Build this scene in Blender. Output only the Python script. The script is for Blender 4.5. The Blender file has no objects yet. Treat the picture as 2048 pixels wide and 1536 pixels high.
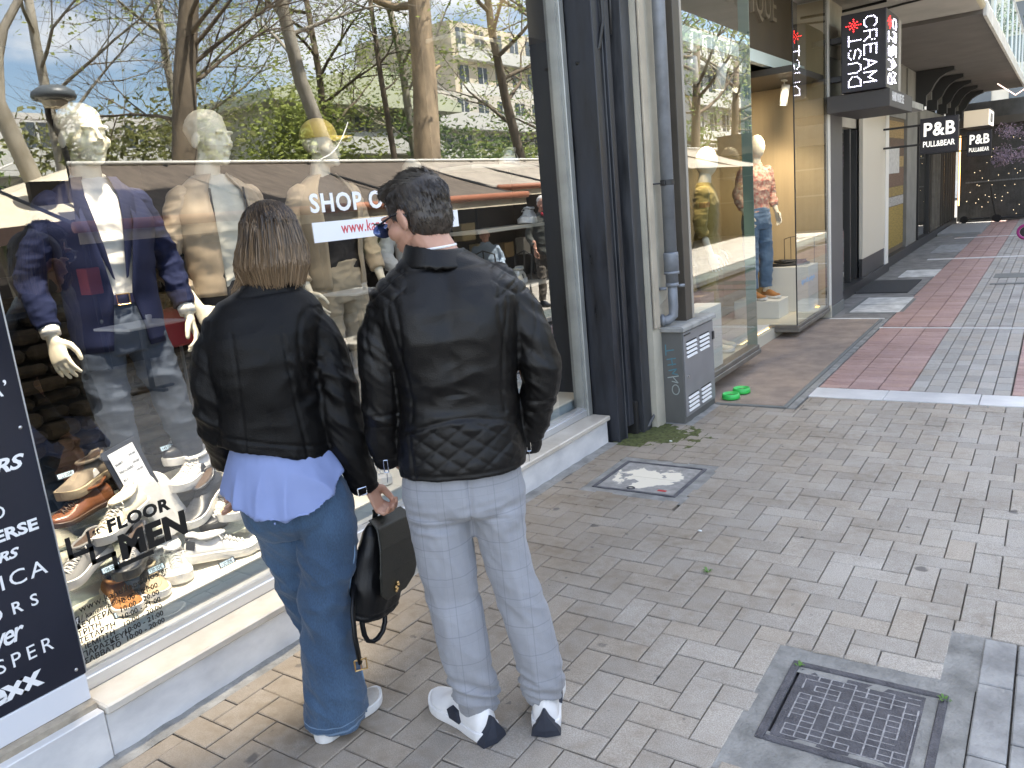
import bpy, bmesh, math, random
import numpy as np
from mathutils import Vector, Matrix, noise
random.seed(7); np.random.seed(7)
S = bpy.context.scene
COL = S.collection
rad = math.radians
# ------------------------------------------------------------------ camera, sky, sun, exposure
YAW, PITCH, ROLL, FPX = 0.606155512, 0.216615093, -0.0950380727, 1602.4562
EYE = Vector((0, 0, 1.6))
def cam_axes():
    cy, sy = math.cos(YAW), math.sin(YAW)
    f = Vector((-sy*math.cos(PITCH), cy*math.cos(PITCH), -math.sin(PITCH)))
    r = Vector((cy, sy, 0)); u = r.cross(f)
    c, s = math.cos(ROLL), math.sin(ROLL)
    return c*r + s*u, -s*r + c*u, f
_r, _u, _f = cam_axes()
cd = bpy.data.cameras.new('camera'); cam = bpy.data.objects.new('camera', cd); COL.objects.link(cam)
m3 = Matrix((_r, _u, -_f)).transposed().to_4x4(); m3.translation = EYE
cam.matrix_world = m3
cd.sensor_width = 36; cd.lens = 36*FPX/2048; cd.clip_start = .05; cd.clip_end = 900
S.camera = cam
SUN_EL, SUN_AZ = rad(63), rad(-72)          # sun behind the shop fronts; azimuth from +Y, clockwise positive
sdir = Vector((math.sin(SUN_AZ)*math.cos(SUN_EL), math.cos(SUN_AZ)*math.cos(SUN_EL), math.sin(SUN_EL)))
wd = bpy.data.worlds.new('World'); S.world = wd; wd.use_nodes = True
nt = wd.node_tree; nt.nodes.clear()
def wn(t, **k):
    n = nt.nodes.new(t)
    for a, b in k.items(): setattr(n, a, b)
    return n
sky = wn('ShaderNodeTexSky', sky_type='NISHITA', sun_disc=False, sun_elevation=SUN_EL, sun_rotation=SUN_AZ, air_density=1.0, dust_density=.9, ozone_density=1.4)
tc = wn('ShaderNodeTexCoord'); mp = wn('ShaderNodeMapping'); mp.inputs['Scale'].default_value = (1.0, 1.0, 2.2)
mp.inputs['Location'].default_value = (0.35, 0.2, 0.1)
nz = wn('ShaderNodeTexNoise'); nz.inputs['Scale'].default_value = 2.1; nz.inputs['Detail'].default_value = 8; nz.inputs['Roughness'].default_value = .58
rp = wn('ShaderNodeValToRGB'); rp.color_ramp.elements[0].position = .46; rp.color_ramp.elements[1].position = .62
mx = wn('ShaderNodeMixRGB'); mx.inputs[2].default_value = (8.6, 8.4, 8.1, 1)
bg = wn('ShaderNodeBackground'); bg.inputs['Strength'].default_value = .12
ow = wn('ShaderNodeOutputWorld'); L = nt.links.new
L(tc.outputs['Generated'], mp.inputs[0]); L(mp.outputs[0], nz.inputs['Vector']); L(nz.outputs['Fac'], rp.inputs[0])
L(rp.outputs['Color'], mx.inputs[0]); L(sky.outputs[0], mx.inputs[1]); L(mx.outputs[0], bg.inputs['Color']); L(bg.outputs[0], ow.inputs['Surface'])
sl = bpy.data.lights.new('sun', 'SUN'); sl.energy = 5.0; sl.angle = rad(.53); sl.color = (1, .95, .87)
so = bpy.data.objects.new('sun', sl); COL.objects.link(so); so.rotation_euler = sdir.to_track_quat('Z', 'Y').to_euler(); so.location = sdir*60
vs = S.view_settings; vs.view_transform = 'Standard'; vs.look = 'None'; vs.gamma = 1; vs.use_curve_mapping = False; vs.exposure = 2.35
cy = S.cycles; cy.use_denoising = True; cy.max_bounces = 10; cy.transparent_max_bounces = 24; cy.glossy_bounces = 5; cy.diffuse_bounces = 5
cy.sample_clamp_indirect = 6; cy.caustics_reflective = False; cy.caustics_refractive = False
# ------------------------------------------------------------------ helpers
class MB:
    """collects polygons of ONE mesh"""
    def __init__(s): s.v = []; s.f = []
    def add(s, vs, fs):
        b = len(s.v); s.v.extend([tuple(map(float, p)) for p in vs]); s.f.extend([tuple(b+i for i in f) for f in fs]); return s
    def box(s, x0, x1, y0, y1, z0, z1, R=None, c=None):
        v = [(x, y, z) for z in (z0, z1) for y in (y0, y1) for x in (x0, x1)]
        if R is not None:
            c = Vector(c if c is not None else ((x0+x1)/2, (y0+y1)/2, (z0+z1)/2)); v = [R @ (Vector(p)-c)+c for p in v]
        return s.add(v, [(0, 2, 3, 1), (4, 5, 7, 6), (0, 1, 5, 4), (2, 6, 7, 3), (0, 4, 6, 2), (1, 3, 7, 5)])
    def bbox(s, x0, x1, y0, y1, z0, z1, b=.004):
        """box with chamfered edges"""
        bm = bmesh.new(); bmesh.ops.create_cube(bm, size=1)
        for v in bm.verts: v.co = Vector(((x0+x1)/2+v.co.x*(x1-x0), (y0+y1)/2+v.co.y*(y1-y0), (z0+z1)/2+v.co.z*(z1-z0)))
        b = min(b, .45*min(x1-x0, y1-y0, z1-z0))
        bmesh.ops.bevel(bm, geom=bm.edges[:], offset=b, segments=1, affect='EDGES')
        bm.verts.index_update(); s.add([v.co for v in bm.verts], [[v.index for v in f.verts] for f in bm.faces]); bm.free(); return s
    def prism(s, poly, axis, a, b):
        """extrude a 2D polygon along axis (0,1,2) from a to b"""
        def P(p, t):
            q = list(p); q.insert(axis, t); return q
        n = len(poly); v = [P(p, a) for p in poly]+[P(p, b) for p in poly]
        return s.add(v, [tuple(range(n))[::-1], tuple(range(n, 2*n))]+[(i, (i+1) % n, n+(i+1) % n, n+i) for i in range(n)])
    def rings(s, rs, close=True, caps=True):
        n = len(rs[0]); b = len(s.v)
        for r in rs: s.v.extend([tuple(map(float, p)) for p in r])
        for k in range(len(rs)-1):
            for i in range(n if close else n-1):
                j = (i+1) % n; s.f.append((b+k*n+i, b+k*n+j, b+(k+1)*n+j, b+(k+1)*n+i))
        if caps: s.f.append(tuple(b+i for i in range(n))[::-1]); s.f.append(tuple(b+(len(rs)-1)*n+i for i in range(n)))
        return s
    def tube(s, path, r, n=8, caps=True, flat=None):
        path = [Vector(p) for p in path]; rs = []
        if not isinstance(r, (list, np.ndarray)): r = [r]*len(path)
        ref = None
        for i, p in enumerate(path):
            t = (path[min(i+1, len(path)-1)]-path[max(i-1, 0)])
            if t.length < 1e-9: t = Vector((0, 0, 1))
            t.normalize()
            if ref is None: ref = Vector((0, 0, 1)) if abs(t.z) < .9 else Vector((1, 0, 0))
            a = t.cross(ref); a.normalize(); bb = a.cross(t); ref = bb
            rr = r[i] if hasattr(r[i], '__len__') else (r[i], r[i])
            rs.append([p+a*(rr[0]*math.cos(k*2*math.pi/n))+bb*(rr[1]*math.sin(k*2*math.pi/n)) for k in range(n)])
        return s.rings(rs, True, caps)
    def lathe(s, prof, n=16, c=(0, 0, 0), caps=True):
        return s.rings([[(c[0]+r*math.cos(k*2*math.pi/n), c[1]+r*math.sin(k*2*math.pi/n), c[2]+z) for k in range(n)] for r, z in prof], True, caps)
    def ball(s, c, r, n=12, m=8, R=None):
        r = r if hasattr(r, '__len__') else (r, r, r); rs = []
        for i in range(m+1):
            th = math.pi*(i/m); th = min(max(th, .02), math.pi-.02); row = []
            for k in range(n):
                q = Vector((r[0]*math.sin(th)*math.cos(2*math.pi*k/n), r[1]*math.sin(th)*math.sin(2*math.pi*k/n), -r[2]*math.cos(th)))
                if R is not None: q = R @ q
                row.append(q+Vector(c))
            rs.append(row)
        return s.rings(rs)
    def text(s, body, size, origin, ux, uy, extrude=.001, bold=0, align='LEFT', shear=0, space=1.0, xs=1.0, fit=None):
        """letters as real thin geometry: origin, ux (reading direction), uy (up) are world vectors"""
        v, f = text_mesh(body, bold, align, shear, space)
        if fit: xs = fit/(size*max(p[0] for p in v))
        ux, uy, o = Vector(ux).normalized(), Vector(uy).normalized(), Vector(origin); nz_ = ux.cross(uy)
        return s.add([o+ux*(p[0]*size*xs)+uy*(p[1]*size)+nz_*(p[2]*extrude) for p in v], f)
    def build(s, name, mat=None, parent=None, smooth=False, loc=None):
        me = bpy.data.meshes.new(name); q = parent
        while q is not None and '_org' not in q and q.parent is not None: q = q.parent
        off = Vector(loc) if loc is not None else (Vector(q['_org']) if q is not None and '_org' in q else Vector((0, 0, 0)))
        v = np.array(s.v, dtype=np.float64)-np.array(off) if len(s.v) else np.zeros((0, 3))
        me.from_pydata(v.tolist(), [], s.f)
        return link(name, me, mat, parent, smooth, loc)
def link(name, me, mat=None, parent=None, smooth=False, loc=None):
    o = bpy.data.objects.new(name, me); COL.objects.link(o)
    if mat is not None: me.materials.append(mat)
    if smooth: me.polygons.foreach_set('use_smooth', [True]*len(me.polygons))
    if loc is not None: o.location = loc
    if parent is not None: o.parent = parent
    me.update(); return o
_tc = {}
def text_mesh(body, bold=0, align='LEFT', shear=0, space=1.0):
    k = (body, bold, align, shear, space)
    if k not in _tc:
        c = bpy.data.curves.new('t', 'FONT'); c.body = body; c.size = 1; c.extrude = 1; c.offset = bold; c.align_x = align; c.shear = shear; c.space_character = space; c.resolution_u = 3
        o = bpy.data.objects.new('t', c); COL.objects.link(o); bpy.context.view_layer.update()
        me = bpy.data.meshes.new_from_object(o.evaluated_get(bpy.context.evaluated_depsgraph_get()))
        _tc[k] = ([tuple(v.co) for v in me.vertices], [tuple(p.vertices) for p in me.polygons])
        bpy.data.objects.remove(o); bpy.data.curves.remove(c); bpy.data.meshes.remove(me)
    return _tc[k]
def tag(o, label=None, cat=None, group=None, kind=None):
    for k, v in (('label', label), ('category', cat), ('group', group), ('kind', kind)):
        if v: o[k] = v
    return o
def thing(name, label, cat, org=(0, 0, 0), group=None, rz=0):
    o = bpy.data.objects.new(name, None); COL.objects.link(o); o.location = org; o.rotation_euler = (0, 0, rz); o.empty_display_size = .1
    o['_org'] = tuple(org); return tag(o, label, cat, group)
def local_thing(name, label, cat, org=(0, 0, 0), group=None, rz=0):
    o = thing(name, label, cat, org, group, rz); del o['_org']; return o
def copy_tree(o, parent=None):
    c = o.copy(); COL.objects.link(c)
    if parent is not None: c.parent = parent
    for ch in [x for x in o.children]: copy_tree(ch, c)
    return c
def struct(o): o['kind'] = 'structure'; return o
def stuff(o): o['kind'] = 'stuff'; return o
# ------------------------------------------------------------------ materials
def M(name, col, rough=.6, metal=0, var=0, vs=6, bump=0, bs=60, spec=.5, coat=0, sheen=0, stretch=(1, 1, 1), emit=0, ecol=None, world=False, var2=None, rvar=0, alpha=1, det=5):
    m = bpy.data.materials.new(name); m.use_nodes = True; t = m.node_tree; b = t.nodes['Principled BSDF']; K = t.links.new
    b.inputs['Base Color'].default_value = (*col, 1); b.inputs['Roughness'].default_value = rough; b.inputs['Metallic'].default_value = metal
    b.inputs['Specular IOR Level'].default_value = spec; b.inputs['Coat Weight'].default_value = coat; b.inputs['Sheen Weight'].default_value = sheen
    if emit: b.inputs['Emission Color'].default_value = (*(ecol or col), 1); b.inputs['Emission Strength'].default_value = emit
    if var or bump or rvar:
        if world: src = t.nodes.new('ShaderNodeNewGeometry').outputs['Position']
        else: src = t.nodes.new('ShaderNodeTexCoord').outputs['Object']
        mp = t.nodes.new('ShaderNodeMapping'); mp.inputs['Scale'].default_value = stretch; K(src, mp.inputs[0]); src = mp.outputs[0]
    if var or rvar:
        n = t.nodes.new('ShaderNodeTexNoise'); n.inputs['Scale'].default_value = vs; n.inputs['Detail'].default_value = det; n.inputs['Roughness'].default_value = .6; K(src, n.inputs['Vector'])
        if var:
            r = t.nodes.new('ShaderNodeMapRange'); r.inputs[1].default_value = .3; r.inputs[2].default_value = .7; K(n.outputs['Fac'], r.inputs[0])
            x = t.nodes.new('ShaderNodeMixRGB'); c2 = var2 or tuple(min(1, c*(1+var)) for c in col); c1 = tuple(c*(1-var) for c in col) if not var2 else col
            x.inputs[1].default_value = (*c1, 1); x.inputs[2].default_value = (*c2, 1); K(r.outputs[0], x.inputs[0]); K(x.outputs[0], b.inputs['Base Color'])
        if rvar:
            r = t.nodes.new('ShaderNodeMapRange'); r.inputs[1].default_value = .3; r.inputs[2].default_value = .7; r.inputs[3].default_value = max(.02, rough-rvar); r.inputs[4].default_value = min(1, rough+rvar); K(n.outputs['Fac'], r.inputs[0]); K(r.outputs[0], b.inputs['Roughness'])
    if bump:
        n = t.nodes.new('ShaderNodeTexNoise'); n.inputs['Scale'].default_value = bs; n.inputs['Detail'].default_value = 4; K(src, n.inputs['Vector'])
        p = t.nodes.new('ShaderNodeBump'); p.inputs['Strength'].default_value = bump; p.inputs['Distance'].default_value = .01; K(n.outputs['Fac'], p.inputs['Height']); K(p.outputs[0], b.inputs['Normal'])
    m.diffuse_color = (*col, 1); return m
def G(name, tint=(.93, .95, .94), base=.22, k=.5):
    """window glass: mirror reflection that rises with the angle, else clear"""
    m = bpy.data.materials.new(name); m.use_nodes = True; t = m.node_tree; t.nodes.clear(); K = t.links.new
    o = t.nodes.new('ShaderNodeOutputMaterial'); x = t.nodes.new('ShaderNodeMixShader'); a = t.nodes.new('ShaderNodeBsdfTransparent'); g = t.nodes.new('ShaderNodeBsdfGlossy')
    a.inputs[0].default_value = (*tint, 1); g.inputs['Roughness'].default_value = 0; g.inputs['Color'].default_value = (.98, .98, .96, 1)
    ma = t.nodes.new('ShaderNodeMath'); ma.operation = 'MULTIPLY_ADD'; ma.inputs[1].default_value = k; ma.inputs[2].default_value = base; ma.use_clamp = True
    lw = t.nodes.new('ShaderNodeLayerWeight'); lw.inputs['Blend'].default_value = .5; pw = t.nodes.new('ShaderNodeMath'); pw.operation = 'POWER'; pw.inputs[1].default_value = 3
    K(lw.outputs['Facing'], pw.inputs[0]); K(pw.outputs[0], ma.inputs[0]); K(ma.outputs[0], x.inputs[0]); K(a.outputs[0], x.inputs[1]); K(g.outputs[0], x.inputs[2]); K(x.outputs[0], o.inputs['Surface'])
    return m
# ================================================================== GROUND AND PAVING
def project(p):
    d = Vector(p)-EYE; z = d.dot(_f)
    return (1024+FPX*d.dot(_r)/z, 768-FPX*d.dot(_u)/z, z) if z > .05 else (-9999, -9999, -1)
def paver_mat(name, c1, c2, island, dirt=.5, spots=True):
    m = bpy.data.materials.new(name); m.use_nodes = True; t = m.node_tree; b = t.nodes['Principled BSDF']; K = t.links.new
    N = lambda k: t.nodes.new('ShaderNode'+k)
    geo = N('NewGeometry'); rnd = geo.outputs['Random Per Island'] if island else N('ObjectInfo').outputs['Random']
    cr = N('ValToRGB'); cr.color_ramp.elements[0].color = (*c1, 1); cr.color_ramp.elements[1].color = (*c2, 1)
    e = cr.color_ramp.elements.new(.5); e.color = (*[(a+b_)/2*1.05 for a, b_ in zip(c1, c2)], 1)
    e = cr.color_ramp.elements.new(.8); e.color = (c2[0]*.90, c2[1]*.85, c2[2]*.79, 1); K(rnd, cr.inputs[0])
    # concrete grain
    n1 = N('TexNoise'); n1.inputs['Scale'].default_value = 260; n1.inputs['Detail'].default_value = 2; K(geo.outputs['Position'], n1.inputs['Vector'])
    n2 = N('TexNoise'); n2.inputs['Scale'].default_value = 2.2; n2.inputs['Detail'].default_value = 7; n2.inputs['Roughness'].default_value = .65; K(geo.outputs['Position'], n2.inputs['Vector'])
    n3 = N('TexNoise'); n3.inputs['Scale'].default_value = 22; n3.inputs['Detail'].default_value = 5; K(geo.outputs['Position'], n3.inputs['Vector'])
    mr = N('MapRange'); mr.inputs[1].default_value = .35; mr.inputs[2].default_value = .68; mr.inputs[3].default_value = .72; mr.inputs[4].default_value = 1.3; K(n1.outputs['Fac'], mr.inputs[0])
    x1 = N('MixRGB'); x1.blend_type = 'MULTIPLY'; x1.inputs[0].default_value = 1; K(cr.outputs[0], x1.inputs[1]); K(mr.outputs[0], x1.inputs[2])
    mr2 = N('MapRange'); mr2.inputs[1].default_value = .38; mr2.inputs[2].default_value = .64; mr2.inputs[3].default_value = 0; mr2.inputs[4].default_value = dirt; K(n2.outputs['Fac'], mr2.inputs[0])
    mr3 = N('MapRange'); mr3.inputs[1].default_value = .35; mr3.inputs[2].default_value = .7; mr3.inputs[3].default_value = .4; mr3.inputs[4].default_value = 1.2; K(n3.outputs['Fac'], mr3.inputs[0])
    mm = N('Math'); mm.operation = 'MULTIPLY'; K(mr2.outputs[0], mm.inputs[0]); K(mr3.outputs[0], mm.inputs[1])
    # browner towards the shop fronts: trodden grime plus warm bounced light painted in
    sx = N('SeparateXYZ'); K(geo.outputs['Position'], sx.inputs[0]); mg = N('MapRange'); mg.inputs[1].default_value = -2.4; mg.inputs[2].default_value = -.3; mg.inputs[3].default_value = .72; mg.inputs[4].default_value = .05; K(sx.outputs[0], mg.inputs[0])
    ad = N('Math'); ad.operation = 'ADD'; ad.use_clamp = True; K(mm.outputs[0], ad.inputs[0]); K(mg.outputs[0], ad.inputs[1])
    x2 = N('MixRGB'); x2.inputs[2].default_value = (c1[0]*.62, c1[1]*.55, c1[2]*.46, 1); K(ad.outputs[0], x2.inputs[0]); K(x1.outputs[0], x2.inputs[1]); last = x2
    if spots:
        for sc, thr, amt in ((3.3, .062, .72), (5.3, .045, .6), (12, .05, .4)):
            v = N('TexVoronoi'); v.inputs['Scale'].default_value = sc; v.inputs['Randomness'].default_value = 1
            wv = N('MixRGB'); wv.blend_type = 'ADD'; wv.inputs[0].default_value = .06; K(geo.outputs['Position'], wv.inputs[1]); K(n3.outputs['Color'], wv.inputs[2]); K(wv.outputs[0], v.inputs['Vector'])
            r = N('MapRange'); r.inputs[1].default_value = thr; r.inputs[2].default_value = thr*1.5; r.inputs[3].default_value = amt; r.inputs[4].default_value = 0; K(v.outputs['Distance'], r.inputs[0])
            x3 = N('MixRGB'); x3.inputs[2].default_value = (.075, .07, .068, 1); K(r.outputs[0], x3.inputs[0]); K(last.outputs[0], x3.inputs[1]); last = x3
    K(last.outputs[0], b.inputs['Base Color']); b.inputs['Roughness'].default_value = .82; b.inputs['Specular IOR Level'].default_value = .35
    bp = N('Bump'); bp.inputs['Strength'].default_value = .5; bp.inputs['Distance'].default_value = .004; K(n1.outputs['Fac'], bp.inputs['Height'])
    bp2 = N('Bump'); bp2.inputs['Strength'].default_value = .35; bp2.inputs['Distance'].default_value = .006; K(n3.outputs['Fac'], bp2.inputs['Height']); K(bp.outputs[0], bp2.inputs['Normal']); K(bp2.outputs[0], b.inputs['Normal'])
    return m
m_mortar = M('mortar', (.115, .106, .092), .95, var=.5, vs=30, bump=.5, bs=120, world=True)
m_cement = M('cement', (.24, .235, .22), .9, var=.35, vs=9, bump=.7, bs=90, world=True)
m_kerb = M('kerb_stone', (.30, .295, .285), .85, var=.3, vs=7, bump=.6, bs=60, world=True)
m_marble = M('marble', (.74, .73, .715), .35, var=.2, vs=3.2, var2=(.50, .50, .505), stretch=(1, 1.2, 2.2), det=9, world=True, bump=.05, bs=30)
m_marble_warm = M('sill_marble', (.62, .575, .50), .3, var=.2, vs=5, var2=(.42, .37, .30), det=9, bump=.06, bs=40, world=True)
m_pave = M('street_asphalt_paving', (.33, .31, .275), .9, var=.25, vs=3, world=True)
g = MB(); g.add([(-120, -60, -.03), (120, -60, -.03), (120, 260, -.03), (-120, 260, -.03)], [(0, 1, 2, 3)])
ground = struct(g.build('ground', m_mortar))
g = MB(); g.add([(.62, -20, -.004), (9, -20, -.004), (9, 70, -.004), (.62, 70, -.004)], [(0, 1, 2, 3)])
sunny_paving = struct(g.build('street_paving', m_pave))
m_p1 = paver_mat('grey_paver', (.365, .335, .297), (.485, .453, .408), False, .5); m_p1s = paver_mat('grey_paver_mass', (.365, .335, .297), (.485, .453, .408), True, .5)
m_red = paver_mat('red_paver', (.42, .285, .265), (.56, .405, .375), False, .35, False); m_reds = paver_mat('red_paver_mass', (.42, .285, .265), (.56, .405, .375), True, .35, False)
m_p2 = paver_mat('pale_paver', (.36, .35, .33), (.50, .485, .46), False, .35, False); m_p2s = paver_mat('pale_paver_mass', (.36, .35, .33), (.50, .485, .46), True, .35, False)
pavement = struct(thing('pavement', None, None))
def paver_bm(mb, x0, x1, y0, y1, z, tx=0, ty=0, ch=.0032):
    cx, cy_ = (x0+x1)/2, (y0+y1)/2
    def Z(x, y, zz): return zz+(x-cx)*tx+(y-cy_)*ty
    a = [(x0, y0), (x1, y0), (x1, y1), (x0, y1)]; b = [(x0+ch, y0+ch), (x1-ch, y0+ch), (x1-ch, y1-ch), (x0+ch, y1-ch)]
    v = [(x, y, -.028) for x, y in a]+[(x, y, Z(x, y, z-ch)) for x, y in a]+[(x, y, Z(x, y, z)) for x, y in b]
    f = [(8, 9, 10, 11)]
    for i in range(4):
        j = (i+1) % 4; f += [(i, j, 4+j, 4+i), (4+i, 4+j, 8+j, 8+i)]
    mb.add(v, f)
def subtract(rects, ex):
    for e in ex:
        out = []
        for r in rects:
            x0, x1, y0, y1 = r
            if e[0] >= x1 or e[1] <= x0 or e[2] >= y1 or e[3] <= y0: out.append(r); continue
            if e[0] > x0: out.append((x0, e[0], y0, y1)); x0 = e[0]
            if e[1] < x1: out.append((e[1], x1, y0, y1)); x1 = e[1]
            if e[2] > y0: out.append((x0, x1, y0, e[2]))
            if e[3] < y1: out.append((x0, x1, e[3], y1))
        rects = out
    return [r for r in rects if min(r[1]-r[0], r[3]-r[2]) > .018]
def lay(rects, gap, name, mat, mass_mat, most, z0=0, jit=.0018, tilt=.011):
    """the pieces that show largest become parts, the rest one part"""
    sc = []
    for r in rects:
        c = ((r[0]+r[1])/2, (r[2]+r[3])/2, 0); px = project(c)
        vis = -60 < px[0] < 2110 and -60 < px[1] < 1600 and px[2] > 0
        sc.append((0 if vis else 1, px[2] if px[2] > 0 else 99, r))
    sc.sort(key=lambda s: (s[0], s[1])); cache = {}; mass = MB(); h = gap/2
    for i, (nv, d, r) in enumerate(sc):
        x0, x1, y0, y1 = r[0]+h, r[1]-h, r[2]+h, r[3]-h; z = z0+random.uniform(-jit, jit); tx, ty = random.uniform(-tilt, tilt), random.uniform(-tilt, tilt)
        if i < most and not nv:
            k = (round(x1-x0, 3), round(y1-y0, 3)); c = ((x0+x1)/2, (y0+y1)/2, z)
            if k not in cache:
                mb = MB(); paver_bm(mb, -k[0]/2, k[0]/2, -k[1]/2, k[1]/2, 0); o = mb.build(name, mat, pavement); cache[k] = o.data; o.location = c
            else: o = link(name, cache[k], None, pavement); o.location = c
            o.rotation_euler = (ty, -tx, 0)
        else: paver_bm(mass, x0, x1, y0, y1, z, tx, ty)
    if mass.v: stuff(mass.build(name+'s', mass_mat, pavement))
# herringbone
A = .1035; OX, OY = -1.06, 2.185
EX = [(-9, -2.375, -9, 99), (-.735, -.235, 1.93, 2.60), (-.245, .02, -9, 2.925), (-.235, -.10, 2.60, 2.925), (-2.20, -1.595, 3.755, 4.345), (-9, 9, 6.065, 99), (-9, -2.06, 5.12, 5.84), (-9, -1.5, 5.69, 99), (-9, -2.2, 4.56, 5.3), (.62, 99, -9, 99), (-9, 9, -9, .85)]
rects = []
for i in range(-60, 60):
    for j in range(-60, 60):
        u, w = 3*i+j, i-j
        for (x0, x1, y0, y1) in ((0, 1, 0, 2), (1, 3, 1, 2)):
            r = (OX+(u+x0)*A, OX+(u+x1)*A, OY+(w+y0)*A, OY+(w+y1)*A)
            if r[1] < -2.5 or r[0] > .7 or r[3] < .8 or r[2] > 6.2: continue
            rects += subtract([r], EX)
lay(rects, .0042, 'paver', m_p1, m_p1s, 300)
# stripes beyond the marble strip: red zigzag stones, pale stones, red again
def zig(mb, x0, y0, a, z):
    """one red zigzag stone, long side across the street"""
    Lx, Ly = a*2, a; d = .016; g_ = .002
    top = []; n = 6
    P = [(0, d), (Lx*.25, d), (Lx*.33, 0), (Lx*.67, 0), (Lx*.75, d), (Lx, d), (Lx, Ly+d), (Lx*.75, Ly+d), (Lx*.67, Ly), (Lx*.33, Ly), (Lx*.25, Ly+d), (0, Ly+d)]
    cx, cyy = Lx/2, Ly/2+d/2
    P = [(cx+(x-cx)*(1-.004/Lx*2), cyy+(y-cyy)*(1-.004/Ly*2)) for x, y in P]; Q = [(cx+(x-cx)*.965, cyy+(y-cyy)*.93) for x, y in P]; m = len(P)
    v = [(x0+x, y0+y, -.028) for x, y in P]+[(x0+x, y0+y, z-.003) for x, y in P]+[(x0+x, y0+y, z) for x, y in Q]
    f = [tuple(range(2*m, 3*m))]
    for i in range(m):
        j = (i+1) % m; f += [(i, j, m+j, m+i), (m+i, m+j, 2*m+j, 2*m+i)]
    mb.add(v, f)
A2 = .107; mass = MB(); cnt = 0; zmesh = None
for band in ((-1.505, -.865), (-.215, .43)):
    nx = round((band[1]-band[0])/(A2*2))
    for j in range(int((26-6.37)/A2)):
        y = 6.372+j*A2
        if 9.02 < y+A2/2 < 9.11+A2/2: continue
        for i in range(nx):
            x = band[0]+i*A2*2+(A2*.0 if j % 2 else 0); z = random.uniform(-.0015, .0015)
            if band[0] < -1 and cnt < 165 and y < 9.6:
                if zmesh is None: mb = MB(); zig(mb, 0, 0, A2, 0); o = mb.build('red_paver', m_red, pavement); zmesh = o.data
                else: o = link('red_paver', zmesh, None, pavement)
                o.location = (x, y, z); cnt += 1
            else: zig(mass, x, y, A2, z)
stuff(mass.build('red_pavers', m_reds, pavement))
rects = []
for i in range(6):
    x = -.862+i*.107; y = 6.372-random.uniform(0, .1)
    while y < 26:
        l = .205; r = (x, x+.107, max(y, 6.372), y+l); y += l
        rects += subtract([r], [(-9, 9, 9.03, 9.10)])
lay(rects, .006, 'pale_paver', m_p2, m_p2s, 150)
# marble strips set across the pavement
x = -1.512; k = 0
while x < .9:
    w = random.choice((.52, .60, .66)); mb = MB(); mb.bbox(x+.002, x+w-.002, 6.075, 6.355, -.028, .003+.001*(k % 2), .003); mb.build('marble_slab', m_marble, pavement); x += w; k += 1
for y, w, x0 in ((9.04, .055, -1.52), (15.95, .2, -1.9), (20.5, .15, -1.9)):
    mb = MB(); mb.box(x0, .9, y, y+w, -.028, .002); mb.build('marble_slab', m_marble, pavement)
# cement fillings, kerb slabs by the gutter, and the strip along the shop front
def sheet(name, mat, x0, x1, y0, y1, z0, z1, b=.004):
    mb = MB(); mb.bbox(x0, x1, y0, y1, z0, z1, b); return mb.build(name, mat, pavement)
def patch(name, mat, x0, x1, y0, y1, z, n=(14, 14), amp=.004, hole=None):
    """uneven trowelled cement"""
    mb = MB(); nx, ny = n; v = []
    for j in range(ny+1):
        for i in range(nx+1):
            x, y = x0+(x1-x0)*i/nx, y0+(y1-y0)*j/ny; v.append((x, y, z+amp*noise.noise((x*14, y*14, 3))))
    f = [(j*(nx+1)+i, j*(nx+1)+i+1, (j+1)*(nx+1)+i+1, (j+1)*(nx+1)+i) for j in range(ny) for i in range(nx)]
    if hole: f = [q for q in f if not all(hole[0] < v[k][0] < hole[1] and hole[2] < v[k][1] < hole[3] for k in q)]
    mb.add(v, f); return mb.build(name, mat, pavement, True)
patch('cement_filling', m_cement, -.765, -.237, 1.895, 2.63, -.005, (20, 26), hole=(-.66, -.245, 2.1, 2.48))
patch('cement_filling', m_cement, -.275, -.150, .8, 2.65, -.004, (6, 60))
patch('cement_filling', m_cement, -.26, -.09, 2.58, 2.945, -.004, (8, 14))
patch('cement_filling', m_cement, -2.45, -2.372, .6, 4.60, -.001, (4, 120), .006)
patch('cement_filling', m_cement, -2.235, -1.56, 3.72, 4.38, -.006, (24, 24), hole=(-2.14, -1.66, 3.82, 4.28))
patch('cement_filling', m_cement, -2.5, -2.055, 5.12, 5.845, -.001, (14, 22), .008)
y = .6
while y < 2.9:
    l = random.uniform(.35, .5); sheet('kerb_slab', m_kerb, -.146, -.052, y, min(y+l, 2.92)-.006, -.028, .003); sheet('kerb_slab', m_kerb, -.046, .3, y+.1, min(y+l+.1, 2.92)-.006, -.028, .001); y += l
sheet('concrete_edge', m_cement, -1.565, -1.512, 5.70, 9.60, -.028, .004)
mb = MB(); mb.box(-2.5, -1.512, 9.6, 26, -.028, -.004); mb.build('cement_apron', M('apron_cement', (.21, .20, .185), .9, var=.35, vs=5, bump=.6, bs=60, world=True), pavement)
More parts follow.
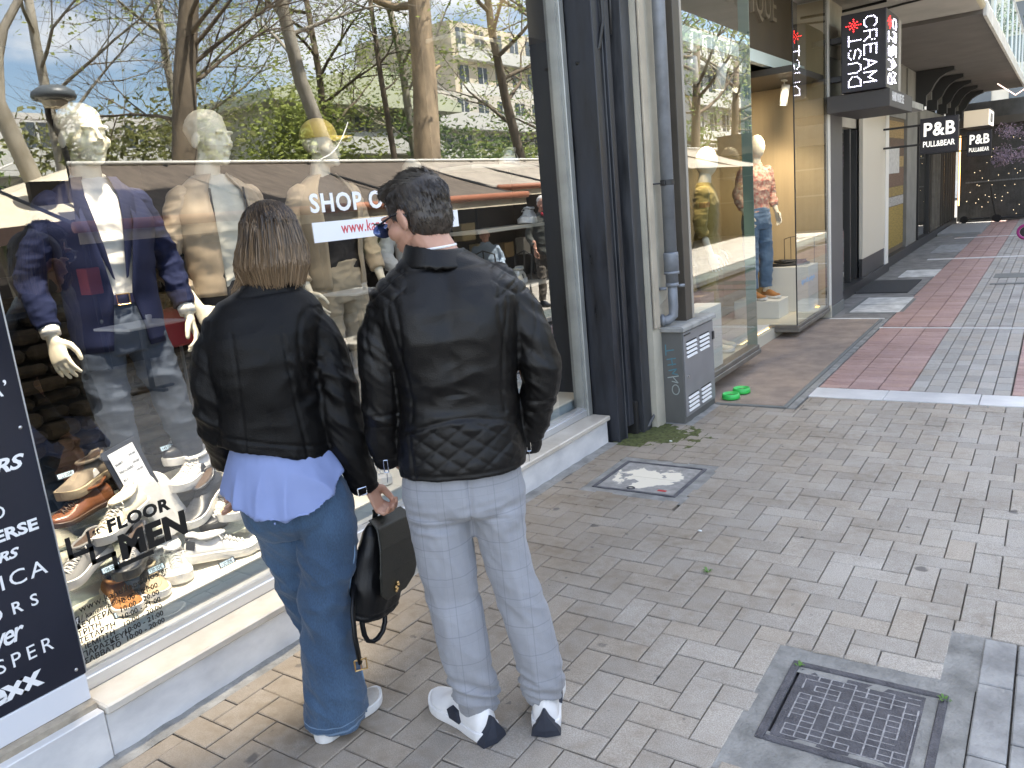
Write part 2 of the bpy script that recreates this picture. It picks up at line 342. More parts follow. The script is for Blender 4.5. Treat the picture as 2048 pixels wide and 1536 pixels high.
# moss and grass sprouting in the corner by the cabinet and in joints
m_moss = M('moss', (.085, .095, .028), .95, var=.5, vs=40, bump=1, bs=150, world=True)
mb = MB(); v = []; nx, ny = 60, 60
for j in range(ny+1):
    for i in range(nx+1):
        x, y = -2.42+.62*i/nx, 4.56+.56*j/ny; r_ = math.hypot((x+2.20)/.26, (y-4.84)/.20)
        v.append((x, y, min(.007, .010*(1-r_)+.010*noise.noise((x*16, y*16, 1))+.006*noise.noise((x*60, y*60, 5)))))
mb.add(v, [(j*(nx+1)+i, j*(nx+1)+i+1, (j+1)*(nx+1)+i+1, (j+1)*(nx+1)+i) for j in range(ny) for i in range(nx) if max(v[q][2] for q in (j*(nx+1)+i, j*(nx+1)+i+1, (j+1)*(nx+1)+i+1, (j+1)*(nx+1)+i)) > -.006])
stuff(tag(mb.build('moss', m_moss, None, True), 'green moss creeping over the paving beside the grey utility cabinet', 'moss'))
m_weed = M('weed', (.10, .20, .04), .6, var=.4, vs=30)
def tuft(x, y, n, h, lab):
    mb = MB()
    for k in range(n):
        a = random.random()*6.283; l = random.uniform(.4, 1)*h; d = Vector((math.cos(a), math.sin(a), 0)); p = Vector((x, y, 0))+d*random.uniform(0, h*.3); s_ = d.cross(Vector((0, 0, 1)))*.0028
        mb.add([p-s_, p+s_, p+d*l*.5+Vector((0, 0, l*.5))+s_*1.4, p+d*l*.5+Vector((0, 0, l*.5))-s_*1.4, p+d*l+Vector((0, 0, l*.45))], [(0, 1, 2, 3), (3, 2, 4)])
    tag(mb.build('weed', m_weed), lab, 'weed')
tuft(-.225, 2.487, 9, .028, 'tiny green weed at the right corner of the iron manhole lid')
tuft(-.66, 2.49, 8, .022, 'tiny green weed at the upper left corner of the iron manhole lid')
tuft(-1.18, 3.035, 12, .03, 'small green weed growing between herringbone pavers in mid pavement')
# iron manhole
m_iron = M('cast_iron', (.105, .102, .112), .62, .25, var=.35, vs=14, bump=.8, bs=160, spec=.4)
m_ironworn = M('worn_iron_rib', (.30, .295, .30), .6, .3, var=.4, vs=60)
mh = thing('manhole_cover', 'square dark cast iron manhole lid with worn grid ribs in the pavement', 'manhole cover', (-.44, 2.3, 0))
mb = MB()
for (x0, x1, y0, y1) in ((-.685, -.66, 2.075, 2.52), (-.24, -.215, 2.075, 2.52), (-.66, -.24, 2.075, 2.098), (-.66, -.24, 2.497, 2.52)): mb.bbox(x0, x1, y0, y1, -.028, .002, .003)
mb.build('frame', m_iron, mh)
mb = MB(); mb.bbox(-.652, -.248, 2.106, 2.489, -.028, -.005, .003); lid = mb.build('lid', m_iron, mh)
mb = MB(); nx, ny = 9, 12; X0, X1, Y0, Y1 = -.622, -.285, 2.125, 2.462
for i in range(nx+1):
    x = X0+(X1-X0)*i/nx
    for j in range(ny):
        if random.random() < .84: y0, y1 = Y0+(Y1-Y0)*j/ny, Y0+(Y1-Y0)*(j+1)/ny; w = random.uniform(.0014, .0026); mb.box(x-w, x+w, y0, y1, -.0052, -.0032)
for j in range(ny+1):
    y = Y0+(Y1-Y0)*j/ny
    for i in range(nx):
        if random.random() < .8: x0, x1 = X0+(X1-X0)*i/nx, X0+(X1-X0)*(i+1)/nx; w = random.uniform(.001, .002); mb.box(x0, x1, y-w, y+w, -.0053, -.0034)
stuff(mb.build('rib', m_ironworn, mh))
# paint-splashed small cover
def mask_mat(name, base, paint, scale, thr, seed):
    m = M(name, base, .75, var=.3, vs=20); t = m.node_tree; b = t.nodes['Principled BSDF']; K = t.links.new
    src = b.inputs['Base Color'].links[0].from_socket; tcn = t.nodes.new('ShaderNodeTexCoord'); mp_ = t.nodes.new('ShaderNodeMapping'); mp_.inputs['Location'].default_value = (seed, seed*.7, 0)
    n = t.nodes.new('ShaderNodeTexNoise'); n.inputs['Scale'].default_value = scale; n.inputs['Detail'].default_value = 7; K(tcn.outputs['Object'], mp_.inputs[0]); K(mp_.outputs[0], n.inputs['Vector'])
    gr = t.nodes.new('ShaderNodeVectorMath'); gr.operation = 'LENGTH'; K(tcn.outputs['Object'], gr.inputs[0])
    md = t.nodes.new('ShaderNodeMath'); md.operation = 'MULTIPLY_ADD'; md.inputs[1].default_value = -1.1; md.inputs[2].default_value = .22; K(gr.outputs['Value'], md.inputs[0])
    aa = t.nodes.new('ShaderNodeMath'); aa.operation = 'ADD'; K(md.outputs[0], aa.inputs[0]); K(n.outputs['Fac'], aa.inputs[1])
    r = t.nodes.new('ShaderNodeMapRange'); r.inputs[1].default_value = thr; r.inputs[2].default_value = thr+.02; K(aa.outputs[0], r.inputs[0])
    x = t.nodes.new('ShaderNodeMixRGB'); x.inputs[2].default_value = (*paint, 1); K(r.outputs[0], x.inputs[0]); K(src, x.inputs[1]); K(x.outputs[0], b.inputs['Base Color']); return m
ac = thing('access_cover', 'small square access cover splashed with flaking cream paint', 'access cover', (-1.9, 4.05, 0))
mb = MB()
for (x0, x1, y0, y1) in ((-2.155, -2.135, 3.81, 4.29), (-1.665, -1.645, 3.81, 4.29), (-2.135, -1.665, 3.81, 3.826), (-2.135, -1.665, 4.274, 4.29)): mb.bbox(x0, x1, y0, y1, -.028, .0, .002)
mb.build('frame', m_iron, ac)
m_cov = mask_mat('painted_cover', (.27, .26, .245), (.72, .66, .54), 8.5, .545, 1.7)
for y0, y1 in ((3.832, 4.045), (4.049, 4.268)):
    mb = MB(); mb.bbox(-2.129, -1.671, y0, y1, -.028, -.003, .002); mb.build('lid', m_cov, ac)
mb = MB(); mb.tube([(-1.93+.022*math.cos(a), 3.856+.016*math.sin(a), 0) for a in np.linspace(0, 6.28, 14)], .004, 6); mb.build('lifting_ring', m_iron, ac)
mb = MB(); mb.box(-1.775, -1.725, 3.865, 3.885, -.003, -.0015); mb.build('red_sticker', M('red_sticker', (.45, .03, .03), .6), ac)
# coir mat before the second shop
m_coir = M('coir', (.34, .25, .185), .98, var=.3, vs=5, bump=1.0, bs=420, world=True, sheen=.2)
m_rub = M('rubber_edge', (.16, .165, .155), .8, bump=.3, bs=80)
mat_ = thing('entrance_mat', 'large brown coir mat laid before the glass display boxes', 'mat', (-2, 7.6, 0))
mb = MB(); mb.bbox(-3.2, -1.60, 5.73, 9.56, -.02, .012, .004); mb.build('coir_pile', m_coir, mat_)
mb = MB(); mb.bbox(-1.60, -1.568, 5.70, 9.58, -.02, .009, .003); mb.bbox(-2.1, -1.60, 5.70, 5.728, -.02, .009, .003); mb.build('rubber_edging', m_rub, mat_)
# metal and pale covers further along
m_pale = M('pale_cover', (.56, .55, .52), .7, var=.35, vs=6, world=True); m_dark = M('dark_doormat', (.045, .045, .045), .95, bump=.6, bs=200)
cv = thing('double_cover', 'pale double access cover with a dark rim beyond the coir mat', 'access cover', (-1.75, 10.7, 0))
mb = MB(); mb.box(-2.06, -1.44, 10.05, 11.36, -.02, .001); mb.build('rim', m_rub, cv)
for y0, y1 in ((10.09, 10.68), (10.74, 11.3)): mb = MB(); mb.bbox(-2.02, -1.48, y0, y1, -.01, .006, .003); mb.build('lid', m_pale, cv)
mb = MB(); mb.bbox(-2.32, -1.62, 11.75, 13.1, -.01, .012, .004); tag(mb.build('doormat', m_dark), 'black doormat on the pavement by the white framed doorway', 'mat')
mb = MB(); mb.bbox(-2.0, -1.5, 13.5, 14.4, -.01, .006, .004); tag(mb.build('access_cover', m_pale), 'cracked pale cover just past the black doormat', 'access cover')
mb = MB(); mb.bbox(-2.0, -1.5, 17.2, 18.9, -.01, .006, .004); tag(mb.build('access_cover', m_kerb), 'wide grey cover in front of the dark shop windows', 'access cover')
mb = MB(); mb.bbox(-2.14, -1.56, 9.6, 9.66, -.01, .006, .003); tag(mb.build('threshold_strip', m_pale), 'thin white stone strip at the far end of the coir mat', 'threshold')
m_ind = M('crack_dark', (.05, .05, .05), .9)
# little litter
m_white = M('paper_scrap', (.8, .8, .78), .7)
for (x, y, l) in ((-2.05, 4.72, 'white paper scrap on the moss by the cabinet'), (-1.36, 3.42, 'white speck of litter on a paver in mid pavement'), (-2.28, 1.92, 'flattened white crumb on the pavers in front of the marble sill')):
    mb = MB(); mb.ball((x, y, .006), (.012, .008, .004), 7, 4); tag(mb.build('litter_scrap', m_white, None, True), l, 'litter')
# ================================================================== FIRST SHOP: shell, glass, board, black pilaster, cream wall
GX = -2.60
m_alu = M('aluminium', (.62, .63, .64), .38, .75, var=.12, vs=8, rvar=.1, stretch=(1, .1, 1))
m_alud = M('aluminium_dull', (.38, .385, .36), .5, .6, var=.15, vs=5)
m_black = M('black_interior', (.012, .011, .010), .8)
m_navyst = M('black_painted_steel', (.022, .024, .030), .42, .2, var=.55, vs=5, rvar=.15, stretch=(3, 3, .5))
m_navyst2 = M('worn_black_steel', (.036, .038, .042), .5, .1, var=.55, vs=5, stretch=(3, 3, .5), rvar=.12)
m_cream = M('cream_plaster', (.44, .41, .33), .85, var=.16, vs=3, bump=.25, bs=90, world=True)
m_creamd = M('stained_plaster', (.36, .32, .25), .9, var=.3, vs=6, bump=.3, bs=70, world=True)
m_glass1 = G('shop_glass', (.95, .96, .95), base=.21, k=.5)
m_glass2 = G('display_glass', (.92, .95, .93), base=.14, k=.6)
sill = thing('window_sill', 'long white marble sill under the big shop window', 'window sill', (-2.5, 2.8, 0))
mb = MB(); mb.bbox(-2.64, -2.428, 1.092, 4.618, .150, .183, .006); mb.build('sill_slab', m_marble_warm, sill)
ys = [1.092, 2.42, 3.55, 4.60]
for a, b in zip(ys, ys[1:]): mb = MB(); mb.bbox(-2.64, -2.446, a+.001, b-.001, -.02, .148, .002); mb.build('fascia_panel', m_marble, sill)
base = thing('plinth', 'white marble plinth under the dark brand board at the window edge', 'plinth', (-2.5, .4, 0))
mb = MB(); mb.bbox(-2.64, -2.44, .2, 1.089, -.02, .168, .003); mb.build('plinth_panel', m_marble, base); mb = MB(); mb.bbox(-2.64, -2.44, -.9, .197, -.02, .168, .003); mb.build('plinth_panel', m_marble, base)
mb = MB(); mb.box(-2.64, -2.475, -.9, 1.088, .168, .187); mb.build('mortar_joint', M('brown_mortar', (.34, .29, .22), .9, var=.3, vs=20), base)
# big window
win = thing('shop_window', 'large reflecting shop window of the clothes and shoe shop', 'shop window', (GX, 2.8, .18))
mb = MB(); mb.add([(GX, .9, .24), (GX, 4.56, .24), (GX, 4.56, 3.3), (GX, .9, 3.3)], [(0, 1, 2, 3)]); pane = mb.build('glass_pane', m_glass1, win)
mb = MB(); mb.bbox(-2.635, -2.572, 1.095, 4.6, .1835, .228, .003); mb.box(-2.63, -2.582, 1.095, 4.6, .228, .247); mb.build('bottom_rail', m_alu, win)
mb = MB(); mb.bbox(-2.66, -2.555, 4.555, 4.612, .1835, 3.3, .004); mb.box(-2.65, -2.575, 4.535, 4.556, .247, 3.3); mb.build('mullion', m_alud, win)
mb = MB(); mb.bbox(-2.66, -2.55, -.9, 4.612, 3.3, 3.42, .004); mb.build('top_rail', m_alud, win)
# brand board
m_board = M('board_navy', (.014, .016, .026), .22, var=.2, vs=2, rvar=.05)
m_wht = M('white_vinyl', (.80, .80, .80), .5); m_red_v = M('red_vinyl', (.55, .06, .07), .5); m_blk_v = M('black_vinyl', (.012, .012, .012), .45)
m_baseplate = M('white_panel', (.66, .67, .70), .45)
BX = -2.518
board = thing('brand_board', 'tall dark board with white brand names at the left edge', 'sign board', (BX, .3, .2))
mb = MB(); mb.bbox(-2.56, BX, -.9, 1.0965, .276, 3.0, .002); mb.build('board_panel', m_board, board)
mb = MB(); mb.bbox(-2.565, BX-.0015, 1.0970, 1.1015, .276, 3.0, .001); mb.build('edge_strip', m_alu, board)
mb = MB(); mb.bbox(-2.57, BX+.004, -.9, 1.0925, .188, .275, .002); mb.build('base_panel', m_baseplate, board)
def brand(t, yr, z, size, bold=0, shear=0, space=1, xs=1.0):
    v, f = text_mesh(t, bold, 'LEFT', shear, space); w = max(p[0] for p in v)*size*xs
    mb = MB(); mb.text(t, size, (BX+.0004, yr-w, z), (0, 1, 0), (0, 0, 1), .0006, bold, 'LEFT', shear, space, xs); stuff(mb.build('lettering', m_wht, board))
for t, yr, z, h, bold, shear, space, xs in (("NIKITA\u2019", 1.062, 1.203, .046, .004, 0, 1.1, 1), ('SKECHERS', 1.064, .985, .040, .03, .35, .95, 1.3), ('POLO', .979, .856, .038, .004, 0, 1.2, 1), ('CONVERSE', 1.058, .788, .034, .035, 0, 1.0, 1.25),
    ('SKECHERS', .992, .728, .028, .03, .35, .95, 1.3), ('NAUTICA', 1.055, .645, .046, 0, 0, 1.2, 1.15), ('KORS', 1.010, .562, .036, .012, 0, 1.9, 1), ('Tower', .955, .480, .062, .012, .35, .85, .8), ('JASPER', 1.022, .405, .044, 0, 0, 1.45, .95), ('mexx', .974, .317, .066, .035, 0, .95, 1.1)):
    brand(t, yr, z, h/.70, bold, shear, space, xs)
m_screw = M('screw_head', (.5, .5, .5), .3, .8)
for y, z in ((1.069, .303), (1.071, 1.101), (1.07, 2.0)):
    mb = MB(); mb.ball((BX+.001, y, z), (.004, .006, .006), 8, 4); mb.build('screw', m_screw, board, True)
# lettering stuck to the glass
def sticker(name, label, items, mat):
    t = thing(name, label, 'window lettering', (GX, items[0][1], items[0][2]))
    for (txt, y, z, size, bold, xs, sp) in items:
        mb = MB(); mb.text(txt, size, (GX+.0025, y, z), (0, 1, 0), (0, 0, 1), .0006, bold, 'LEFT', 0, sp, xs); stuff(mb.build('lettering', mat, t))
    return t
sticker('shop_lettering', 'big white SHOP ONLINE letters stuck on the window glass', [('SHOP ONLINE', 2.395, 1.655, .107, .028, 1.06, 1.13)], m_wht)
bn = thing('web_banner', 'white strip with a red web address stuck on the window glass', 'sticker', (GX, 2.9, 1.57))
mb = MB(); mb.box(GX+.0015, GX+.003, 2.392, 3.40, 1.528, 1.612); mb.build('strip', M('white_strip', (.78, .79, .82), .5), bn)
mb = MB(); mb.text('www.kanellopoulos.gr', .072, (GX+.0035, 2.556, 1.556), (0, 1, 0), (0, 0, 1), .0006, .004, 'LEFT', 0, 1.05, .88); mb.build('lettering', m_red_v, bn)
fl = sticker('floor_lettering', 'black first floor men lettering with a stair symbol on the glass', [('FLOOR', 1.297, .662, .060, .042, 1.12, 1.1), ('MEN', 1.322, .555, .115, .052, 1.08, 1.04), ('1', 1.215, .652, .06, .024, 1.1, 1), ('st', 1.245, .672, .034, .02, 1.1, 1)], m_blk_v)
mb = MB()
st = [(1.165, .690), (1.165, .632), (1.232, .632), (1.232, .585), (1.300, .585), (1.300, .535), (1.43, .535)]
for (a, b) in zip(st, st[1:]):
    y0, y1 = sorted((a[0], b[0])); z0, z1 = sorted((a[1], b[1])); mb.box(GX+.002, GX+.0032, y0-.008, y1+.008, z0-.008, z1+.008)
mb.build('stair_symbol', m_blk_v, fl)
days = ['ΔΕΥΤΕΡΑ', 'ΤΡΙΤΗ', 'ΤΕΤΑΡΤΗ', 'ΠΕΜΠΤΗ', 'ΠΑΡΑΣΚΕΥΗ', 'ΣΑΒΒΑΤΟ']; hrs = ['10:00 - 21:00', '10:00 - 20:00']*3
it = [(d, 1.131, .388-.0250*i, .027, .016, 1.0, 1.03) for i, d in enumerate(days)]+[(h, 1.279, .404-.0272*i, .026, .016, 1.02, 1.05) for i, h in enumerate(hrs)]
sticker('opening_hours', 'black Greek opening hours lettered low on the window glass', it, m_blk_v)
ws = sticker('web_lettering', 'thin black web address lettered above the opening hours', [('www.kanellopoulos.gr', 1.152, .440, .034, 0, 1.0, 1.06), ('/ kanellopoulos.stadiou', 1.153, .413, .026, 0, .95, 1.05)], m_blk_v)
mb = MB(); mb.box(GX+.002, GX+.003, 1.132, 1.148, .408, .432); mb.build('f_logo', m_blk_v, ws); mb = MB(); mb.text('f', .027, (GX+.0032, 1.136, .409), (0, 1, 0), (0, 0, 1), .0004, .02); mb.build('f_letter', m_wht, ws)
# building shell of the first shop
bs = thing('shop_building', 'building over the first shop whose window the couple look into', 'building', (-4, 2.8, 0))
m_upper = M('upper_wall', (.45, .42, .36), .9, var=.15, vs=2)
def wall(x0, x1, y0, y1, z0, z1, m, name='wall', par=None): mb = MB(); mb.box(x0, x1, y0, y1, z0, z1); return mb.build(name, m, par)
m_inwall = M('dark_panel', (.05, .038, .028), .8, var=.25, vs=3); m_infloor = M('dark_floor', (.05, .04, .032), .5)
wall(-7.5, -2.55, -4, 4.62, 3.42, 15, m_upper, 'upper_wall', bs); wall(-7.5, -7.4, -4, 5.1, 0, 3.42, m_inwall, 'back_wall', bs)  # upper wall is out of view; its height is set to shade the street
wall(-7.4, -2.56, -4, -3.9, 0, 3.42, m_inwall, 'side_wall', bs); wall(-7.4, -2.66, 4.72, 4.82, 0, 3.42, m_black, 'side_wall', bs)
wall(-7.4, -2.66, -3.9, 4.72, -.01, .10, m_infloor, 'shop_floor', bs); wall(-7.4, -2.62, -3.9, 4.72, 3.3, 3.42, M('shop_ceiling', (.20, .18, .15), .9), 'ceiling', bs)
wall(-2.64, -2.56, -4, -.9, 0, 3.42, m_upper, 'wall', bs)
# black stepped pilaster with roller shutter guides and a hanging cable
pil = thing('black_pilaster', 'stepped black steel shutter guides between the two shops', 'pilaster', (-2.45, 4.8, 0))
def pbox(name, m, x0, x1, y0, y1, z0=-.02, z1=3.5, b=.004): mb = MB(); mb.bbox(x0, x1, y0, y1, z0, z1, b); return mb.build(name, m, pil)
pbox('backing_plate', m_black, -2.66, -2.47, 4.66, 5.0)
pbox('guide_rail', m_navyst, -2.56, -2.372, 4.622, 4.715); pbox('guide_rail', m_navyst, -2.56, -2.345, 4.735, 4.80, .08); pbox('guide_rail', m_navyst2, -2.56, -2.298, 4.862, 4.99)
pbox('guide_lip', m_navyst2, -2.50, -2.362, 4.722, 4.732); pbox('guide_lip', m_black, -2.56, -2.42, 4.80, 4.86); pbox('foot_box', m_black, -2.5, -2.33, 4.81, 4.855, 0, .23)
pbox('header_plate', m_navyst, -2.66, -2.3, 4.62, 5.0, 3.5, 5.4)
m_cable = M('black_cable', (.018, .018, .018), .5)
mb = MB(); mb.tube([(-2.44, 4.69, 3.4), (-2.36, 4.73, 3.0), (-2.355, 4.73, 2.65), (-2.37, 4.69, 2.5), (-2.42, 4.66, 2.43), (-2.5, 4.62, 2.42)], .012, 6)
mb.tube([(-2.35, 4.81, 3.2), (-2.34, 4.815, 2.75), (-2.345, 4.81, 2.58)], .008, 6); mb.build('cable', m_cable, pil, True)
# cream wall, drain pipe, cabinet
cw = thing('cream_wall', 'narrow strip of stained cream plaster wall behind the drain pipe', 'wall', (-2.3, 5.18, 0))
wall(-2.7, -2.262, 5.0, 5.375, -.02, 5.6, m_cream, 'plaster', cw)
mb = MB(); mb.bbox(-2.262, -2.238, 5.0, 5.085, .70, 5.6, .004); mb.build('raised_band', M('cream_trim', (.40, .35, .27), .8, var=.2, vs=3), cw)
mb = MB(); mb.bbox(-2.262, -2.249, 5.0, 5.03, .70, 5.6, .003); mb.build('edge_trim', M('pale_trim', (.62, .60, .55), .8), cw)
mb = MB(); mb.prism([(5.10, .68), (5.365, .68), (5.365, .90), (5.30, .93), (5.25, .87), (5.13, .84), (5.10, .80)], 0, -2.262, -2.258); mb.build('bare_patch', m_creamd, cw)
m_pipe = M('galvanised_pipe', (.21, .225, .245), .55, .3, var=.2, vs=9, rvar=.1)
m_clamp = M('black_clamp', (.02, .02, .02), .5)
PX, PY = -2.185, 5.195
pp = thing('drain_pipe', 'grey galvanised drain pipe running down the cream wall', 'drain pipe', (PX, PY, .7))
mb = MB(); mb.tube([(PX, PY, .98), (PX, PY, 5.0)], .043, 18); mb.build('pipe_tube', m_pipe, pp, True)
mb = MB(); mb.lathe([(.051, 0), (.051, .13), (.047, .14), (.047, .0)], 18, (PX, PY, 1.06)); mb.lathe([(.053, .0), (.053, .02)], 18, (PX, PY, 1.05)); mb.build('socket_collar', m_pipe, pp, True)
mb = MB(); mb.tube([(PX, PY, 1.06), (PX, PY, .83), (PX-.002, PY-.002, .765), (PX-.03, PY-.03, .735), (PX-.085, PY-.06, .735)], .034, 14); mb.build('elbow', m_pipe, pp, True)
mb = MB(); mb.lathe([(.045, 0), (.045, .025)], 14, (PX, PY, .965)); mb.lathe([(.039, 0), (.039, .02)], 14, (PX, PY, 1.0)); mb.tube([(PX+.03, PY+.03, .965), (PX+.07, PY+.05, .965)], .012, 6); mb.tube([(PX-.03, PY-.03, .955), (PX-.075, PY-.05, .955)], .012, 6); mb.build('joint_flange', m_pipe, pp, True)
mb = MB(); mb.tube([(PX-.055, PY-.04, .735), (PX-.075, PY-.053, .735)], .043, 14); mb.tube([(PX-.085, PY-.06, .735), (PX-.1, PY-.07, .735)], .043, 14); mb.build('elbow_collar', m_pipe, pp, True)
mb = MB(); mb.lathe([(.047, 0), (.047, .035)], 18, (PX, PY, 1.645)); mb.tube([(PX-.02, PY-.04, 1.66), (PX-.075, PY-.12, 1.66)], .006, 6); mb.bbox(PX-.012, PX+.012, PY-.07, PY-.03, 1.648, 1.675, .003); mb.build('clamp', m_clamp, pp)
m_cab = M('cabinet_grey', (.125, .125, .118), .55, .25, var=.18, vs=4, rvar=.1, stretch=(1, 1, .4)); m_cabl = M('cabinet_front', (.25, .25, .255), .5, .3, var=.12, vs=5, rvar=.08); m_slot = M('slot_light', (.75, .75, .75), .5, .2)
cab = thing('utility_cabinet', 'grey metal utility cabinet with louvres and a scrawled tag', 'cabinet', (-2.23, 5.44, 0))
mb = MB(); mb.bbox(-2.352, -2.112, 5.142, 5.735, -.02, .655, .004); mb.build('body', m_cab, cab)
mb = MB(); mb.bbox(-2.372, -2.088, 5.118, 5.762, .655, .685, .004); mb.prism([(-2.37, .685), (-2.09, .685), (-2.11, .694), (-2.35, .694)], 1, 5.122, 5.758); mb.build('lid', M('cabinet_lid', (.30, .30, .285), .6, .1, var=.3, vs=9), cab)
mb = MB(); mb.bbox(-2.112, -2.104, 5.150, 5.728, .045, .645, .003); door = mb.build('door', m_cabl, cab)
for y0 in (5.195, 5.445):
    for z0 in (.46, .075):
        for k in range(4): mb = MB(); mb.prism([(-2.104, z0+.030*k), (-2.096, z0+.030*k), (-2.104, z0+.030*k+.017)], 1, y0, y0+.19); mb.build('louvre', m_slot, door); mb = MB(); mb.box(-2.104, -2.1025, y0, y0+.19, z0+.030*k+.018, z0+.030*k+.027); mb.build('shadow_line', m_black, door)  # louvres made pale for contrast; black strip beneath each paints its shadow line
mb = MB(); mb.tube([(-2.104, 5.205, .33), (-2.096, 5.205, .33)], .009, 10); mb.build('lock', m_screw, door)
mb = MB(); mb.bbox(-2.104, -2.098, 5.155, 5.27, .622, .632, .002); mb.build('latch', m_clamp, door); mb = MB(); mb.bbox(-2.106, -2.096, 5.70, 5.735, .50, .56, .002); mb.build('hinge', m_clamp, door)
m_graf = M('blue_spray', (.09, .22, .27), .6); m_graf2 = M('grey_spray', (.40, .44, .42), .6)
def scrawl(name, m, strokes, w):
    mb = MB()
    for s_ in strokes:
        for (a, b) in zip(s_, s_[1:]):
            d = Vector((b[0]-a[0], 0, b[1]-a[1])); n_ = Vector((-d.z, 0, d.x)); n_ = n_.normalized()*w if n_.length else n_; e = d.normalized()*w*.5 if d.length else d
            A_, B_ = Vector((a[0], 5.1405, a[1]))-e, Vector((b[0], 5.1405, b[1]))+e; mb.add([A_-n_, B_-n_, B_+n_, A_+n_], [(0, 1, 2, 3)])
    mb.build(name, m, cab)
gx_, gz_ = -2.235, .52
scrawl('blue_graffiti', m_graf, [[(gx_, gz_+.045), (gx_, gz_), (gx_, gz_-.03)], [(gx_, gz_), (gx_+.06, gz_+.01)], [(gx_+.005, gz_-.06), (gx_+.07, gz_-.05)], [(gx_+.04, gz_-.05), (gx_+.045, gz_-.10)], [(gx_+.01, gz_-.10), (gx_+.07, gz_-.09)], [(gx_+.015, gz_-.14), (gx_+.075, gz_-.125), (gx_+.04, gz_-.16), (gx_+.08, gz_-.165)]], .004)
scrawl('pale_graffiti', m_graf2, [[(gx_+.005, gz_-.19), (gx_+.085, gz_-.175)], [(gx_+.04, gz_-.18), (gx_+.08, gz_-.225), (gx_+.035, gz_-.215)], [(gx_+.06+.026*math.cos(a), gz_-.275+.035*math.sin(a)) for a in np.linspace(.5, 6.6, 16)]], .0035)
cb = MB(); cb.tube([(-2.33, 5.02, .65), (-2.32, 5.03, .4), (-2.30, 5.04, .2), (-2.285, 5.02, .1), (-2.30, 4.93, .03), (-2.35, 4.85, .01)], .011, 6); tag(cb.build('loose_cable', M('grey_cable', (.10, .10, .10), .6, var=.3, vs=8), None, True), 'loose grey cable hanging down beside the utility cabinet', 'cable')
# pet bowls
m_green = M('green_plastic', (.04, .50, .09), .35, spec=.5)
def bowl(x, y, lab):
    t = thing('pet_bowl', lab, 'bowl', (x, y, .012), 'green pet bowls')
    mb = MB(); mb.lathe([(.001, .004), (.062, .004), (.070, .012), (.062, .046), (.058, .046), (.052, .016), (.001, .012)], 24, (x, y, .012), False); mb.build('bowl_shell', m_green, t, True)
    mb = MB(); mb.lathe([(.050, 0), (.050, .002), (.001, .002)], 20, (x, y, .038), False); mb.build('water', M('water', (.02, .12, .03), .05), t)
bowl(-2.02, 5.83, 'bright green pet bowl nearer the cabinet foot'); bowl(-2.0, 6.02, 'bright green pet bowl farther along the coir mat')
# ================================================================== SECOND SHOP: two glass display boxes and a doorway
m_taupe = M('taupe_frame', (.075, .065, .052), .5, .2, var=.15, vs=3); m_bronze = M('bronze_sill', (.20, .185, .16), .45, .5, var=.2, vs=6)
m_lite = M('off_white_panel', (.66, .65, .60), .6); m_beige = M('beige_wall', (.46, .35, .20), .8, var=.06, vs=3, stretch=(6, 6, .3)); m_floor2 = M('pale_shop_floor', (.55, .52, .42), .5)
m_backw = M('brown_back_wall', (.12, .09, .055), .75, var=.2, vs=2); m_dkbrown = M('dark_brown_board', (.075, .058, .035), .6, var=.15, vs=2); m_glassband = M('pale_green_band', (.66, .76, .70), .4)
sb = thing('boutique_building', 'building of the second shop with projecting glass display boxes', 'building', (-4, 7.8, 0))
wall(-7.5, -7.4, 5.1, 10.4, 0, 3.6, m_backw, 'back_wall', sb); wall(-7.5, -2.7, 5.02, 5.10, 0, 5.6, m_inwall, 'side_wall', sb); wall(-7.4, -2.45, 10.3, 10.4, 0, 3.6, m_backw, 'side_wall', sb)
wall(-7.4, -2.40, 5.12, 9.72, -.01, .12, m_floor2, 'shop_floor', sb); wall(-7.4, -2.30, 5.38, 9.72, 3.5, 3.6, m_upper, 'ceiling', sb); wall(-7.5, -2.262, 5.38, 9.2, 3.6, 15, m_upper, 'upper_wall', sb); wall(-7.5, -2.262, 9.2, 10.4, 3.6, 5.0, m_upper, 'upper_wall', sb)  # upper walls are unseen, heights shaped for where their shadow falls
wall(-2.46, -2.40, 5.52, 10.3, 2.70, 2.81, m_glassband, 'ceiling_band', sb); wall(-7.4, -2.46, 5.12, 9.72, 2.76, 2.80, M('pale_ceiling', (.45, .47, .42), .8), 'ceiling_panel', sb)
wall(-2.55, -2.47, 5.52, 9.7, 2.82, 3.5, m_dkbrown, 'header_board', sb)
mb = MB(); mb.text('BOUTIQUE', .40, (-2.466, 7.02, 3.16), (0, 1, 0), (0, 0, 1), .03, .0, 'LEFT', 0, 1.12, .82); stuff(mb.build('sign_letter', M('letter_brown', (.20, .165, .115), .5), sb))
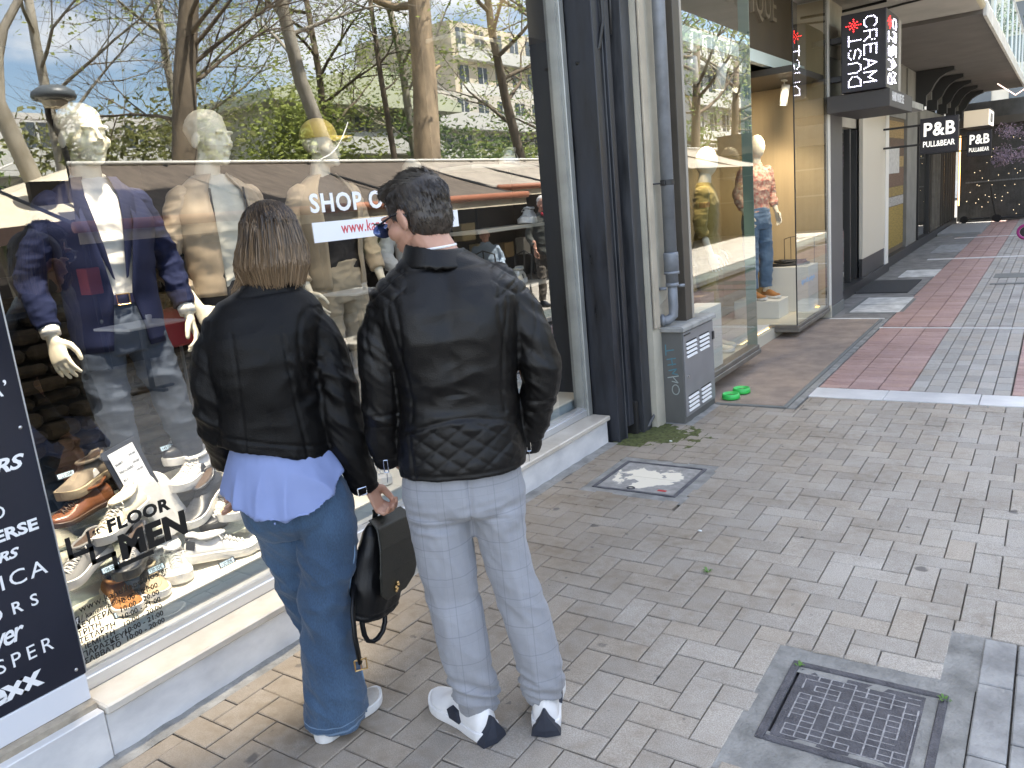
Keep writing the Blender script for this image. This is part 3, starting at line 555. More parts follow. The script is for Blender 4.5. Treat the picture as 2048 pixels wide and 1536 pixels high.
# near display box
FX = -2.17
nb = thing('display_box', 'nearer glass display box jutting out behind the utility cabinet', 'display window', (FX, 6.3, .2))
mb = MB(); mb.bbox(-2.42, FX-.0, 5.385, 5.50, .15, 3.5, .003); mb.build('dark_mullion', m_taupe, nb); mb = MB(); mb.bbox(-2.3, FX+.004, 5.50, 5.535, .2, 3.5, .003); mb.build('light_mullion', M('pale_mullion', (.33, .30, .25), .5), nb)
mb = MB(); mb.add([(FX, 5.535, .205), (FX, 7.02, .205), (FX, 7.02, 3.5), (FX, 5.535, 3.5)], [(0, 1, 2, 3)]); mb.build('front_pane', m_glass2, nb)
mb = MB(); mb.add([(FX-.008, 7.02, .205), (-3.0, 7.02, .205), (-3.0, 7.02, 3.5), (FX-.008, 7.02, 3.5)], [(0, 1, 2, 3)]); mb.build('side_pane', m_glass2, nb)
mb = MB(); mb.bbox(-2.26, FX+.02, 5.50, 7.05, .125, .165, .004); mb.bbox(-2.26, FX+.008, 5.50, 7.04, .165, .203, .004); mb.build('sill_profile', m_bronze, nb)
mb = MB(); mb.box(-3.6, -2.255, 5.51, 7.01, .13, .20); mb.build('box_floor', m_floor2, nb)
mb = MB(); mb.box(-3.64, -3.6, 5.38, 7.0, .12, 2.76); mb.build('back_panel', m_backw, nb)
mb = MB(); mb.bbox(-2.262, FX-.004, 7.015, 7.028, .2, 3.5, .001); mb.build('glass_edge', M('green_glass_edge', (.16, .24, .20), .3), nb)
# far display box
fb = thing('display_box', 'farther glass display box with a plain beige side wall inside', 'display window', (FX, 9.0, .14))
mb = MB(); mb.add([(FX, 8.36, .145), (FX, 9.70, .145), (FX, 9.70, 3.5), (FX, 8.36, 3.5)], [(0, 1, 2, 3)]); mb.build('front_pane', m_glass2, fb)
mb = MB(); mb.add([(-3.4, 8.35, .15), (FX-.01, 8.35, .15), (FX-.01, 8.35, 2.62), (-3.4, 8.35, 2.62)], [(0, 1, 2, 3)]); mb.build('side_pane', G('side_glass', (.97, .96, .93), base=.03, k=.25), fb)
mb = MB(); mb.bbox(-2.178, FX+.002, 8.343, 8.358, .14, 3.5, .001); mb.build('glass_edge', m_clamp, fb)
mb = MB(); mb.bbox(-3.4, FX+.02, 8.33, 9.72, .075, .115, .004); mb.bbox(-3.4, FX+.008, 8.335, 9.72, .115, .145, .003); mb.build('sill_profile', m_bronze, fb)
mb = MB(); mb.box(-3.4, -2.19, 8.365, 9.68, .146, .152); mb.build('box_floor', m_floor2, fb)
mb = MB(); mb.box(-3.5, -2.20, 9.69, 9.72, .15, 3.45); mb.build('beige_panel', m_beige, fb)
mb = MB(); mb.box(-3.52, -3.40, 8.35, 9.69, .1, 2.6); mb.build('back_panel', m_beige, fb)
mb = MB(); mb.box(-3.5, -2.19, 8.365, 9.685, 2.62, 2.68); mb.build('box_ceiling', m_taupe, fb)
mb = MB(); mb.box(-2.30, -2.24, 9.5, 9.6, .153, .158); mb.build('floor_light', M('warm_strip', (1, .55, .12), .5, emit=.9), fb)
mb = MB(); mb.text('lagers aft, spring in', .078, (FX+.003, 8.52, .545), (0, 1, 0), (0, 0, 1), .0006, .006, 'LEFT', 0, 1, .93); mb.build('lettering', M('blue_vinyl', (.25, .40, .62), .5), fb)
mb = MB(); mb.bbox(-2.20, FX-.002, 9.70, 9.735, .06, 3.5, .003); mb.build('dark_mullion', m_taupe, fb)
# white step with light strip in the doorway between the boxes
stp = thing('door_step', 'white doorway step with a glowing strip between the display boxes', 'step', (-2.7, 7.7, 0))
mb = MB(); mb.bbox(-3.6, -2.46, 7.04, 8.6, -.02, .15, .004); mb.build('step_block', m_lite, stp); mb = MB(); mb.box(-2.459, -2.452, 7.05, 8.45, .105, .120); mb.build('light_strip', M('warm_led', (1, .78, .40), .5, emit=1.8), stp)
# plinths
def plinth(x0, x1, y0, y1, z0, z1, lab, m=None): mb = MB(); mb.bbox(x0, x1, y0, y1, z0, z1, .003); return tag(mb.build('display_plinth', m or m_lite), lab, 'plinth')
plinth(-2.42, -2.21, 5.72, 6.22, .2, .70, 'tall white plinth inside the nearer glass display box')
plinth(-2.62, -2.40, 6.28, 6.62, .2, .74, 'brown topped plinth before the mustard mannequin', M('oak_plinth', (.30, .22, .14), .6))
plinth(-2.95, -2.46, 8.72, 9.10, .152, .345, 'low white plinth with a sneaker beneath the jeans mannequin')
plinth(-2.74, -2.27, 9.22, 9.66, .152, .655, 'tall cream plinth with black belts in the farther display box')
bl = thing('belt', 'coiled black belts lying on the tall cream plinth', 'belts', (-2.5, 9.4, .655))
for k in range(6):
    mb = MB(); a0 = random.random()*6; cx, cyy = -2.5+random.uniform(-.10, .06), 9.4+random.uniform(-.05, .05)
    mb.tube([(cx+(.10+.01*t)*math.cos(a0+t*.5), cyy+.07*math.sin(a0+t*.5), .668+.009*k+.004*math.sin(t)) for t in range(11)], (.004, .014), 6); mb.build('strap', m_clamp, bl, True)
fr = thing('wire_frame', 'thin dark wire display frame standing on the tall cream plinth', 'display frame', (-2.45, 9.55, .655)); mb = MB()
a, b, z1 = (-2.53, 9.5), (-2.30, 9.62), .97
for p, q in (((*a, .657), (*a, z1)), ((*b, .657), (*b, z1)), ((*a, z1), (*b, z1)), ((a[0]-.1, 9.6, .657), (a[0]-.1, 9.6, z1-.03)), ((a[0]-.1, 9.6, z1-.03), (*a, z1))): mb.tube([p, q], .004, 5)
mb.build('wire', m_taupe, fr)
# spotlights
def spot(x, y, z, lab, tilt=.5, on=True):
    t = thing('spotlight', lab, 'spotlight', (x, y, z), 'white track spotlights'); d = Vector((-.2, .35*tilt, -1)).normalized(); c = Vector((x, y, z))
    mb = MB(); mb.tube([c-d*.10, c+d*.10], .042, 14); mb.build('lamp_can', m_lite, t, True)
    mb = MB(); mb.tube([c+d*.085, c+d*.1015], .036, 14); mb.build('lens', M('lamp_lens', (1, .9, .7), .4, emit=2.5), t)
    mb = MB(); mb.bbox(x-.02, x+.02, y-.06, y+.06, z+.135, z+.18, .004); mb.tube([(x, y, z+.17), tuple(c-d*.02)], .007, 6); mb.build('bracket', m_lite, t)
    return t
def lamp(name, loc, power, size, target=None, col=(1, .84, .62), spotang=1.2):
    l = bpy.data.lights.new(name, 'SPOT'); l.energy = power; l.color = col; l.spot_size = spotang; l.spot_blend = .6; l.shadow_soft_size = size
    o = bpy.data.objects.new(name, l); COL.objects.link(o); o.location = loc; d = Vector(target)-Vector(loc); o.rotation_euler = d.to_track_quat('-Z', 'Y').to_euler(); return o
spot(-2.45, 6.45, 2.52, 'leftmost tilted white spotlight in the nearer display box', 2); spot(-2.32, 6.72, 2.47, 'second white spotlight hanging in the nearer display box', .2); spot(-2.42, 8.95, 2.47, 'white spotlight under the farther display box ceiling', .3)
lamp('boutique_spot', (-2.42, 6.5, 2.38), 16, .04, (-2.6, 6.6, .9)); lamp('boutique_spot', (-2.35, 6.72, 2.34), 14, .04, (-2.4, 5.9, .4)); lamp('boutique_spot', (-2.42, 8.95, 2.34), 14, .04, (-2.75, 9.3, .8), spotang=1.9); lamp('boutique_spot', (-2.3, 8.6, 2.5), 9, .05, (-2.9, 9.69, 1.3), spotang=1.8)
# dark grey pillar with white edge
gp = thing('grey_pillar', 'dark grey clad pillar with a thin white edge past the display boxes', 'pillar', (-2.2, 10.0, 0))
mb = MB(); mb.bbox(-2.5, -2.152, 9.785, 10.40, .12, 2.88, .003); mb.build('grey_cladding', M('grey_cladding', (.085, .085, .088), .5, var=.1, vs=2), gp)
mb = MB(); mb.bbox(-2.5, -2.150, 9.74, 9.783, .14, 3.5, .002); mb.build('white_edge', m_lite, gp); mb = MB(); mb.bbox(-2.5, -2.155, 9.78, 10.42, 2.88, 3.6, .003); mb.build('beige_head', m_cream, gp)
mb = MB(); mb.bbox(-2.5, -2.142, 9.78, 10.43, -.02, .12, .004); mb.build('pillar_foot', m_rub, gp); mb = MB(); mb.bbox(-2.4, -2.145, 9.73, 9.78, -.02, .14, .006); mb.build('white_foot', m_cream, gp)
# ================================================================== THE STREET BEYOND: signs, facade, balcony, far front
m_signdk = M('sign_dark', (.020, .018, .024), .4, var=.15, vs=4); m_signside = M('sign_side', (.30, .28, .24), .6)
LEDW = M('white_led', (.80, .78, 1), .4, emit=3.2); LEDR = M('red_led', (1, .02, .02), .4, emit=2.6)
GL = {'C': [[(1, .82), (.75, 1), (.3, 1), (0, .75), (0, .25), (.3, 0), (.75, 0), (1, .18)]], 'R': [[(0, 0), (0, 1), (.7, 1), (.95, .85), (.95, .62), (.7, .47), (0, .47)], [(.5, .47), (1, 0)]], 'E': [[(1, 1), (0, 1), (0, 0), (1, 0)], [(0, .52), (.8, .52)]],
      'A': [[(0, 0), (.5, 1), (1, 0)], [(.2, .36), (.8, .36)]], 'M': [[(0, 0), (0, 1), (.5, .35), (1, 1), (1, 0)]], 'D': [[(0, 0), (0, 1), (.6, 1), (1, .7), (1, .3), (.6, 0), (0, 0)]], 'U': [[(0, 1), (0, .3), (.25, 0), (.75, 0), (1, .3), (1, 1)]],
      'S': [[(.95, .85), (.7, 1), (.3, 1), (.03, .8), (.1, .58), (.9, .42), (.97, .2), (.7, 0), (.3, 0), (.03, .15)]], 'T': [[(0, 1), (1, 1)], [(.5, 1), (.5, 0)]]}
def dots(strokes, step):
    out = []
    for s_ in strokes:
        for a, b in zip(s_, s_[1:]):
            n = max(1, int(math.hypot(b[0]-a[0], b[1]-a[1])/step)); out += [(a[0]+(b[0]-a[0])*i/n, a[1]+(b[1]-a[1])*i/n) for i in range(n)]
        out.append(s_[-1])
    return out
def led(face, o, across, r, par):
    """CREAM reads down, DUST reads up; o is the face's top left, across the face's horizontal direction; face normal bulges by r"""
    o, ax = Vector(o), Vector(across); W_, H_ = ax.length, .78; ax.normalize(); nrm = ax.cross(Vector((0, 0, 1)))
    w = MB(); rd = MB(); hl = .105; lw = .088
    def put(mb, u, v): mb.ball(o+ax*(u*W_)+Vector((0, 0, -v*H_))+nrm*.001, (r, r, r), 6, 4)
    for k, ch in enumerate('CREAM'):
        v0 = .07+k*.175
        for (x, y) in dots(GL[ch], .15): put(w, .52+y*.27, v0+x*.125)
    for k, ch in enumerate('DUST'):
        v0 = .93-k*.175
        for (x, y) in dots(GL[ch], .15): put(w, .44-y*.27, v0-x*.125)
    for (x, y) in [(math.cos(a)*q, math.sin(a)*q) for q, n in ((.03, 1), (.35, 6), (.65, 8), (.95, 4)) for a in [6.283*i/n for i in range(n)]]+[(.5, .5), (-.5, .5), (.5, -.5), (-.5, -.5)]: put(rd, .28+x*.17, .15+y*.08)
    stuff(w.build('white_leds', LEDW, par, True)); stuff(rd.build('red_leds', LEDR, par, True))
sg = thing('led_sign', 'black box sign with dotted white CREAM and DUST letters and a red flower', 'sign', (-1.77, 9.95, 2.85))
mb = MB(); mb.bbox(-1.992, -1.552, 9.575, 10.34, 2.452, 3.235, .006); mb.build('sign_box', m_signdk, sg)
mb = MB(); mb.bbox(-1.99, -1.546, 10.345, 10.50, 2.46, 3.22, .004); mb.build('sign_back', m_signside, sg)
led('front', (-1.99, 9.574, 3.232), (.438, 0, 0), .0050, sg); led('side', (-1.5505, 9.58, 3.232), (0, .76, 0), .0045, sg)
[MB().bbox(-2.16, -1.98, 9.8, 9.9, z, z+.06, .003).build('bracket', m_signdk, sg) for z in (2.6, 3.0)]
hd = thing('door_header', 'dark box header with small lettering beneath the dotted sign', 'sign', (-1.8, 10.2, 2.35))
mb = MB(); mb.bbox(-2.15, -1.52, 9.62, 11.2, 2.265, 2.445, .004); mb.build('header_box', M('header_grey', (.06, .055, .052), .6), hd)
mb = MB(); mb.text('HAND MADE ICE', .13, (-1.5185, 9.75, 2.33), (0, 1, 0), (0, 0, 1), .001, .01, 'LEFT', 0, 1, .8); stuff(mb.build('lettering', m_wht, hd))
# doorway with white pillar
fac = thing('street_facade', 'shaded shop facade running along the street beyond the dotted sign', 'building', (-4, 18, 0))
m_beigew = M('beige_facade', (.36, .33, .27), .85, var=.15, vs=2); m_granite = M('black_granite', (.035, .034, .035), .35, var=.3, vs=40); m_fac = M('grey_facade', (.20, .195, .175), .8, var=.2, vs=2)
wall(-6, -2.75, 10.4, 14.2, 0, 2.3, m_inwall, 'recess_wall', fac); wall(-6, -2.40, 10.4, 14.2, 2.22, 3.6, m_beigew, 'lintel', fac); wall(-6, -2.28, 10.43, 14.5, -.02, .13, m_granite, 'step', fac)
wall(-6, -2.42, 14.5, 15.1, 0, 3.4, m_fac, 'pier', fac); wall(-6, -2.40, 17.12, 18.4, 0, 3.4, m_fac, 'pier', fac); wall(-6, -2.46, 15.1, 17.12, 0, 2.6, m_backw, 'panel', fac); wall(-6, -2.43, 15.1, 17.12, 2.5, 3.4, m_fac, 'lintel', fac); wall(-6, -2.36, 14.5, 26, -.02, .16, m_granite, 'base_course', fac)
wall(-6, -2.5, 18.4, 26, 0, 2.5, m_black, 'recess_wall', fac); wall(-6, -2.35, 18.4, 26, 2.45, 2.75, m_fac, 'lintel', fac)
wall(-7, -2.42, 14.5, 26, 3.4, 5.2, m_fac, 'upper_wall', fac); wall(-7, -2.42, 10.4, 14.5, 3.6, 5.0, m_beigew, 'upper_wall', fac)  # unseen tops kept low so the sun reaches the opposite paving
wp = thing('white_pillar', 'cream panelled pillar with a bright white edge beside the doorway', 'pillar', (-2.35, 13.4, 0))
mb = MB(); mb.bbox(-2.36, -2.305, 12.45, 14.22, .40, 2.5, .004); mb.build('cream_panel', M('cream_panel', (.60, .55, .45), .6), wp); mb = MB(); mb.bbox(-2.7, -2.295, 14.225, 14.50, .0, 2.56, .004); mb.build('white_edge', M('white_edge', (.75, .73, .68), .6), wp)
mb = MB(); mb.bbox(-2.36, -2.315, 12.45, 14.22, .13, .398, .003); mb.build('black_base', m_granite, wp)
dr = thing('glass_door', 'dark framed glass door set back beside the cream pillar', 'door', (-2.6, 11.6, .13))
for y in (10.45, 11.2, 11.95, 12.4): mb = MB(); mb.bbox(-2.46, -2.38, y, y+.07, .13, 2.2, .003); mb.build('door_frame', m_clamp, dr)
for y in (10.52, 11.27, 12.02): mb = MB(); mb.add([(-2.42, y, .14), (-2.42, y+.68 if y < 12 else y+.38, .14), (-2.42, y+.68 if y < 12 else y+.38, 2.2), (-2.42, y, 2.2)], [(0, 1, 2, 3)]); mb.build('door_pane', m_glass2, dr)
mb = MB(); mb.tube([(-2.38, 11.25, .7), (-2.35, 11.25, .75), (-2.35, 11.25, 1.75), (-2.38, 11.25, 1.8)], .016, 6); mb.build('handle', m_alu, dr)
# posters
nbd = thing('notice_panel', 'panel of ochre and brown poster sheets on the shaded wall', 'poster panel', (-2.45, 16.1, 0))
cols = [(.26, .17, .06), (.10, .06, .035), (.30, .21, .08), (.13, .075, .045), (.24, .17, .05), (.33, .32, .30), (.27, .19, .04)]
zz = [2.45, 2.15, 1.85, 1.65, 1.32, 1.15, .98, .25]
for k in range(7): mb = MB(); mb.bbox(-2.458, -2.452+.002*(k % 2), 15.13, 17.08, zz[k+1]+.006, zz[k]-.006, .001); mb.build('poster_sheet', M('poster', cols[k], .7, var=.3, vs=5, stretch=(1, 1, 9)), nbd)
mb = MB(); mb.bbox(-2.45, -2.44, 15.4, 16.5, 1.55, 2.0, .001); mb.build('white_sheet', M('white_sheet', (.5, .49, .46), .7, var=.2, vs=12), nbd)
# dark shop windows
for k, (y0, y1) in enumerate(((18.55, 20.2), (20.5, 22.6), (22.9, 25.6))):
    w_ = thing('dark_shop_window', ('first dark shop window beyond the ochre posters', 'second dark window under the blade signs', 'last dark slatted shop window before the string lights')[k], 'shop window', (-2.4, y0, .16))
    for y in (y0, y1-.06): mb = MB(); mb.bbox(-2.46, -2.38, y, y+.06, .16, 2.44, .003); mb.build('jamb', (m_clamp, m_taupe, m_taupe)[k], w_)
    mb = MB(); mb.add([(-2.43, y0, .17), (-2.43, y1, .17), (-2.43, y1, 2.44), (-2.43, y0, 2.44)], [(0, 1, 2, 3)]); mb.build('pane', m_glass2 if k == 0 else M('smoked_pane', (.05, .045, .038), .15), w_)
    if k: 
        for y in np.arange(y0+.5, y1-.2, .52): mb = MB(); mb.bbox(-2.42, -2.37, y, y+.05, .17, 2.44, .003); mb.build('slat', m_bronze if k == 1 else m_taupe, w_)
# metal lip and small canopies
cnp = thing('metal_canopy', 'shallow metal canopy over the poster panel', 'canopy', (-2.2, 13.8, 2.5)); mb = MB(); mb.bbox(-2.45, -1.9, 12.5, 15.2, 2.50, 2.60, .005); mb.build('canopy_edge', M('canopy_metal', (.36, .36, .35), .5, .4, var=.3, vs=4), cnp); mb = MB(); mb.box(-2.42, -1.93, 12.55, 15.15, 2.60, 2.61); mb.build('canopy_top', m_fac, cnp)
# balcony: soffit, edge, glass railing
bal = thing('balcony', 'long balcony over the pavement with a concrete edge and glass railing', 'balcony', (-1.6, 18, 3.4))
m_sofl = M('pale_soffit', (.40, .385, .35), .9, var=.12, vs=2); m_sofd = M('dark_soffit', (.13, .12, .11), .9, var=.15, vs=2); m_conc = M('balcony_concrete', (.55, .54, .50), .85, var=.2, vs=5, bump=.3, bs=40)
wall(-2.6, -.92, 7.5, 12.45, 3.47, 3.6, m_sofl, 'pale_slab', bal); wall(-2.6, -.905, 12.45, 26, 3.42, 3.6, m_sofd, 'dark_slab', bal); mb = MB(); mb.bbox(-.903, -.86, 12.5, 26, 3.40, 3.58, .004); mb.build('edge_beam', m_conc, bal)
mb = MB(); mb.tube([(-.93, 7.5, 3.53), (-.93, 12.48, 3.53)], .06, 10); mb.build('edge_roll', M('beige_roll', (.42, .37, .26), .7), bal, True)
mb = MB(); mb.box(-.885, -.875, 7.5, 26, 3.62, 4.45); mb.build('glass_railing', G('railing_glass', (.70, .82, .85), .3, .4), bal)
for y in np.arange(12.6, 26, 1.6): mb = MB(); mb.bbox(-.90, -.86, y, y+.05, 3.585, 4.5, .003); mb.build('railing_post', m_alu, bal)
mb = MB(); mb.box(-.90, -.86, 7.5, 26, 4.505, 4.54); mb.build('handrail', m_alu, bal)
# wires and cracks on the soffit
mb = MB(); mb.tube([(-2.3, 11.2, 3.45), (-1.6, 10.9, 3.455), (-1.0, 10.7, 3.45)], .012, 5); mb.tube([(-2.3, 10.6, 3.45), (-1.7, 10.5, 3.455)], .015, 5); tag(mb.build('ceiling_cable', m_cable), 'dark cables fixed to the pale ceiling over the dotted sign', 'cable')
# arches and fins on the wall under the balcony
for k in range(5):
    y0 = 18.3+k*1.75
    t = thing('arched_window', ('nearest', 'second', 'third', 'fourth', 'farthest')[k]+' dark arched upper window between fins beneath the balcony', 'window', (-2.35, y0, 2.75), 'arched windows beneath the balcony')
    mb = MB(); n = 14; yc, zc, r0, r1 = y0+.62, 2.95, .42, .52
    ring = []
    for rr in (r0, r1): ring.append([(yc+rr*math.cos(a), zc+rr*1.05*math.sin(a)) for a in np.linspace(0, math.pi, n)])
    for i in range(n-1): mb.prism([ring[0][i], ring[0][i+1], ring[1][i+1], ring[1][i]], 0, -2.42, -2.27)
    mb.build('arch_frame', m_fac, t); mb = MB(); mb.box(-2.42, -2.22, y0-.2, y0-.02, 2.76, 3.41); mb.build('fin', m_clamp, t)
    mb = MB(); mb.prism([(-2.22, 3.41), (-2.22, 2.95), (-2.14, 3.02), (-2.08, 3.14), (-2.0, 3.24), (-1.88, 3.31), (-1.75, 3.35), (-1.75, 3.41)], 1, y0-.2, y0-.02); mb.build('fin_bracket', m_clamp, t)
    mb = MB(); mb.box(-2.44, -2.41, y0+.1, y0+1.14, 2.76, 3.38); mb.build('pane', M('green_pane', (.02, .03, .02), .1), t)
# blade signs
def blade(y, x0, x1, z0, z1, lab):
    t = thing('blade_sign', lab, 'sign', ((x0+x1)/2, y, z0), 'black blade signs')
    mb = MB(); mb.bbox(x0, x1, y, y+.12, z0, z1, .004); mb.build('sign_panel', m_signdk, t); w = x1-x0; h = z1-z0; ml = M('lit_letter', (.85, .82, .74), .5, emit=.25)
    mb = MB(); mb.text('P&B', h*.52, (x0+w*.08, y-.002, z0+h*.50), (1, 0, 0), (0, 0, 1), .004, .024, 'LEFT', 0, 1.08, 1.0, w*.84); stuff(mb.build('sign_letter', ml, t))
    mb = MB(); mb.text('PULL&BEAR', h*.225, (x0+w*.08, y-.002, z0+h*.19), (1, 0, 0), (0, 0, 1), .004, .012, 'LEFT', 0, 1.0, 1.0, w*.84); stuff(mb.build('sign_letter', ml, t))
    for z in (z0+h*.25, z0+h*.8): mb = MB(); mb.bbox(-2.40, x0+.01, y+.03, y+.07, z, z+.03, .002); mb.build('bracket', m_clamp, t)
blade(14.0, -1.79, -1.28, 1.80, 2.315, 'nearer black P&B blade sign projecting over the pavement'); blade(20.0, -1.66, -1.22, 1.73, 2.24, 'farther smaller P&B blade sign before the string lights')
ub = thing('light_box_sign', 'cream light box sign with tall dark letters over the far blade sign', 'sign', (-1.5, 20.4, 2.35)); mb = MB(); mb.bbox(-1.76, -1.30, 20.3, 21.6, 2.34, 2.68, .005); mb.build('sign_box', M('cream_box', (.62, .52, .38), .6, emit=.12), ub)
mb = MB(); mb.bbox(-1.298, -1.285, 20.32, 21.58, 2.36, 2.66, .002); mb.build('white_face', M('lit_white', (.75, .72, .66), .5, emit=.35), ub); mb = MB(); mb.text('URIN', .26, (-1.283, 20.5, 2.42), (0, 1, 0), (0, 0, 1), .002, .03, 'LEFT', 0, 1.5, .9); stuff(mb.build('sign_letter', m_clamp, ub))
for z in (2.335, 2.682): mb = MB(); mb.bbox(-1.765, -1.28, 20.295, 21.6, z, z+.012, .002); mb.build('edge_bar', m_clamp, ub)
mb = MB(); mb.box(-2.25, -2.22, 25.0, 25.03, .52, 2.32); tag(mb.build('light_tube', M('orange_tube', (1, .50, .16), .5, emit=1.6)), 'thin orange vertical light tube at the far shop corner', 'light')
mb = MB(); mb.tube([(-1.2, 21, 3.2), (-.95, 23, 3.05)], .012, 5); mb.tube([(-.95, 23, 3.05), (-.75, 22.2, 3.1)], .012, 5); tag(mb.build('neon_tube', M('pink_tube', (.9, .6, .5), .5, emit=.6)), 'thin pale bent tube light under the balcony', 'light')
# far front with curtains of fairy lights
ff = thing('restaurant_building', 'dark restaurant front hung with strings of fairy lights at the street end', 'building', (-1, 26.5, 0))
wall(-2.4, 5, 26.5, 27, 0, 3.2, M('dark_front', (.05, .05, .048), .4, var=.5, vs=3), 'front_wall', ff); wall(-2.4, 5, 25.9, 26.5, 2.55, 2.75, m_taupe, 'awning_board', ff)
for z in (1.05, 1.85): mb = MB(); mb.box(-2.2, 5, 26.40, 26.43, z, z+.04); mb.build('rail', M('rail_grey', (.16, .17, .17), .5), ff)
mb = MB(); rr = random.Random(3)
for k in range(24):
    x = -2.15+k*.075+rr.uniform(-.02, .02)
    for j in range(20):
        if rr.random() < .15: z = .15+j*.115+rr.uniform(-.05, .05); mb.ball((x+rr.uniform(-.02, .02), 26.2+rr.uniform(0, .15), z), (.0095,)*3, 5, 3)
stuff(mb.build('fairy_light', M('fairy_light', (1, .80, .48), .5, emit=.6), ff)); mb = MB()
for k in range(24): x = -2.15+k*.075; mb.box(x, x+.004, 26.28, 26.284, .1, 2.5)
stuff(mb.build('string', m_clamp, ff))
m_fol = lambda n, c: M(n, c, .7, var=.5, vs=4)
def leaf_blob(mb, c, r, n, s, rnd, flat=.8):
    for k in range(n):
        d = Vector((rnd.gauss(0, 1), rnd.gauss(0, 1), rnd.gauss(0, 1)*flat)); d = d.normalized()*rnd.random()**.4; p = Vector(c)+Vector((d.x*r[0], d.y*r[1], d.z*r[2]))
        a = Vector((rnd.gauss(0, 1), rnd.gauss(0, 1), rnd.gauss(0, 1))).normalized(); b = a.orthogonal().normalized(); a *= s*rnd.uniform(.6, 1.3); b *= s*.55*rnd.uniform(.6, 1.3)
        mb.add([p-a, p+b, p+a, p-b], [(0, 1, 2, 3)])
bt = thing('blossom_tree', 'lilac blossom cluster hanging at the far end of the street', 'blossom', (-.95, 22.5, 0)); mb = MB(); rr = random.Random(5)
for k in range(16): leaf_blob(mb, (-1.0+rr.uniform(-.3, .75), 22.5+rr.uniform(-.5, .5), 1.95+rr.uniform(-.35, .35)), (.22, .25, .2), 90, .03, rr)
mb.build('crown', M('lilac_blossom', (.20, .145, .18), .8, var=.4, vs=8), bt); mb = MB(); mb.tube([(-.3, 22.6, 0), (-.33, 22.6, 1.2), (-.6, 22.5, 1.9)], [.07, .05, .03], 7); mb.build('trunk', M('grey_bark', (.12, .10, .08), .9), bt)
# kick scooters and pink ball shaped wheel
def scooter(x, y, lab):
    t = thing('kick_scooter', lab, 'scooter', (x, y, 0), 'dark scooters parked at the street end')
    mb = MB(); mb.bbox(x-.34, x+.22, y-.07, y+.07, .09, .13, .01); mb.build('deck', m_clamp, t)
    for xx in (x-.40, x+.36): mb = MB(); mb.prism([(xx+.10*math.cos(a), .10+.10*math.sin(a)) for a in np.linspace(0, 6.1, 14)], 1, y-.025, y+.025); w_ = mb.build('wheel', M('tyre', (.02, .02, .02), .8), t)
    mb = MB(); mb.tube([(x+.36, y, .1), (x+.26, y, .6), (x+.22, y, .95)], .02, 6); mb.build('stem', m_clamp, t); mb = MB(); mb.tube([(x+.22, y-.22, .96), (x+.22, y+.22, .96)], .016, 6); mb.build('handlebar', m_clamp, t)
scooter(-1.75, 25.6, 'dark kick scooter below the fairy lights'); scooter(-.95, 25.5, 'second dark kick scooter nearer the street edge')
pk = thing('pink_wheel', 'small pink wheel showing at the right edge of the street', 'wheel', (-.52, 19.3, .17)); mb = MB(); mb.tube([(-.53+.13*math.cos(a), 19.3, .16+.13*math.sin(a)) for a in np.linspace(0, 6.28, 20)], .03, 6); mb.build('tyre', M('pink_rubber', (.45, .05, .25), .5), pk); mb = MB(); mb.tube([(-.53, 19.29, .16), (-.53, 19.31, .16)], .10, 12); mb.build('rim', m_clamp, pk)
mb = MB(); mb.bbox(-2.35, -1.45, 21.4, 24.6, -.02, .06, .01); tag(mb.build('ramp', M('ramp_grey', (.30, .30, .29), .8)), 'low grey ramp at the foot of the slatted windows', 'ramp')
mb = MB(); mb.box(-.72, .4, 12.4, 12.52, -.01, .006); mb.box(-.72, .4, 13.1, 13.6, -.01, .005); tag(mb.build('drain_channel', m_rub), 'dark drain channels crossing the pale paving stripe', 'drain')
# bright blocks far behind
def block(x0, x1, y, h, lab, c, nf, nw, z0=0):
    t = thing('far_building', lab, 'building', ((x0+x1)/2, y, 0)); m = M('far_wall', c, .8, var=.1, vs=1); mg = M('far_glass', (.10, .12, .14), .2); mbal = M('far_balcony', (.62, .60, .55), .8)
    mb = MB(); mb.box(x0, x1, y, y+8, 0, h); mb.build('wall', m, t); fh = h/nf; ww = (x1-x0)/nw
    for f in range(nf):
        for w in range(nw): mb = MB(); mb.box(x0+ww*(w+.22), x0+ww*(w+.78), y-.06, y-.01, f*fh+.35*fh, f*fh+.85*fh); mb.build('window', mg, t)
        mb = MB(); mb.box(x0-.2, x1+.2, y-1.1, y-.01, f*fh+.02, f*fh+.18); mb.box(x0-.2, x1+.2, y-1.12, y-1.05, f*fh+.18, f*fh+.28*fh); mb.build('balcony', mbal, t)
block(-9, -.9, 46, 15, 'bright apartment block with balconies far down the street', (.62, .58, .50), 5, 5); block(-.5, 12, 58, 18, 'pale taller block at the very end of the street', (.66, .64, .58), 6, 6)
lt = thing('leafy_branch', 'leafy green branch hanging in at the top right corner', 'tree', (-.6, 24, 0)); mb = MB(); rr = random.Random(9); leaf_blob(mb, (-.55, 24, 4.9), (.35, .5, .5), 420, .045, rr); mb.build('crown', M('branch_leaf', (.05, .09, .03), .7), lt); mb = MB(); mb.tube([(.6, 24, 0), (.5, 24, 3), (-.3, 24, 4.8)], [.12, .08, .03], 7); mb.build('trunk', M('branch_bark', (.10, .08, .06), .9), lt)
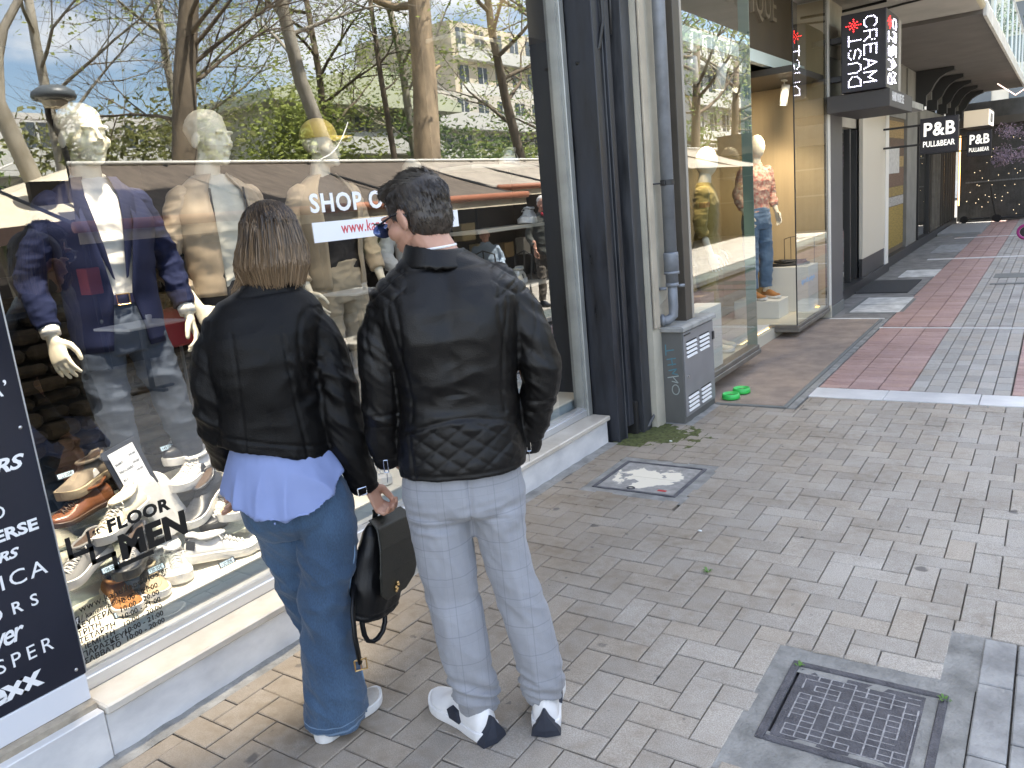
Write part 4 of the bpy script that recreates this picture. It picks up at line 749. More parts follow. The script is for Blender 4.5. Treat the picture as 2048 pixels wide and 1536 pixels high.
# ================================================================== THE SUNNY SIDE OF THE STREET (seen mirrored in the glass)
m_awn = M('brown_canvas', (.105, .084, .066), .9, var=.35, vs=3, stretch=(1, 4, 1)); m_awn2 = M('grey_canvas', (.30, .265, .22), .9, var=.2, vs=3); m_crm = M('cream_canvas', (.62, .55, .42), .85, var=.12, vs=3)  # brown canvas colour is darkened to stand for the shade lying on it
m_roll = M('terracotta_roller', (.34, .13, .07), .6); m_val = M('dark_valance', (.06, .035, .028), .8); m_cafe = M('cafe_back', (.045, .036, .030), .85, var=.5, vs=1.5)
def awning(x0, z0, x1, z1, y0, y1, m, lab, roller=True, bars=4, skew=0):
    t = thing('awning', lab, 'awning', (x1, (y0+y1)/2, 0))
    mb = MB(); n = 10; k = 16; v = []
    for j in range(k+1):
        for i in range(n+1):
            a = i/n; y = y0+skew*a*(1-j/k)+(y1-y0)*j/k; v.append((x0+(x1-x0)*a, y, z0+(z1-z0)*a-.10*math.sin(math.pi*a)*(1-.5*abs(math.cos(j*math.pi/4)))))
    mb.add(v, [(j*(n+1)+i, j*(n+1)+i+1, (j+1)*(n+1)+i+1, (j+1)*(n+1)+i) for j in range(k) for i in range(n)]); mb.build('canvas', m, t, True)
    if roller: mb = MB(); mb.tube([(x0-.02, y0-.03, z0), (x0-.02, y1+.03, z0)], .055, 10); mb.build('roller', m_roll, t, True); mb = MB(); mb.box(x0-.012, x0-.005, y0, y1, z0-.16, z0-.04); mb.build('valance', m_crm, t)
    mb = MB(); mb.tube([(x1, y0+skew, z1+.03), (x1, y1, z1+.03)], .028, 8); mb.build('head_bar', m_lite, t, True)
    for y in np.linspace(y0+.1, y1-.1, bars): mb = MB(); mb.tube([(x0+.02, y, z0-.02), (x1, y, z1-.05)], .02, 5); mb.tube([(x1-.05, y, 0), (x1-.05, y, z1)], .03, 6); mb.build('support_frame', m_clamp, t)
    return t
awning(2.40, 1.79, 4.8, 2.58, 4.1, 11.9, m_awn, 'brown canvas cafe awning with a terracotta front roller across the street', skew=1.35)
awning(3.0, 1.95, 5.2, 2.62, 12.0, 18.5, m_awn2, 'grey canvas awning next along across the street', True)
awning(3.0, 2.1, 5.4, 2.85, 19.0, 30, m_awn2, 'taupe canvas awning farther along across the street', False); awning(3.2, 2.1, 5.6, 2.8, 31, 46, m_awn2, 'last grey canvas awning across the street', False)
# cream parasol tent to the left
ps = thing('parasol', 'big square cream parasol over the cafe tables across the street', 'parasol', (6.3, 6.4, 0)); mb = MB()
ap = Vector((6.3, 6.4, 2.74)); cs = [Vector((4.9, 3.6, 1.86)), Vector((4.9, 8.6, 2.1)), Vector((7.8, 8.6, 2.1)), Vector((7.8, 3.6, 1.86))]
for a, b in zip(cs, cs[1:]+cs[:1]): mb.add([a, b, ap], [(0, 1, 2)])
mb.build('canopy', m_crm, ps); mb = MB()
for a, b in zip(cs, cs[1:]+cs[:1]): mb.add([a, b, b-Vector((0, 0, .2)), a-Vector((0, 0, .2))], [(0, 1, 2, 3)])
mb.build('valance', m_val, ps); mb = MB(); mb.tube([(6.3, 6.4, 0), (6.3, 6.4, 2.7)], .03, 8); mb.build('pole', m_clamp, ps)
cf = thing('cafe_kiosk', 'dark cafe kiosk wall standing under the awnings', 'kiosk', (5.4, 12, 0))
wall(5.3, 5.4, 5.2, 48, 0, 2.45, m_cafe, 'kiosk_wall', cf); wall(8.2, 8.3, -4, 9, 0, 1.9, m_cafe, 'kiosk_wall', cf)
rr = random.Random(11)
for k in range(26):
    y = 4+k*.85+rr.uniform(-.2, .2); z = rr.choice((.5, 1.0, 1.5)); c = rr.choice(((.5, .42, .25), (.5, .08, .06), (.6, .6, .58), (.2, .25, .12), (.35, .25, .12), (.10, .16, .2)))
    mb = MB(); mb.bbox(5.05, 5.29, y, y+rr.uniform(.15, .5), z, z+rr.uniform(.1, .4), .01); mb.build('shelf_box', M('shelf_box', c, .7), cf)
m_tw = M('table_white', (.75, .74, .70), .5)
def cafe_table(x, y, lab):
    t = thing('cafe_table', lab, 'table', (x, y, 0), 'cafe tables across the street')
    mb = MB(); mb.bbox(x-.34, x+.34, y-.34, y+.34, .715, .745, .008); mb.build('table_top', m_tw, t); mb = MB(); mb.tube([(x, y, .02), (x, y, .72)], .03, 8); mb.bbox(x-.25, x+.25, y-.03, y+.03, 0, .03, .005); mb.bbox(x-.03, x+.03, y-.25, y+.25, .0, .03, .005); mb.build('pedestal', m_clamp, t)
    mb = MB(); mb.lathe([(.02, 0), (.035, .07), (.03, .09)], 10, (x-.1, y+.05, .745)); tag(mb.build('cup', m_tw, None, True), 'white cup on the '+lab, 'cup')
def cafe_chair(x, y, rz, lab):
    t = thing('cafe_chair', lab, 'chair', (x, y, 0), 'cafe chairs across the street'); R_ = Matrix.Rotation(rz, 3, 'Z'); P = lambda a, b, c: Vector((x, y, 0))+R_ @ Vector((a, b, c))
    mb = MB(); mb.rings([[P(.21*math.cos(a), .21*math.sin(a), z) for a in np.linspace(0, 5.9, 12)] for z in (.44, .47)]); mb.build('seat', m_clamp, t)
    for a, b in ((-.17, -.17), (.17, -.17), (-.17, .17), (.17, .17)): mb = MB(); mb.tube([P(a*1.15, b*1.15, 0), P(a, b, .45)], .013, 6); mb.build('leg', m_clamp, t)
    mb = MB(); mb.tube([P(-.19, .18, .45), P(-.20, .23, .85), P(0, .25, .92), P(.20, .23, .85), P(.19, .18, .45)], .014, 6); mb.tube([P(0, .21, .46), P(0, .25, .92)], .012, 5); mb.build('backrest', m_clamp, t)
cafe_table(2.0, 9.7, 'first white topped cafe table by the roller awning'); cafe_table(3.1, 10.6, 'white topped cafe table beside the seated man'); cafe_table(2.2, 7.4, 'white topped cafe table under the middle of the brown awning'); cafe_table(3.0, 4.9, 'white topped cafe table by the cream parasol pole')
cafe_chair(1.75, 10.35, .3, 'black bistro chair between the old man and the first table'); cafe_chair(2.9, 11.35, 2.9, 'black bistro chair under the seated man'); cafe_chair(2.6, 8.2, -.5, 'black bistro chair behind the middle cafe table'); cafe_chair(2.7, 6.7, 2.2, 'black bistro chair turned towards the brown awning post')
# disc street lamp
lp = thing('street_lamp', 'grey disc shaped street lamp on a hooked pole across the street', 'street lamp', (4.8, 5.45, 0))
mb = MB(); mb.lathe([(.03, .13), (.14, .12), (.235, .06), (.25, .0), (.23, -.03), (.16, -.05)], 22, (4.8, 5.45, 3.38)); mb.build('lamp_hood', M('lamp_grey', (.10, .115, .125), .4), lp, True); mb = MB(); mb.lathe([(.12, 0), (.15, .07)], 14, (4.8, 5.45, 3.26)); mb.build('lamp_lens', m_crm, lp)
mb = MB(); mb.tube([(4.86, 5.38, 3.33), (4.95, 5.42, 3.15), (5.1, 5.6, 2.95), (5.15, 5.65, 2.7), (5.15, 5.65, 0)], .035, 8); mb.build('lamp_post', m_clamp, lp, True)
# trees
m_tan = M('tan_bark', (.38, .285, .18), .9, var=.35, vs=5, bump=.8, bs=18, stretch=(1, 1, .35)); m_drk = M('dark_bark', (.17, .135, .095), .9, var=.3, vs=6, bump=.7, bs=20, stretch=(1, 1, .35)); m_plane = M('pale_bark', (.46, .42, .35), .85, var=.35, vs=5, var2=(.26, .23, .17), stretch=(1, 1, .4))
LEAF = [M('spring_leaf', (.27, .32, .06), .6, var=.35, vs=3), M('green_leaf', (.13, .20, .04), .6, var=.4, vs=3), M('olive_leaf', (.23, .24, .07), .65, var=.4, vs=3)]
for m in LEAF:   # thin leaves let some sun through
    t_ = m.node_tree; b_ = t_.nodes['Principled BSDF']; o_ = [n for n in t_.nodes if n.type == 'OUTPUT_MATERIAL'][0]; tr_ = t_.nodes.new('ShaderNodeBsdfTranslucent'); x_ = t_.nodes.new('ShaderNodeMixShader'); x_.inputs[0].default_value = .35
    t_.links.new(b_.inputs['Base Color'].links[0].from_socket, tr_.inputs[0]); t_.links.new(b_.outputs[0], x_.inputs[1]); t_.links.new(tr_.outputs[0], x_.inputs[2]); t_.links.new(x_.outputs[0], o_.inputs['Surface'])
def grow(rnd, mb, p, d, L_, r, lev, maxlev, kids, tips, wob=.25, up=.10, ang=(.5, 1.0), ratio=(.55, .8)):
    n = 4 if lev < 2 else 3; pts = [p]; q = p.copy(); dd = d.copy()
    for i in range(n):
        dd = (dd+Vector((rnd.gauss(0, wob), rnd.gauss(0, wob), rnd.gauss(0, wob)+up))*.4).normalized(); q = q+dd*(L_/n); pts.append(q.copy())
    mb.tube(pts, [r*(1-.6*i/n) for i in range(n+1)], 8 if lev == 0 else (5 if lev == 1 else 3), False)
    if lev >= maxlev: tips.append((pts[-1], dd)); tips.append((pts[1], dd)); return
    k = kids[min(lev, len(kids)-1)]
    for c in range(k):
        t = rnd.uniform(.25, 1) if c else 1.0; i = min(n-1, int(t*n)); b = pts[i].lerp(pts[i+1], t*n-i if t < 1 else 1); a = dd.orthogonal().normalized(); a = Matrix.Rotation(rnd.uniform(0, 6.283), 3, dd) @ a; th = rnd.uniform(*ang) if c else rnd.uniform(.1, .4)
        grow(rnd, mb, b, (dd*math.cos(th)+a*math.sin(th)).normalized(), L_*rnd.uniform(*ratio), r*(.42 if c else .5), lev+1, maxlev, kids, tips, wob, up, ang, ratio)
def tree(lab, base, trunk, rt, bark, seed, limbs, leaves=None, nleaf=0, ls=.06, spread=.25, name='tree'):
    """trunk: list of points; limbs: list of (t along trunk 0..1, direction, length, radius, levels, kids)"""
    rnd = random.Random(seed); t = thing(name, lab, 'tree', base); B = Vector(base); pts = [B+Vector(q) for q in trunk]
    mb = MB(); n = len(pts); mb.tube(pts, [rt*(1-.45*i/(n-1)) for i in range(n)], 12, True); tr = mb.build('trunk', bark, t, True); tips = []; mb = MB()
    for (u, d, L_, r, lv, kids) in limbs:
        i = min(n-2, int(u*(n-1))); p = pts[i].lerp(pts[i+1], u*(n-1)-i); grow(rnd, mb, p, Vector(d).normalized(), L_, r, 1, lv, kids, tips)
    if mb.f: mb.build('branches', bark, t, True)
    if leaves is not None and nleaf:
        mb = MB()
        for p, d in tips:
            for k in range(nleaf):
                c = p+Vector((rnd.gauss(0, spread), rnd.gauss(0, spread), rnd.gauss(0, spread*.7))); a = Vector((rnd.gauss(0, 1), rnd.gauss(0, 1), rnd.gauss(0, .7))).normalized(); b = a.orthogonal().normalized(); s_ = ls*rnd.uniform(.6, 1.3); mb.add([c-a*s_, c+b*s_*.5, c+a*s_, c-b*s_*.5], [(0, 1, 2, 3)])
        mb.build('crown', leaves, t)
    return t
rl = random.Random(21)
def dirs(n, up=.5, seed=0):
    r_ = random.Random(seed); return [(math.cos(a), math.sin(a), r_.uniform(.2, 1)*up+.1) for a in [6.283*(i+r_.random()*.7)/n for i in range(n)]]
# big tan trunk
tree('big tan barked tree with a broken side stub across the street', (6.8, 14.75, 0), [(0, -.1, 0), (0, 0, 2.5), (-.02, .22, 4.4), (0, .38, 6.6), (.05, .5, 9)], .36, m_tan, 1, [(.52, (-.3, .9, .5), .55, .10, 1, [0])]+[(.7+.07*i, d, 3.2, .10, 4, [3, 4, 3]) for i, d in enumerate(dirs(5, .7, 3))], LEAF[0], 7, .055, .32)
# dark trunk with a haze of fine bare twigs
tree('dark trunked tree with a haze of fine bare twigs across the street', (6.8, 8.35, 0), [(0, 0, 0), (0, .15, 2.9), (.05, .45, 4.2), (0, .75, 5.4), (0, .95, 7.5)], .23, m_drk, 2, [(.35+.055*i, d, 2.0, .042, 4, [5, 5, 6]) for i, d in enumerate(dirs(11, .8, 5))])
# pale bare plane trees
tree('tall pale plane tree leaning left with bare upper limbs', (8.2, 13.2, 0), [(0, .3, 0), (0, .1, 2.6), (.1, -.5, 4.6), (0, -.9, 6.5), (0, -.9, 8.5)], .19, m_plane, 3, [(.55+.07*i, d, 2.2, .05, 3, [3, 4]) for i, d in enumerate(dirs(6, .9, 8))])
tree('forked pale plane tree with pruned ends beside the lamp', (6.6, 5.9, 0), [(0, .2, 0), (0, .05, 2.4), (0, -.25, 3.6), (0, -.1, 4.4), (0, -.15, 6.6)], .14, m_plane, 4, [(.5, (.1, -.5, 1), 2.2, .075, 2, [3]), (.62, (0, .5, 1), 2.4, .07, 3, [3, 3]), (.45, (0, -1, .7), 1.3, .06, 2, [3]), (.8, (0, .6, .8), 1.8, .04, 3, [3, 3])])
tree('pollarded pale tree with short stubby branches left of the lamp', (6.0, 4.75, 0), [(0, .5, 0), (0, .25, 2.2), (0, -.02, 3.0), (0, -.25, 3.9)], .09, m_plane, 6, [(.6, (0, -.9, .8), .9, .04, 2, [3]), (.75, (0, -.2, 1), 1.3, .04, 2, [3]), (.9, (0, .5, 1), 1.0, .035, 2, [3])])
tree('slim pale tree behind the tan trunk with thin bare limbs', (9.5, 17.4, 0), [(0, 0, 0), (0, .2, 3), (0, .1, 5.5), (0, -.3, 8)], .14, m_plane, 7, [(.4+.09*i, d, 2.4, .05, 3, [3, 4]) for i, d in enumerate(dirs(6, .9, 12))], LEAF[0], 6, .055, .32)
tree('dark leaning tree with tufts of fresh leaves near the mirrored edge', (7.0, 18.9, 0), [(0, .4, 0), (0, .2, 2.7), (0, -.35, 4.4), (0, -.7, 6), (0, -.8, 7.5)], .15, m_drk, 8, [(.4+.085*i, d, 2.2, .06, 3, [4, 4]) for i, d in enumerate(dirs(7, .6, 14))], LEAF[0], 12, .055, .30)
tree('second fresh green tree beyond the leaning one', (9.0, 25.0, 0), [(0, 0, 0), (0, .1, 3), (.1, .2, 6), (0, .1, 8)], .17, m_drk, 9, [(.3+.09*i, d, 2.6, .07, 3, [4, 5]) for i, d in enumerate(dirs(8, .6, 15))], LEAF[0], 9, .07, .4)
tree('thin dark pole tree wrapped with leafy shoots', (8.4, 15.6, 0), [(0, 0, 0), (0, -.1, 3), (0, -.25, 5), (0, -.3, 7)], .09, m_drk, 10, [(.5+.1*i, d, .7, .03, 2, [4]) for i, d in enumerate(dirs(5, .5, 16))], LEAF[1], 22, .05, .22)
for i, (x, y, s) in enumerate(((6.5, 21.5, 31), (6.2, 27.5, 32), (7, 34, 33), (6.6, 41, 34))):
    tree(('broad leafy tree shading the taupe awning', 'second broad leafy tree along the taupe awning', 'third broad leafy tree by the last awning', 'farthest broad leafy tree across the street')[i], (x, y, 0), [(0, 0, 0), (0, .1, 2.6), (-.1, .2, 4.6), (-.2, .2, 6.5)], .2, m_drk, s, [(.42+.08*j, d, 2.5, .07, 3, [4, 4]) for j, d in enumerate(dirs(7, .5, s))], LEAF[1+i % 2], 11, .08, .38)
tree('fresh leafed young tree before the house with the green eave', (11.5, 16.2, 0), [(0, 0, 0), (0, .1, 3), (0, .2, 5.5), (0, .1, 7.5)], .13, m_drk, 51, [(.3+.09*i, d, 2.3, .05, 3, [4, 5]) for i, d in enumerate(dirs(8, .6, 51))], LEAF[0], 14, .07, .38)
tree('slender tree with thin yellow green leaves behind the dark trunk', (11.8, 12.2, 0), [(0, 0, 0), (0, -.1, 3), (0, -.2, 5.5), (0, -.1, 8)], .12, m_plane, 52, [(.3+.09*i, d, 2.5, .045, 3, [4, 5]) for i, d in enumerate(dirs(8, .7, 52))], LEAF[0], 9, .065, .38)
tree('bare twiggy tree spreading over the white house', (11.0, 8.6, 0), [(0, 0, 0), (0, .1, 3), (0, .1, 5.5), (0, .2, 8)], .12, m_plane, 53, [(.28+.08*i, d, 2.5, .04, 4, [4, 4, 5]) for i, d in enumerate(dirs(9, .7, 53))])
# evergreen masses behind
def bush(lab, c, r, n, s, m, seed, name='bush'):
    t = thing(name, lab, 'bush', (c[0], c[1], 0)); rnd = random.Random(seed); mb = MB()
    for k in range(14):
        q = (c[0]+rnd.uniform(-.6, .6)*r[0], c[1]+rnd.uniform(-.6, .6)*r[1], c[2]+rnd.uniform(-.55, .6)*r[2]); f = rnd.uniform(.35, .6); leaf_blob(mb, q, (r[0]*f, r[1]*f, r[2]*f), n//14, s, rnd)
    mb.build('crown', m, t); mb = MB(); mb.tube([(c[0], c[1], 0), (c[0], c[1], c[2])], .08, 6); mb.build('trunk', m_drk, t)
bush('dense dark green evergreen left of the pale plane tree', (8.2, 4.6, 2.9), (1.6, 1.5, 1.5), 3200, .075, LEAF[1], 41); bush('olive green shrub under the cream parasol side', (6.3, 3.2, 1.8), (.9, 1.4, 1.3), 1800, .06, LEAF[2], 42)
bush('golden green thicket behind the dark trunk', (11, 10.2, 3.1), (2.0, 2.6, 1.9), 4600, .085, LEAF[2], 43); bush('fresh green thicket behind the mannequin in the cap', (10.5, 14.4, 3.1), (1.8, 2.8, 1.9), 5000, .085, LEAF[0], 44); bush('leafy green shrub by the tan trunk', (9.0, 19.2, 2.9), (1.6, 2.8, 1.7), 4200, .08, LEAF[1], 45); bush('fresh green shrub on the right by the pale building', (10.5, 25, 3.0), (1.8, 3.2, 1.7), 3600, .10, LEAF[0], 46); bush('low olive thicket far along the street', (9.5, 33, 2.6), (2, 5, 1.8), 3600, .12, LEAF[1], 47)
# buildings behind the trees
def townhouse(lab, x0, x1, y0, y1, z0, z1, c, floors, bays, eave=True, rc=(.42, .44, .36)):
    t = thing('town_building', lab, 'building', ((x0+x1)/2, (y0+y1)/2, 0)); m = M('town_wall', c, .85, var=.15, vs=1); mg = M('town_glass', (.08, .10, .12), .15); ms = M('town_trim', (.60, .60, .56), .7)
    mb = MB(); mb.box(x0, x1, y0, y1, 0, z1); mb.build('wall', m, t)
    if eave: mb = MB(); mb.prism([(y0-.8, z1), (y1+.8, z1), (y1+.8, z1+.35), ((y0+y1)/2, z1+1.5), (y0-.8, z1+.35)], 0, x0-1.0, x1); mb.build('roof', M('town_roof', rc, .8), t)
    fh = (z1-z0)/floors; bw = (y1-y0)/bays
    for f in range(floors):
        for b in range(bays):
            y, z = y0+bw*(b+.25), z0+fh*(f+.3); mb = MB(); mb.box(x0-.03, x0+.05, y, y+bw*.5, z, z+fh*.55); w_ = mb.build('window', mg, t); mb = MB(); mb.box(x0-.06, x0-.03, y+bw*.23, y+bw*.27, z, z+fh*.55); mb.box(x0-.08, x0-.03, y-.05, y+bw*.5+.05, z-.08, z); mb.build('window_frame', ms, w_)
        mb = MB(); mb.bbox(x0-.5, x0, y0, y1, z0+fh*f-.05, z0+fh*f+.12, .02); mb.box(x0-.5, x0-.46, y0, y1, z0+fh*f+.12, z0+fh*f+.75); mb.build('balcony', ms, t)
townhouse('grey house with a wide pale green eave behind the trees', 17, 24, 19.5, 28, 2.5, 5.7, (.50, .50, .40), 2, 5, True, (.52, .55, .40)); townhouse('cream stone house on the right behind the fresh green tree', 19, 26, 30.5, 44, 2, 7.2, (.62, .58, .50), 3, 8, False); townhouse('tall cream tower block above the right hand houses', 26, 34, 42, 52, 2, 13, (.62, .55, .42), 5, 5, False); townhouse('white house peeping between the twigs on the left', 20, 26, 9, 17, 2, 5.6, (.66, .64, .60), 2, 5, False); townhouse('long pale block far along the sunny side', 14, 22, 48, 80, 2, 11, (.58, .57, .53), 4, 14, False)
# white ropes strung between the awnings and trees
for a, b, l in (((4.6, 9.4, 2.62), (7.0, 12.6, 3.6), 'white rope rising from the brown awning to the trees'), ((6.9, 15.2, 4.6), (8.5, 21.5, 4.2), 'thin white cable running right from the tan trunk'), ((5.0, 2.0, 2.0), (5.6, 5.2, 2.7), 'pale rope tied above the cream parasol')):
    mb = MB(); A_, B_ = Vector(a), Vector(b); mb.tube([A_.lerp(B_, k/8)-Vector((0, 0, .15*math.sin(math.pi*k/8))) for k in range(9)], .012, 5); tag(mb.build('rope', m_tw, None, True), l, 'rope')
# ================================================================== FIGURES
def organic(mb, voxel, smooth=3, disp=None, smooth2=1):
    """union of closed pieces grown into one continuous skin, then shaped per vertex"""
    me = bpy.data.meshes.new('tmp'); me.from_pydata(mb.v, [], mb.f); o = bpy.data.objects.new('tmp', me); COL.objects.link(o)
    r = o.modifiers.new('r', 'REMESH'); r.mode = 'VOXEL'; r.voxel_size = voxel; r.adaptivity = 0
    if smooth: s_ = o.modifiers.new('s', 'SMOOTH'); s_.iterations = smooth; s_.factor = .5
    bpy.context.view_layer.update(); out = bpy.data.meshes.new_from_object(o.evaluated_get(bpy.context.evaluated_depsgraph_get()))
    bpy.data.objects.remove(o); bpy.data.meshes.remove(me)
    if disp is not None:
        n = len(out.vertices); co = np.zeros(n*3); nn = np.zeros(n*3); out.vertices.foreach_get('co', co); out.vertices.foreach_get('normal', nn); co = co.reshape(-1, 3); nn = nn.reshape(-1, 3)
        d = disp(co, nn); co = co+nn*d[:, None] if d.ndim == 1 else co+d
        out.vertices.foreach_set('co', co.ravel()); out.update()
    return out
def nz3(co, f, seed=0):
    f = f if hasattr(f, '__len__') else (f, f, f); N = noise.noise
    return np.array([N((x*f[0]+seed, y*f[1]+seed*.7, z*f[2]-seed)) for x, y, z in co])
def gro(d, w, dep): return -dep*np.exp(-(d/w)**2)
def fold(co, f, seed, amp): n = nz3(co, f, seed); return amp*((1-np.abs(n)*2.2)-.45)
def loft(mb, rs, n=28, pw=1.0):
    """rs: (cx, cy, z, a, b[, tilt_x, tilt_y]) superellipse rings"""
    out = []
    for q in rs:
        cx, cy_, z, a, b = q[:5]; tx = q[5] if len(q) > 5 else 0; ty = q[6] if len(q) > 6 else 0; row = []
        for k in range(n):
            t = 2*math.pi*k/n; c, s_ = math.cos(t), math.sin(t); c = math.copysign(abs(c)**pw, c); s_ = math.copysign(abs(s_)**pw, s_)
            row.append((cx+a*c, cy_+b*s_, z+tx*a*c+ty*b*s_))
        out.append(row)
    return mb.rings(out)
def limb(mb, pts, n=14):
    """pts: (x, y, z, r)"""
    P = [Vector(p[:3]) for p in pts]; r = [p[3] for p in pts]; P2, r2 = [], []
    for i in range(len(P)-1):
        for k in range(4):
            t = k/4; a = P[max(i-1, 0)]; b, c = P[i], P[i+1]; d = P[min(i+2, len(P)-1)]
            P2.append(.5*((2*b)+(c-a)*t+(2*a-5*b+4*c-d)*t*t+(3*b-a-3*c+d)*t**3)); r2.append(r[i]+(r[i+1]-r[i])*t)
    P2.append(P[-1]); r2.append(r[-1]); mb.tube(P2, r2, n); return mb.ball(P[0], r[0], 12, 8)
def person(name, label, loc, rz, cat='person', group=None): return local_thing(name, label, cat, loc, group, rz)
def part(name, me, mat, par, smooth=True): return link(name, me, mat, par, smooth)
def head_mb(mb, Mx, neck=.14, nr=.056):
    """adult head: +y is the face, origin between the ears"""
    def B(c, r, rot=None):
        R_ = Mx.to_3x3() @ (rot if rot is not None else Matrix.Identity(3)); mb.ball(Mx @ Vector(c), r, 18, 12, R_)
    B((0, -.012, .030), (.077, .097, .088)); B((0, .036, -.026), (.062, .062, .085)); B((0, .040, -.072), (.050, .050, .046)); B((0, .078, -.100), (.022, .019, .018))
    mb.tube([Mx @ Vector(p) for p in ((0, .090, .020), (0, .108, -.008), (0, .116, -.030))], [.007, .009, .013], 8); B((-.013, .100, -.034), (.009, .010, .007)); B((.013, .100, -.034), (.009, .010, .007))
    for s_ in (-1, 1):
        B((s_*.031, .088, .022), (.026, .012, .008)); B((s_*.031, .080, -.001), (.0135, .0135, .012)); B((s_*.080, -.008, -.014), (.009, .020, .033), Matrix.Rotation(s_*.25, 3, 'Z') @ Matrix.Rotation(-.2, 3, 'X')); B((s_*.052, .050, -.03), (.02, .03, .025))
    B((0, .094, -.060), (.024, .011, .006)); B((0, .092, -.072), (.021, .011, .0065))
    mb.tube([Mx @ Vector(p) for p in ((0, -.005, -.06), (0, -.022, -.11), (0, -.040, -.06-neck))], [nr*1.0, nr*.98, nr*1.15], 16)
def hand_mb(mb, Mx, curl=.5, side=1, spread=.12, thumb=.6):
    """wrist at origin, fingers along -z, palm faces -x*side, thumb on +y side"""
    V = lambda *p: Mx @ Vector(p)
    def rib(p, q, a, b):  mb.tube([p, q], [(a, b), (a, b)], 10)
    mb.rings([[V(side*.0+.013*math.cos(t)*w2, .0+h*math.sin(t), z) for t in np.linspace(0, 5.76, 12)] for z, h, w2 in ((.03, .026, 1.7), (0, .025, 1.6), (-.03, .036, 1.15), (-.07, .042, 1.05), (-.095, .040, .9))])
    for k, (y0, L_, r) in enumerate(((.032, .072, .0092), (.0105, .080, .0097), (-.011, .075, .0092), (-.031, .058, .008))):
        p = Vector((0, y0*.95, -.085)); pts = [p.copy()]; ang = 0; d0 = (1.5-k)*spread
        for j, f in enumerate((.45, .31, .24)):
            ang += curl*(.7, 1.0, .7)[j]; dv = Vector((-side*math.sin(ang), math.sin(d0)*.5, -math.cos(ang))); p = p+dv*L_*f; pts.append(p.copy())
        mb.tube([Mx @ q for q in pts], [r*1.08, r*1.02, r*.92, r*.78], 9); mb.ball(Mx @ pts[-1], r*.8, 8, 6)
    q = [Vector((0, .022, -.02)), Vector((-side*.016, .05, -.045)), Vector((-side*.028, .062*(.7+.3*thumb), -.075)), Vector((-side*.036, .060*(.7+.3*thumb), -.100))]
    mb.tube([Mx @ v for v in q], [.015, .0135, .0112, .0095], 9); mb.ball(Mx @ q[-1], .0095, 8, 6)
def hair_strands(mb, roots, step, n, r, rnd, grav):
    """roots: (point, direction, length)"""
    for p, d, L_ in roots:
        pts = [p]; q = p; dd = d
        for i in range(n): dd = (dd+grav*(i+1)/n+Vector((rnd.gauss(0, step), rnd.gauss(0, step), rnd.gauss(0, step)))).normalized(); q = q+dd*(L_/n); pts.append(q)
        mb.tube(pts, [r*(1-.55*i/n) for i in range(n+1)], 3, False)
# --- materials of clothes and skin
m_leather = M('black_leather', (.0044, .0040, .0039), .37, var=.25, vs=7, bump=.20, bs=330, spec=.27, rvar=.10)
m_leather_w = M('worn_leather', (.0040, .0037, .0037), .43, var=.25, vs=6, bump=.20, bs=300, spec=.16, rvar=.08)
m_skin = M('skin', (.42, .235, .165), .5, var=.10, vs=14, bump=.06, bs=260); m_skin.node_tree.nodes['Principled BSDF'].inputs['Subsurface Weight'].default_value = .12; m_skin.node_tree.nodes['Principled BSDF'].inputs['Subsurface Radius'].default_value = (.01, .004, .002)
m_manq = M('mannequin_ivory', (.66, .60, .47), .45, var=.05, vs=3)
m_shirtb = M('blue_shirt', (.19, .238, .425), .75, var=.06, vs=4, sheen=.1)
m_rubw = M('white_rubber', (.66, .65, .63), .6, var=.08, vs=20)
m_metal = M('silver_metal', (.7, .7, .7), .25, 1); m_gold = M('gold_metal', (.80, .52, .22), .3, 1)
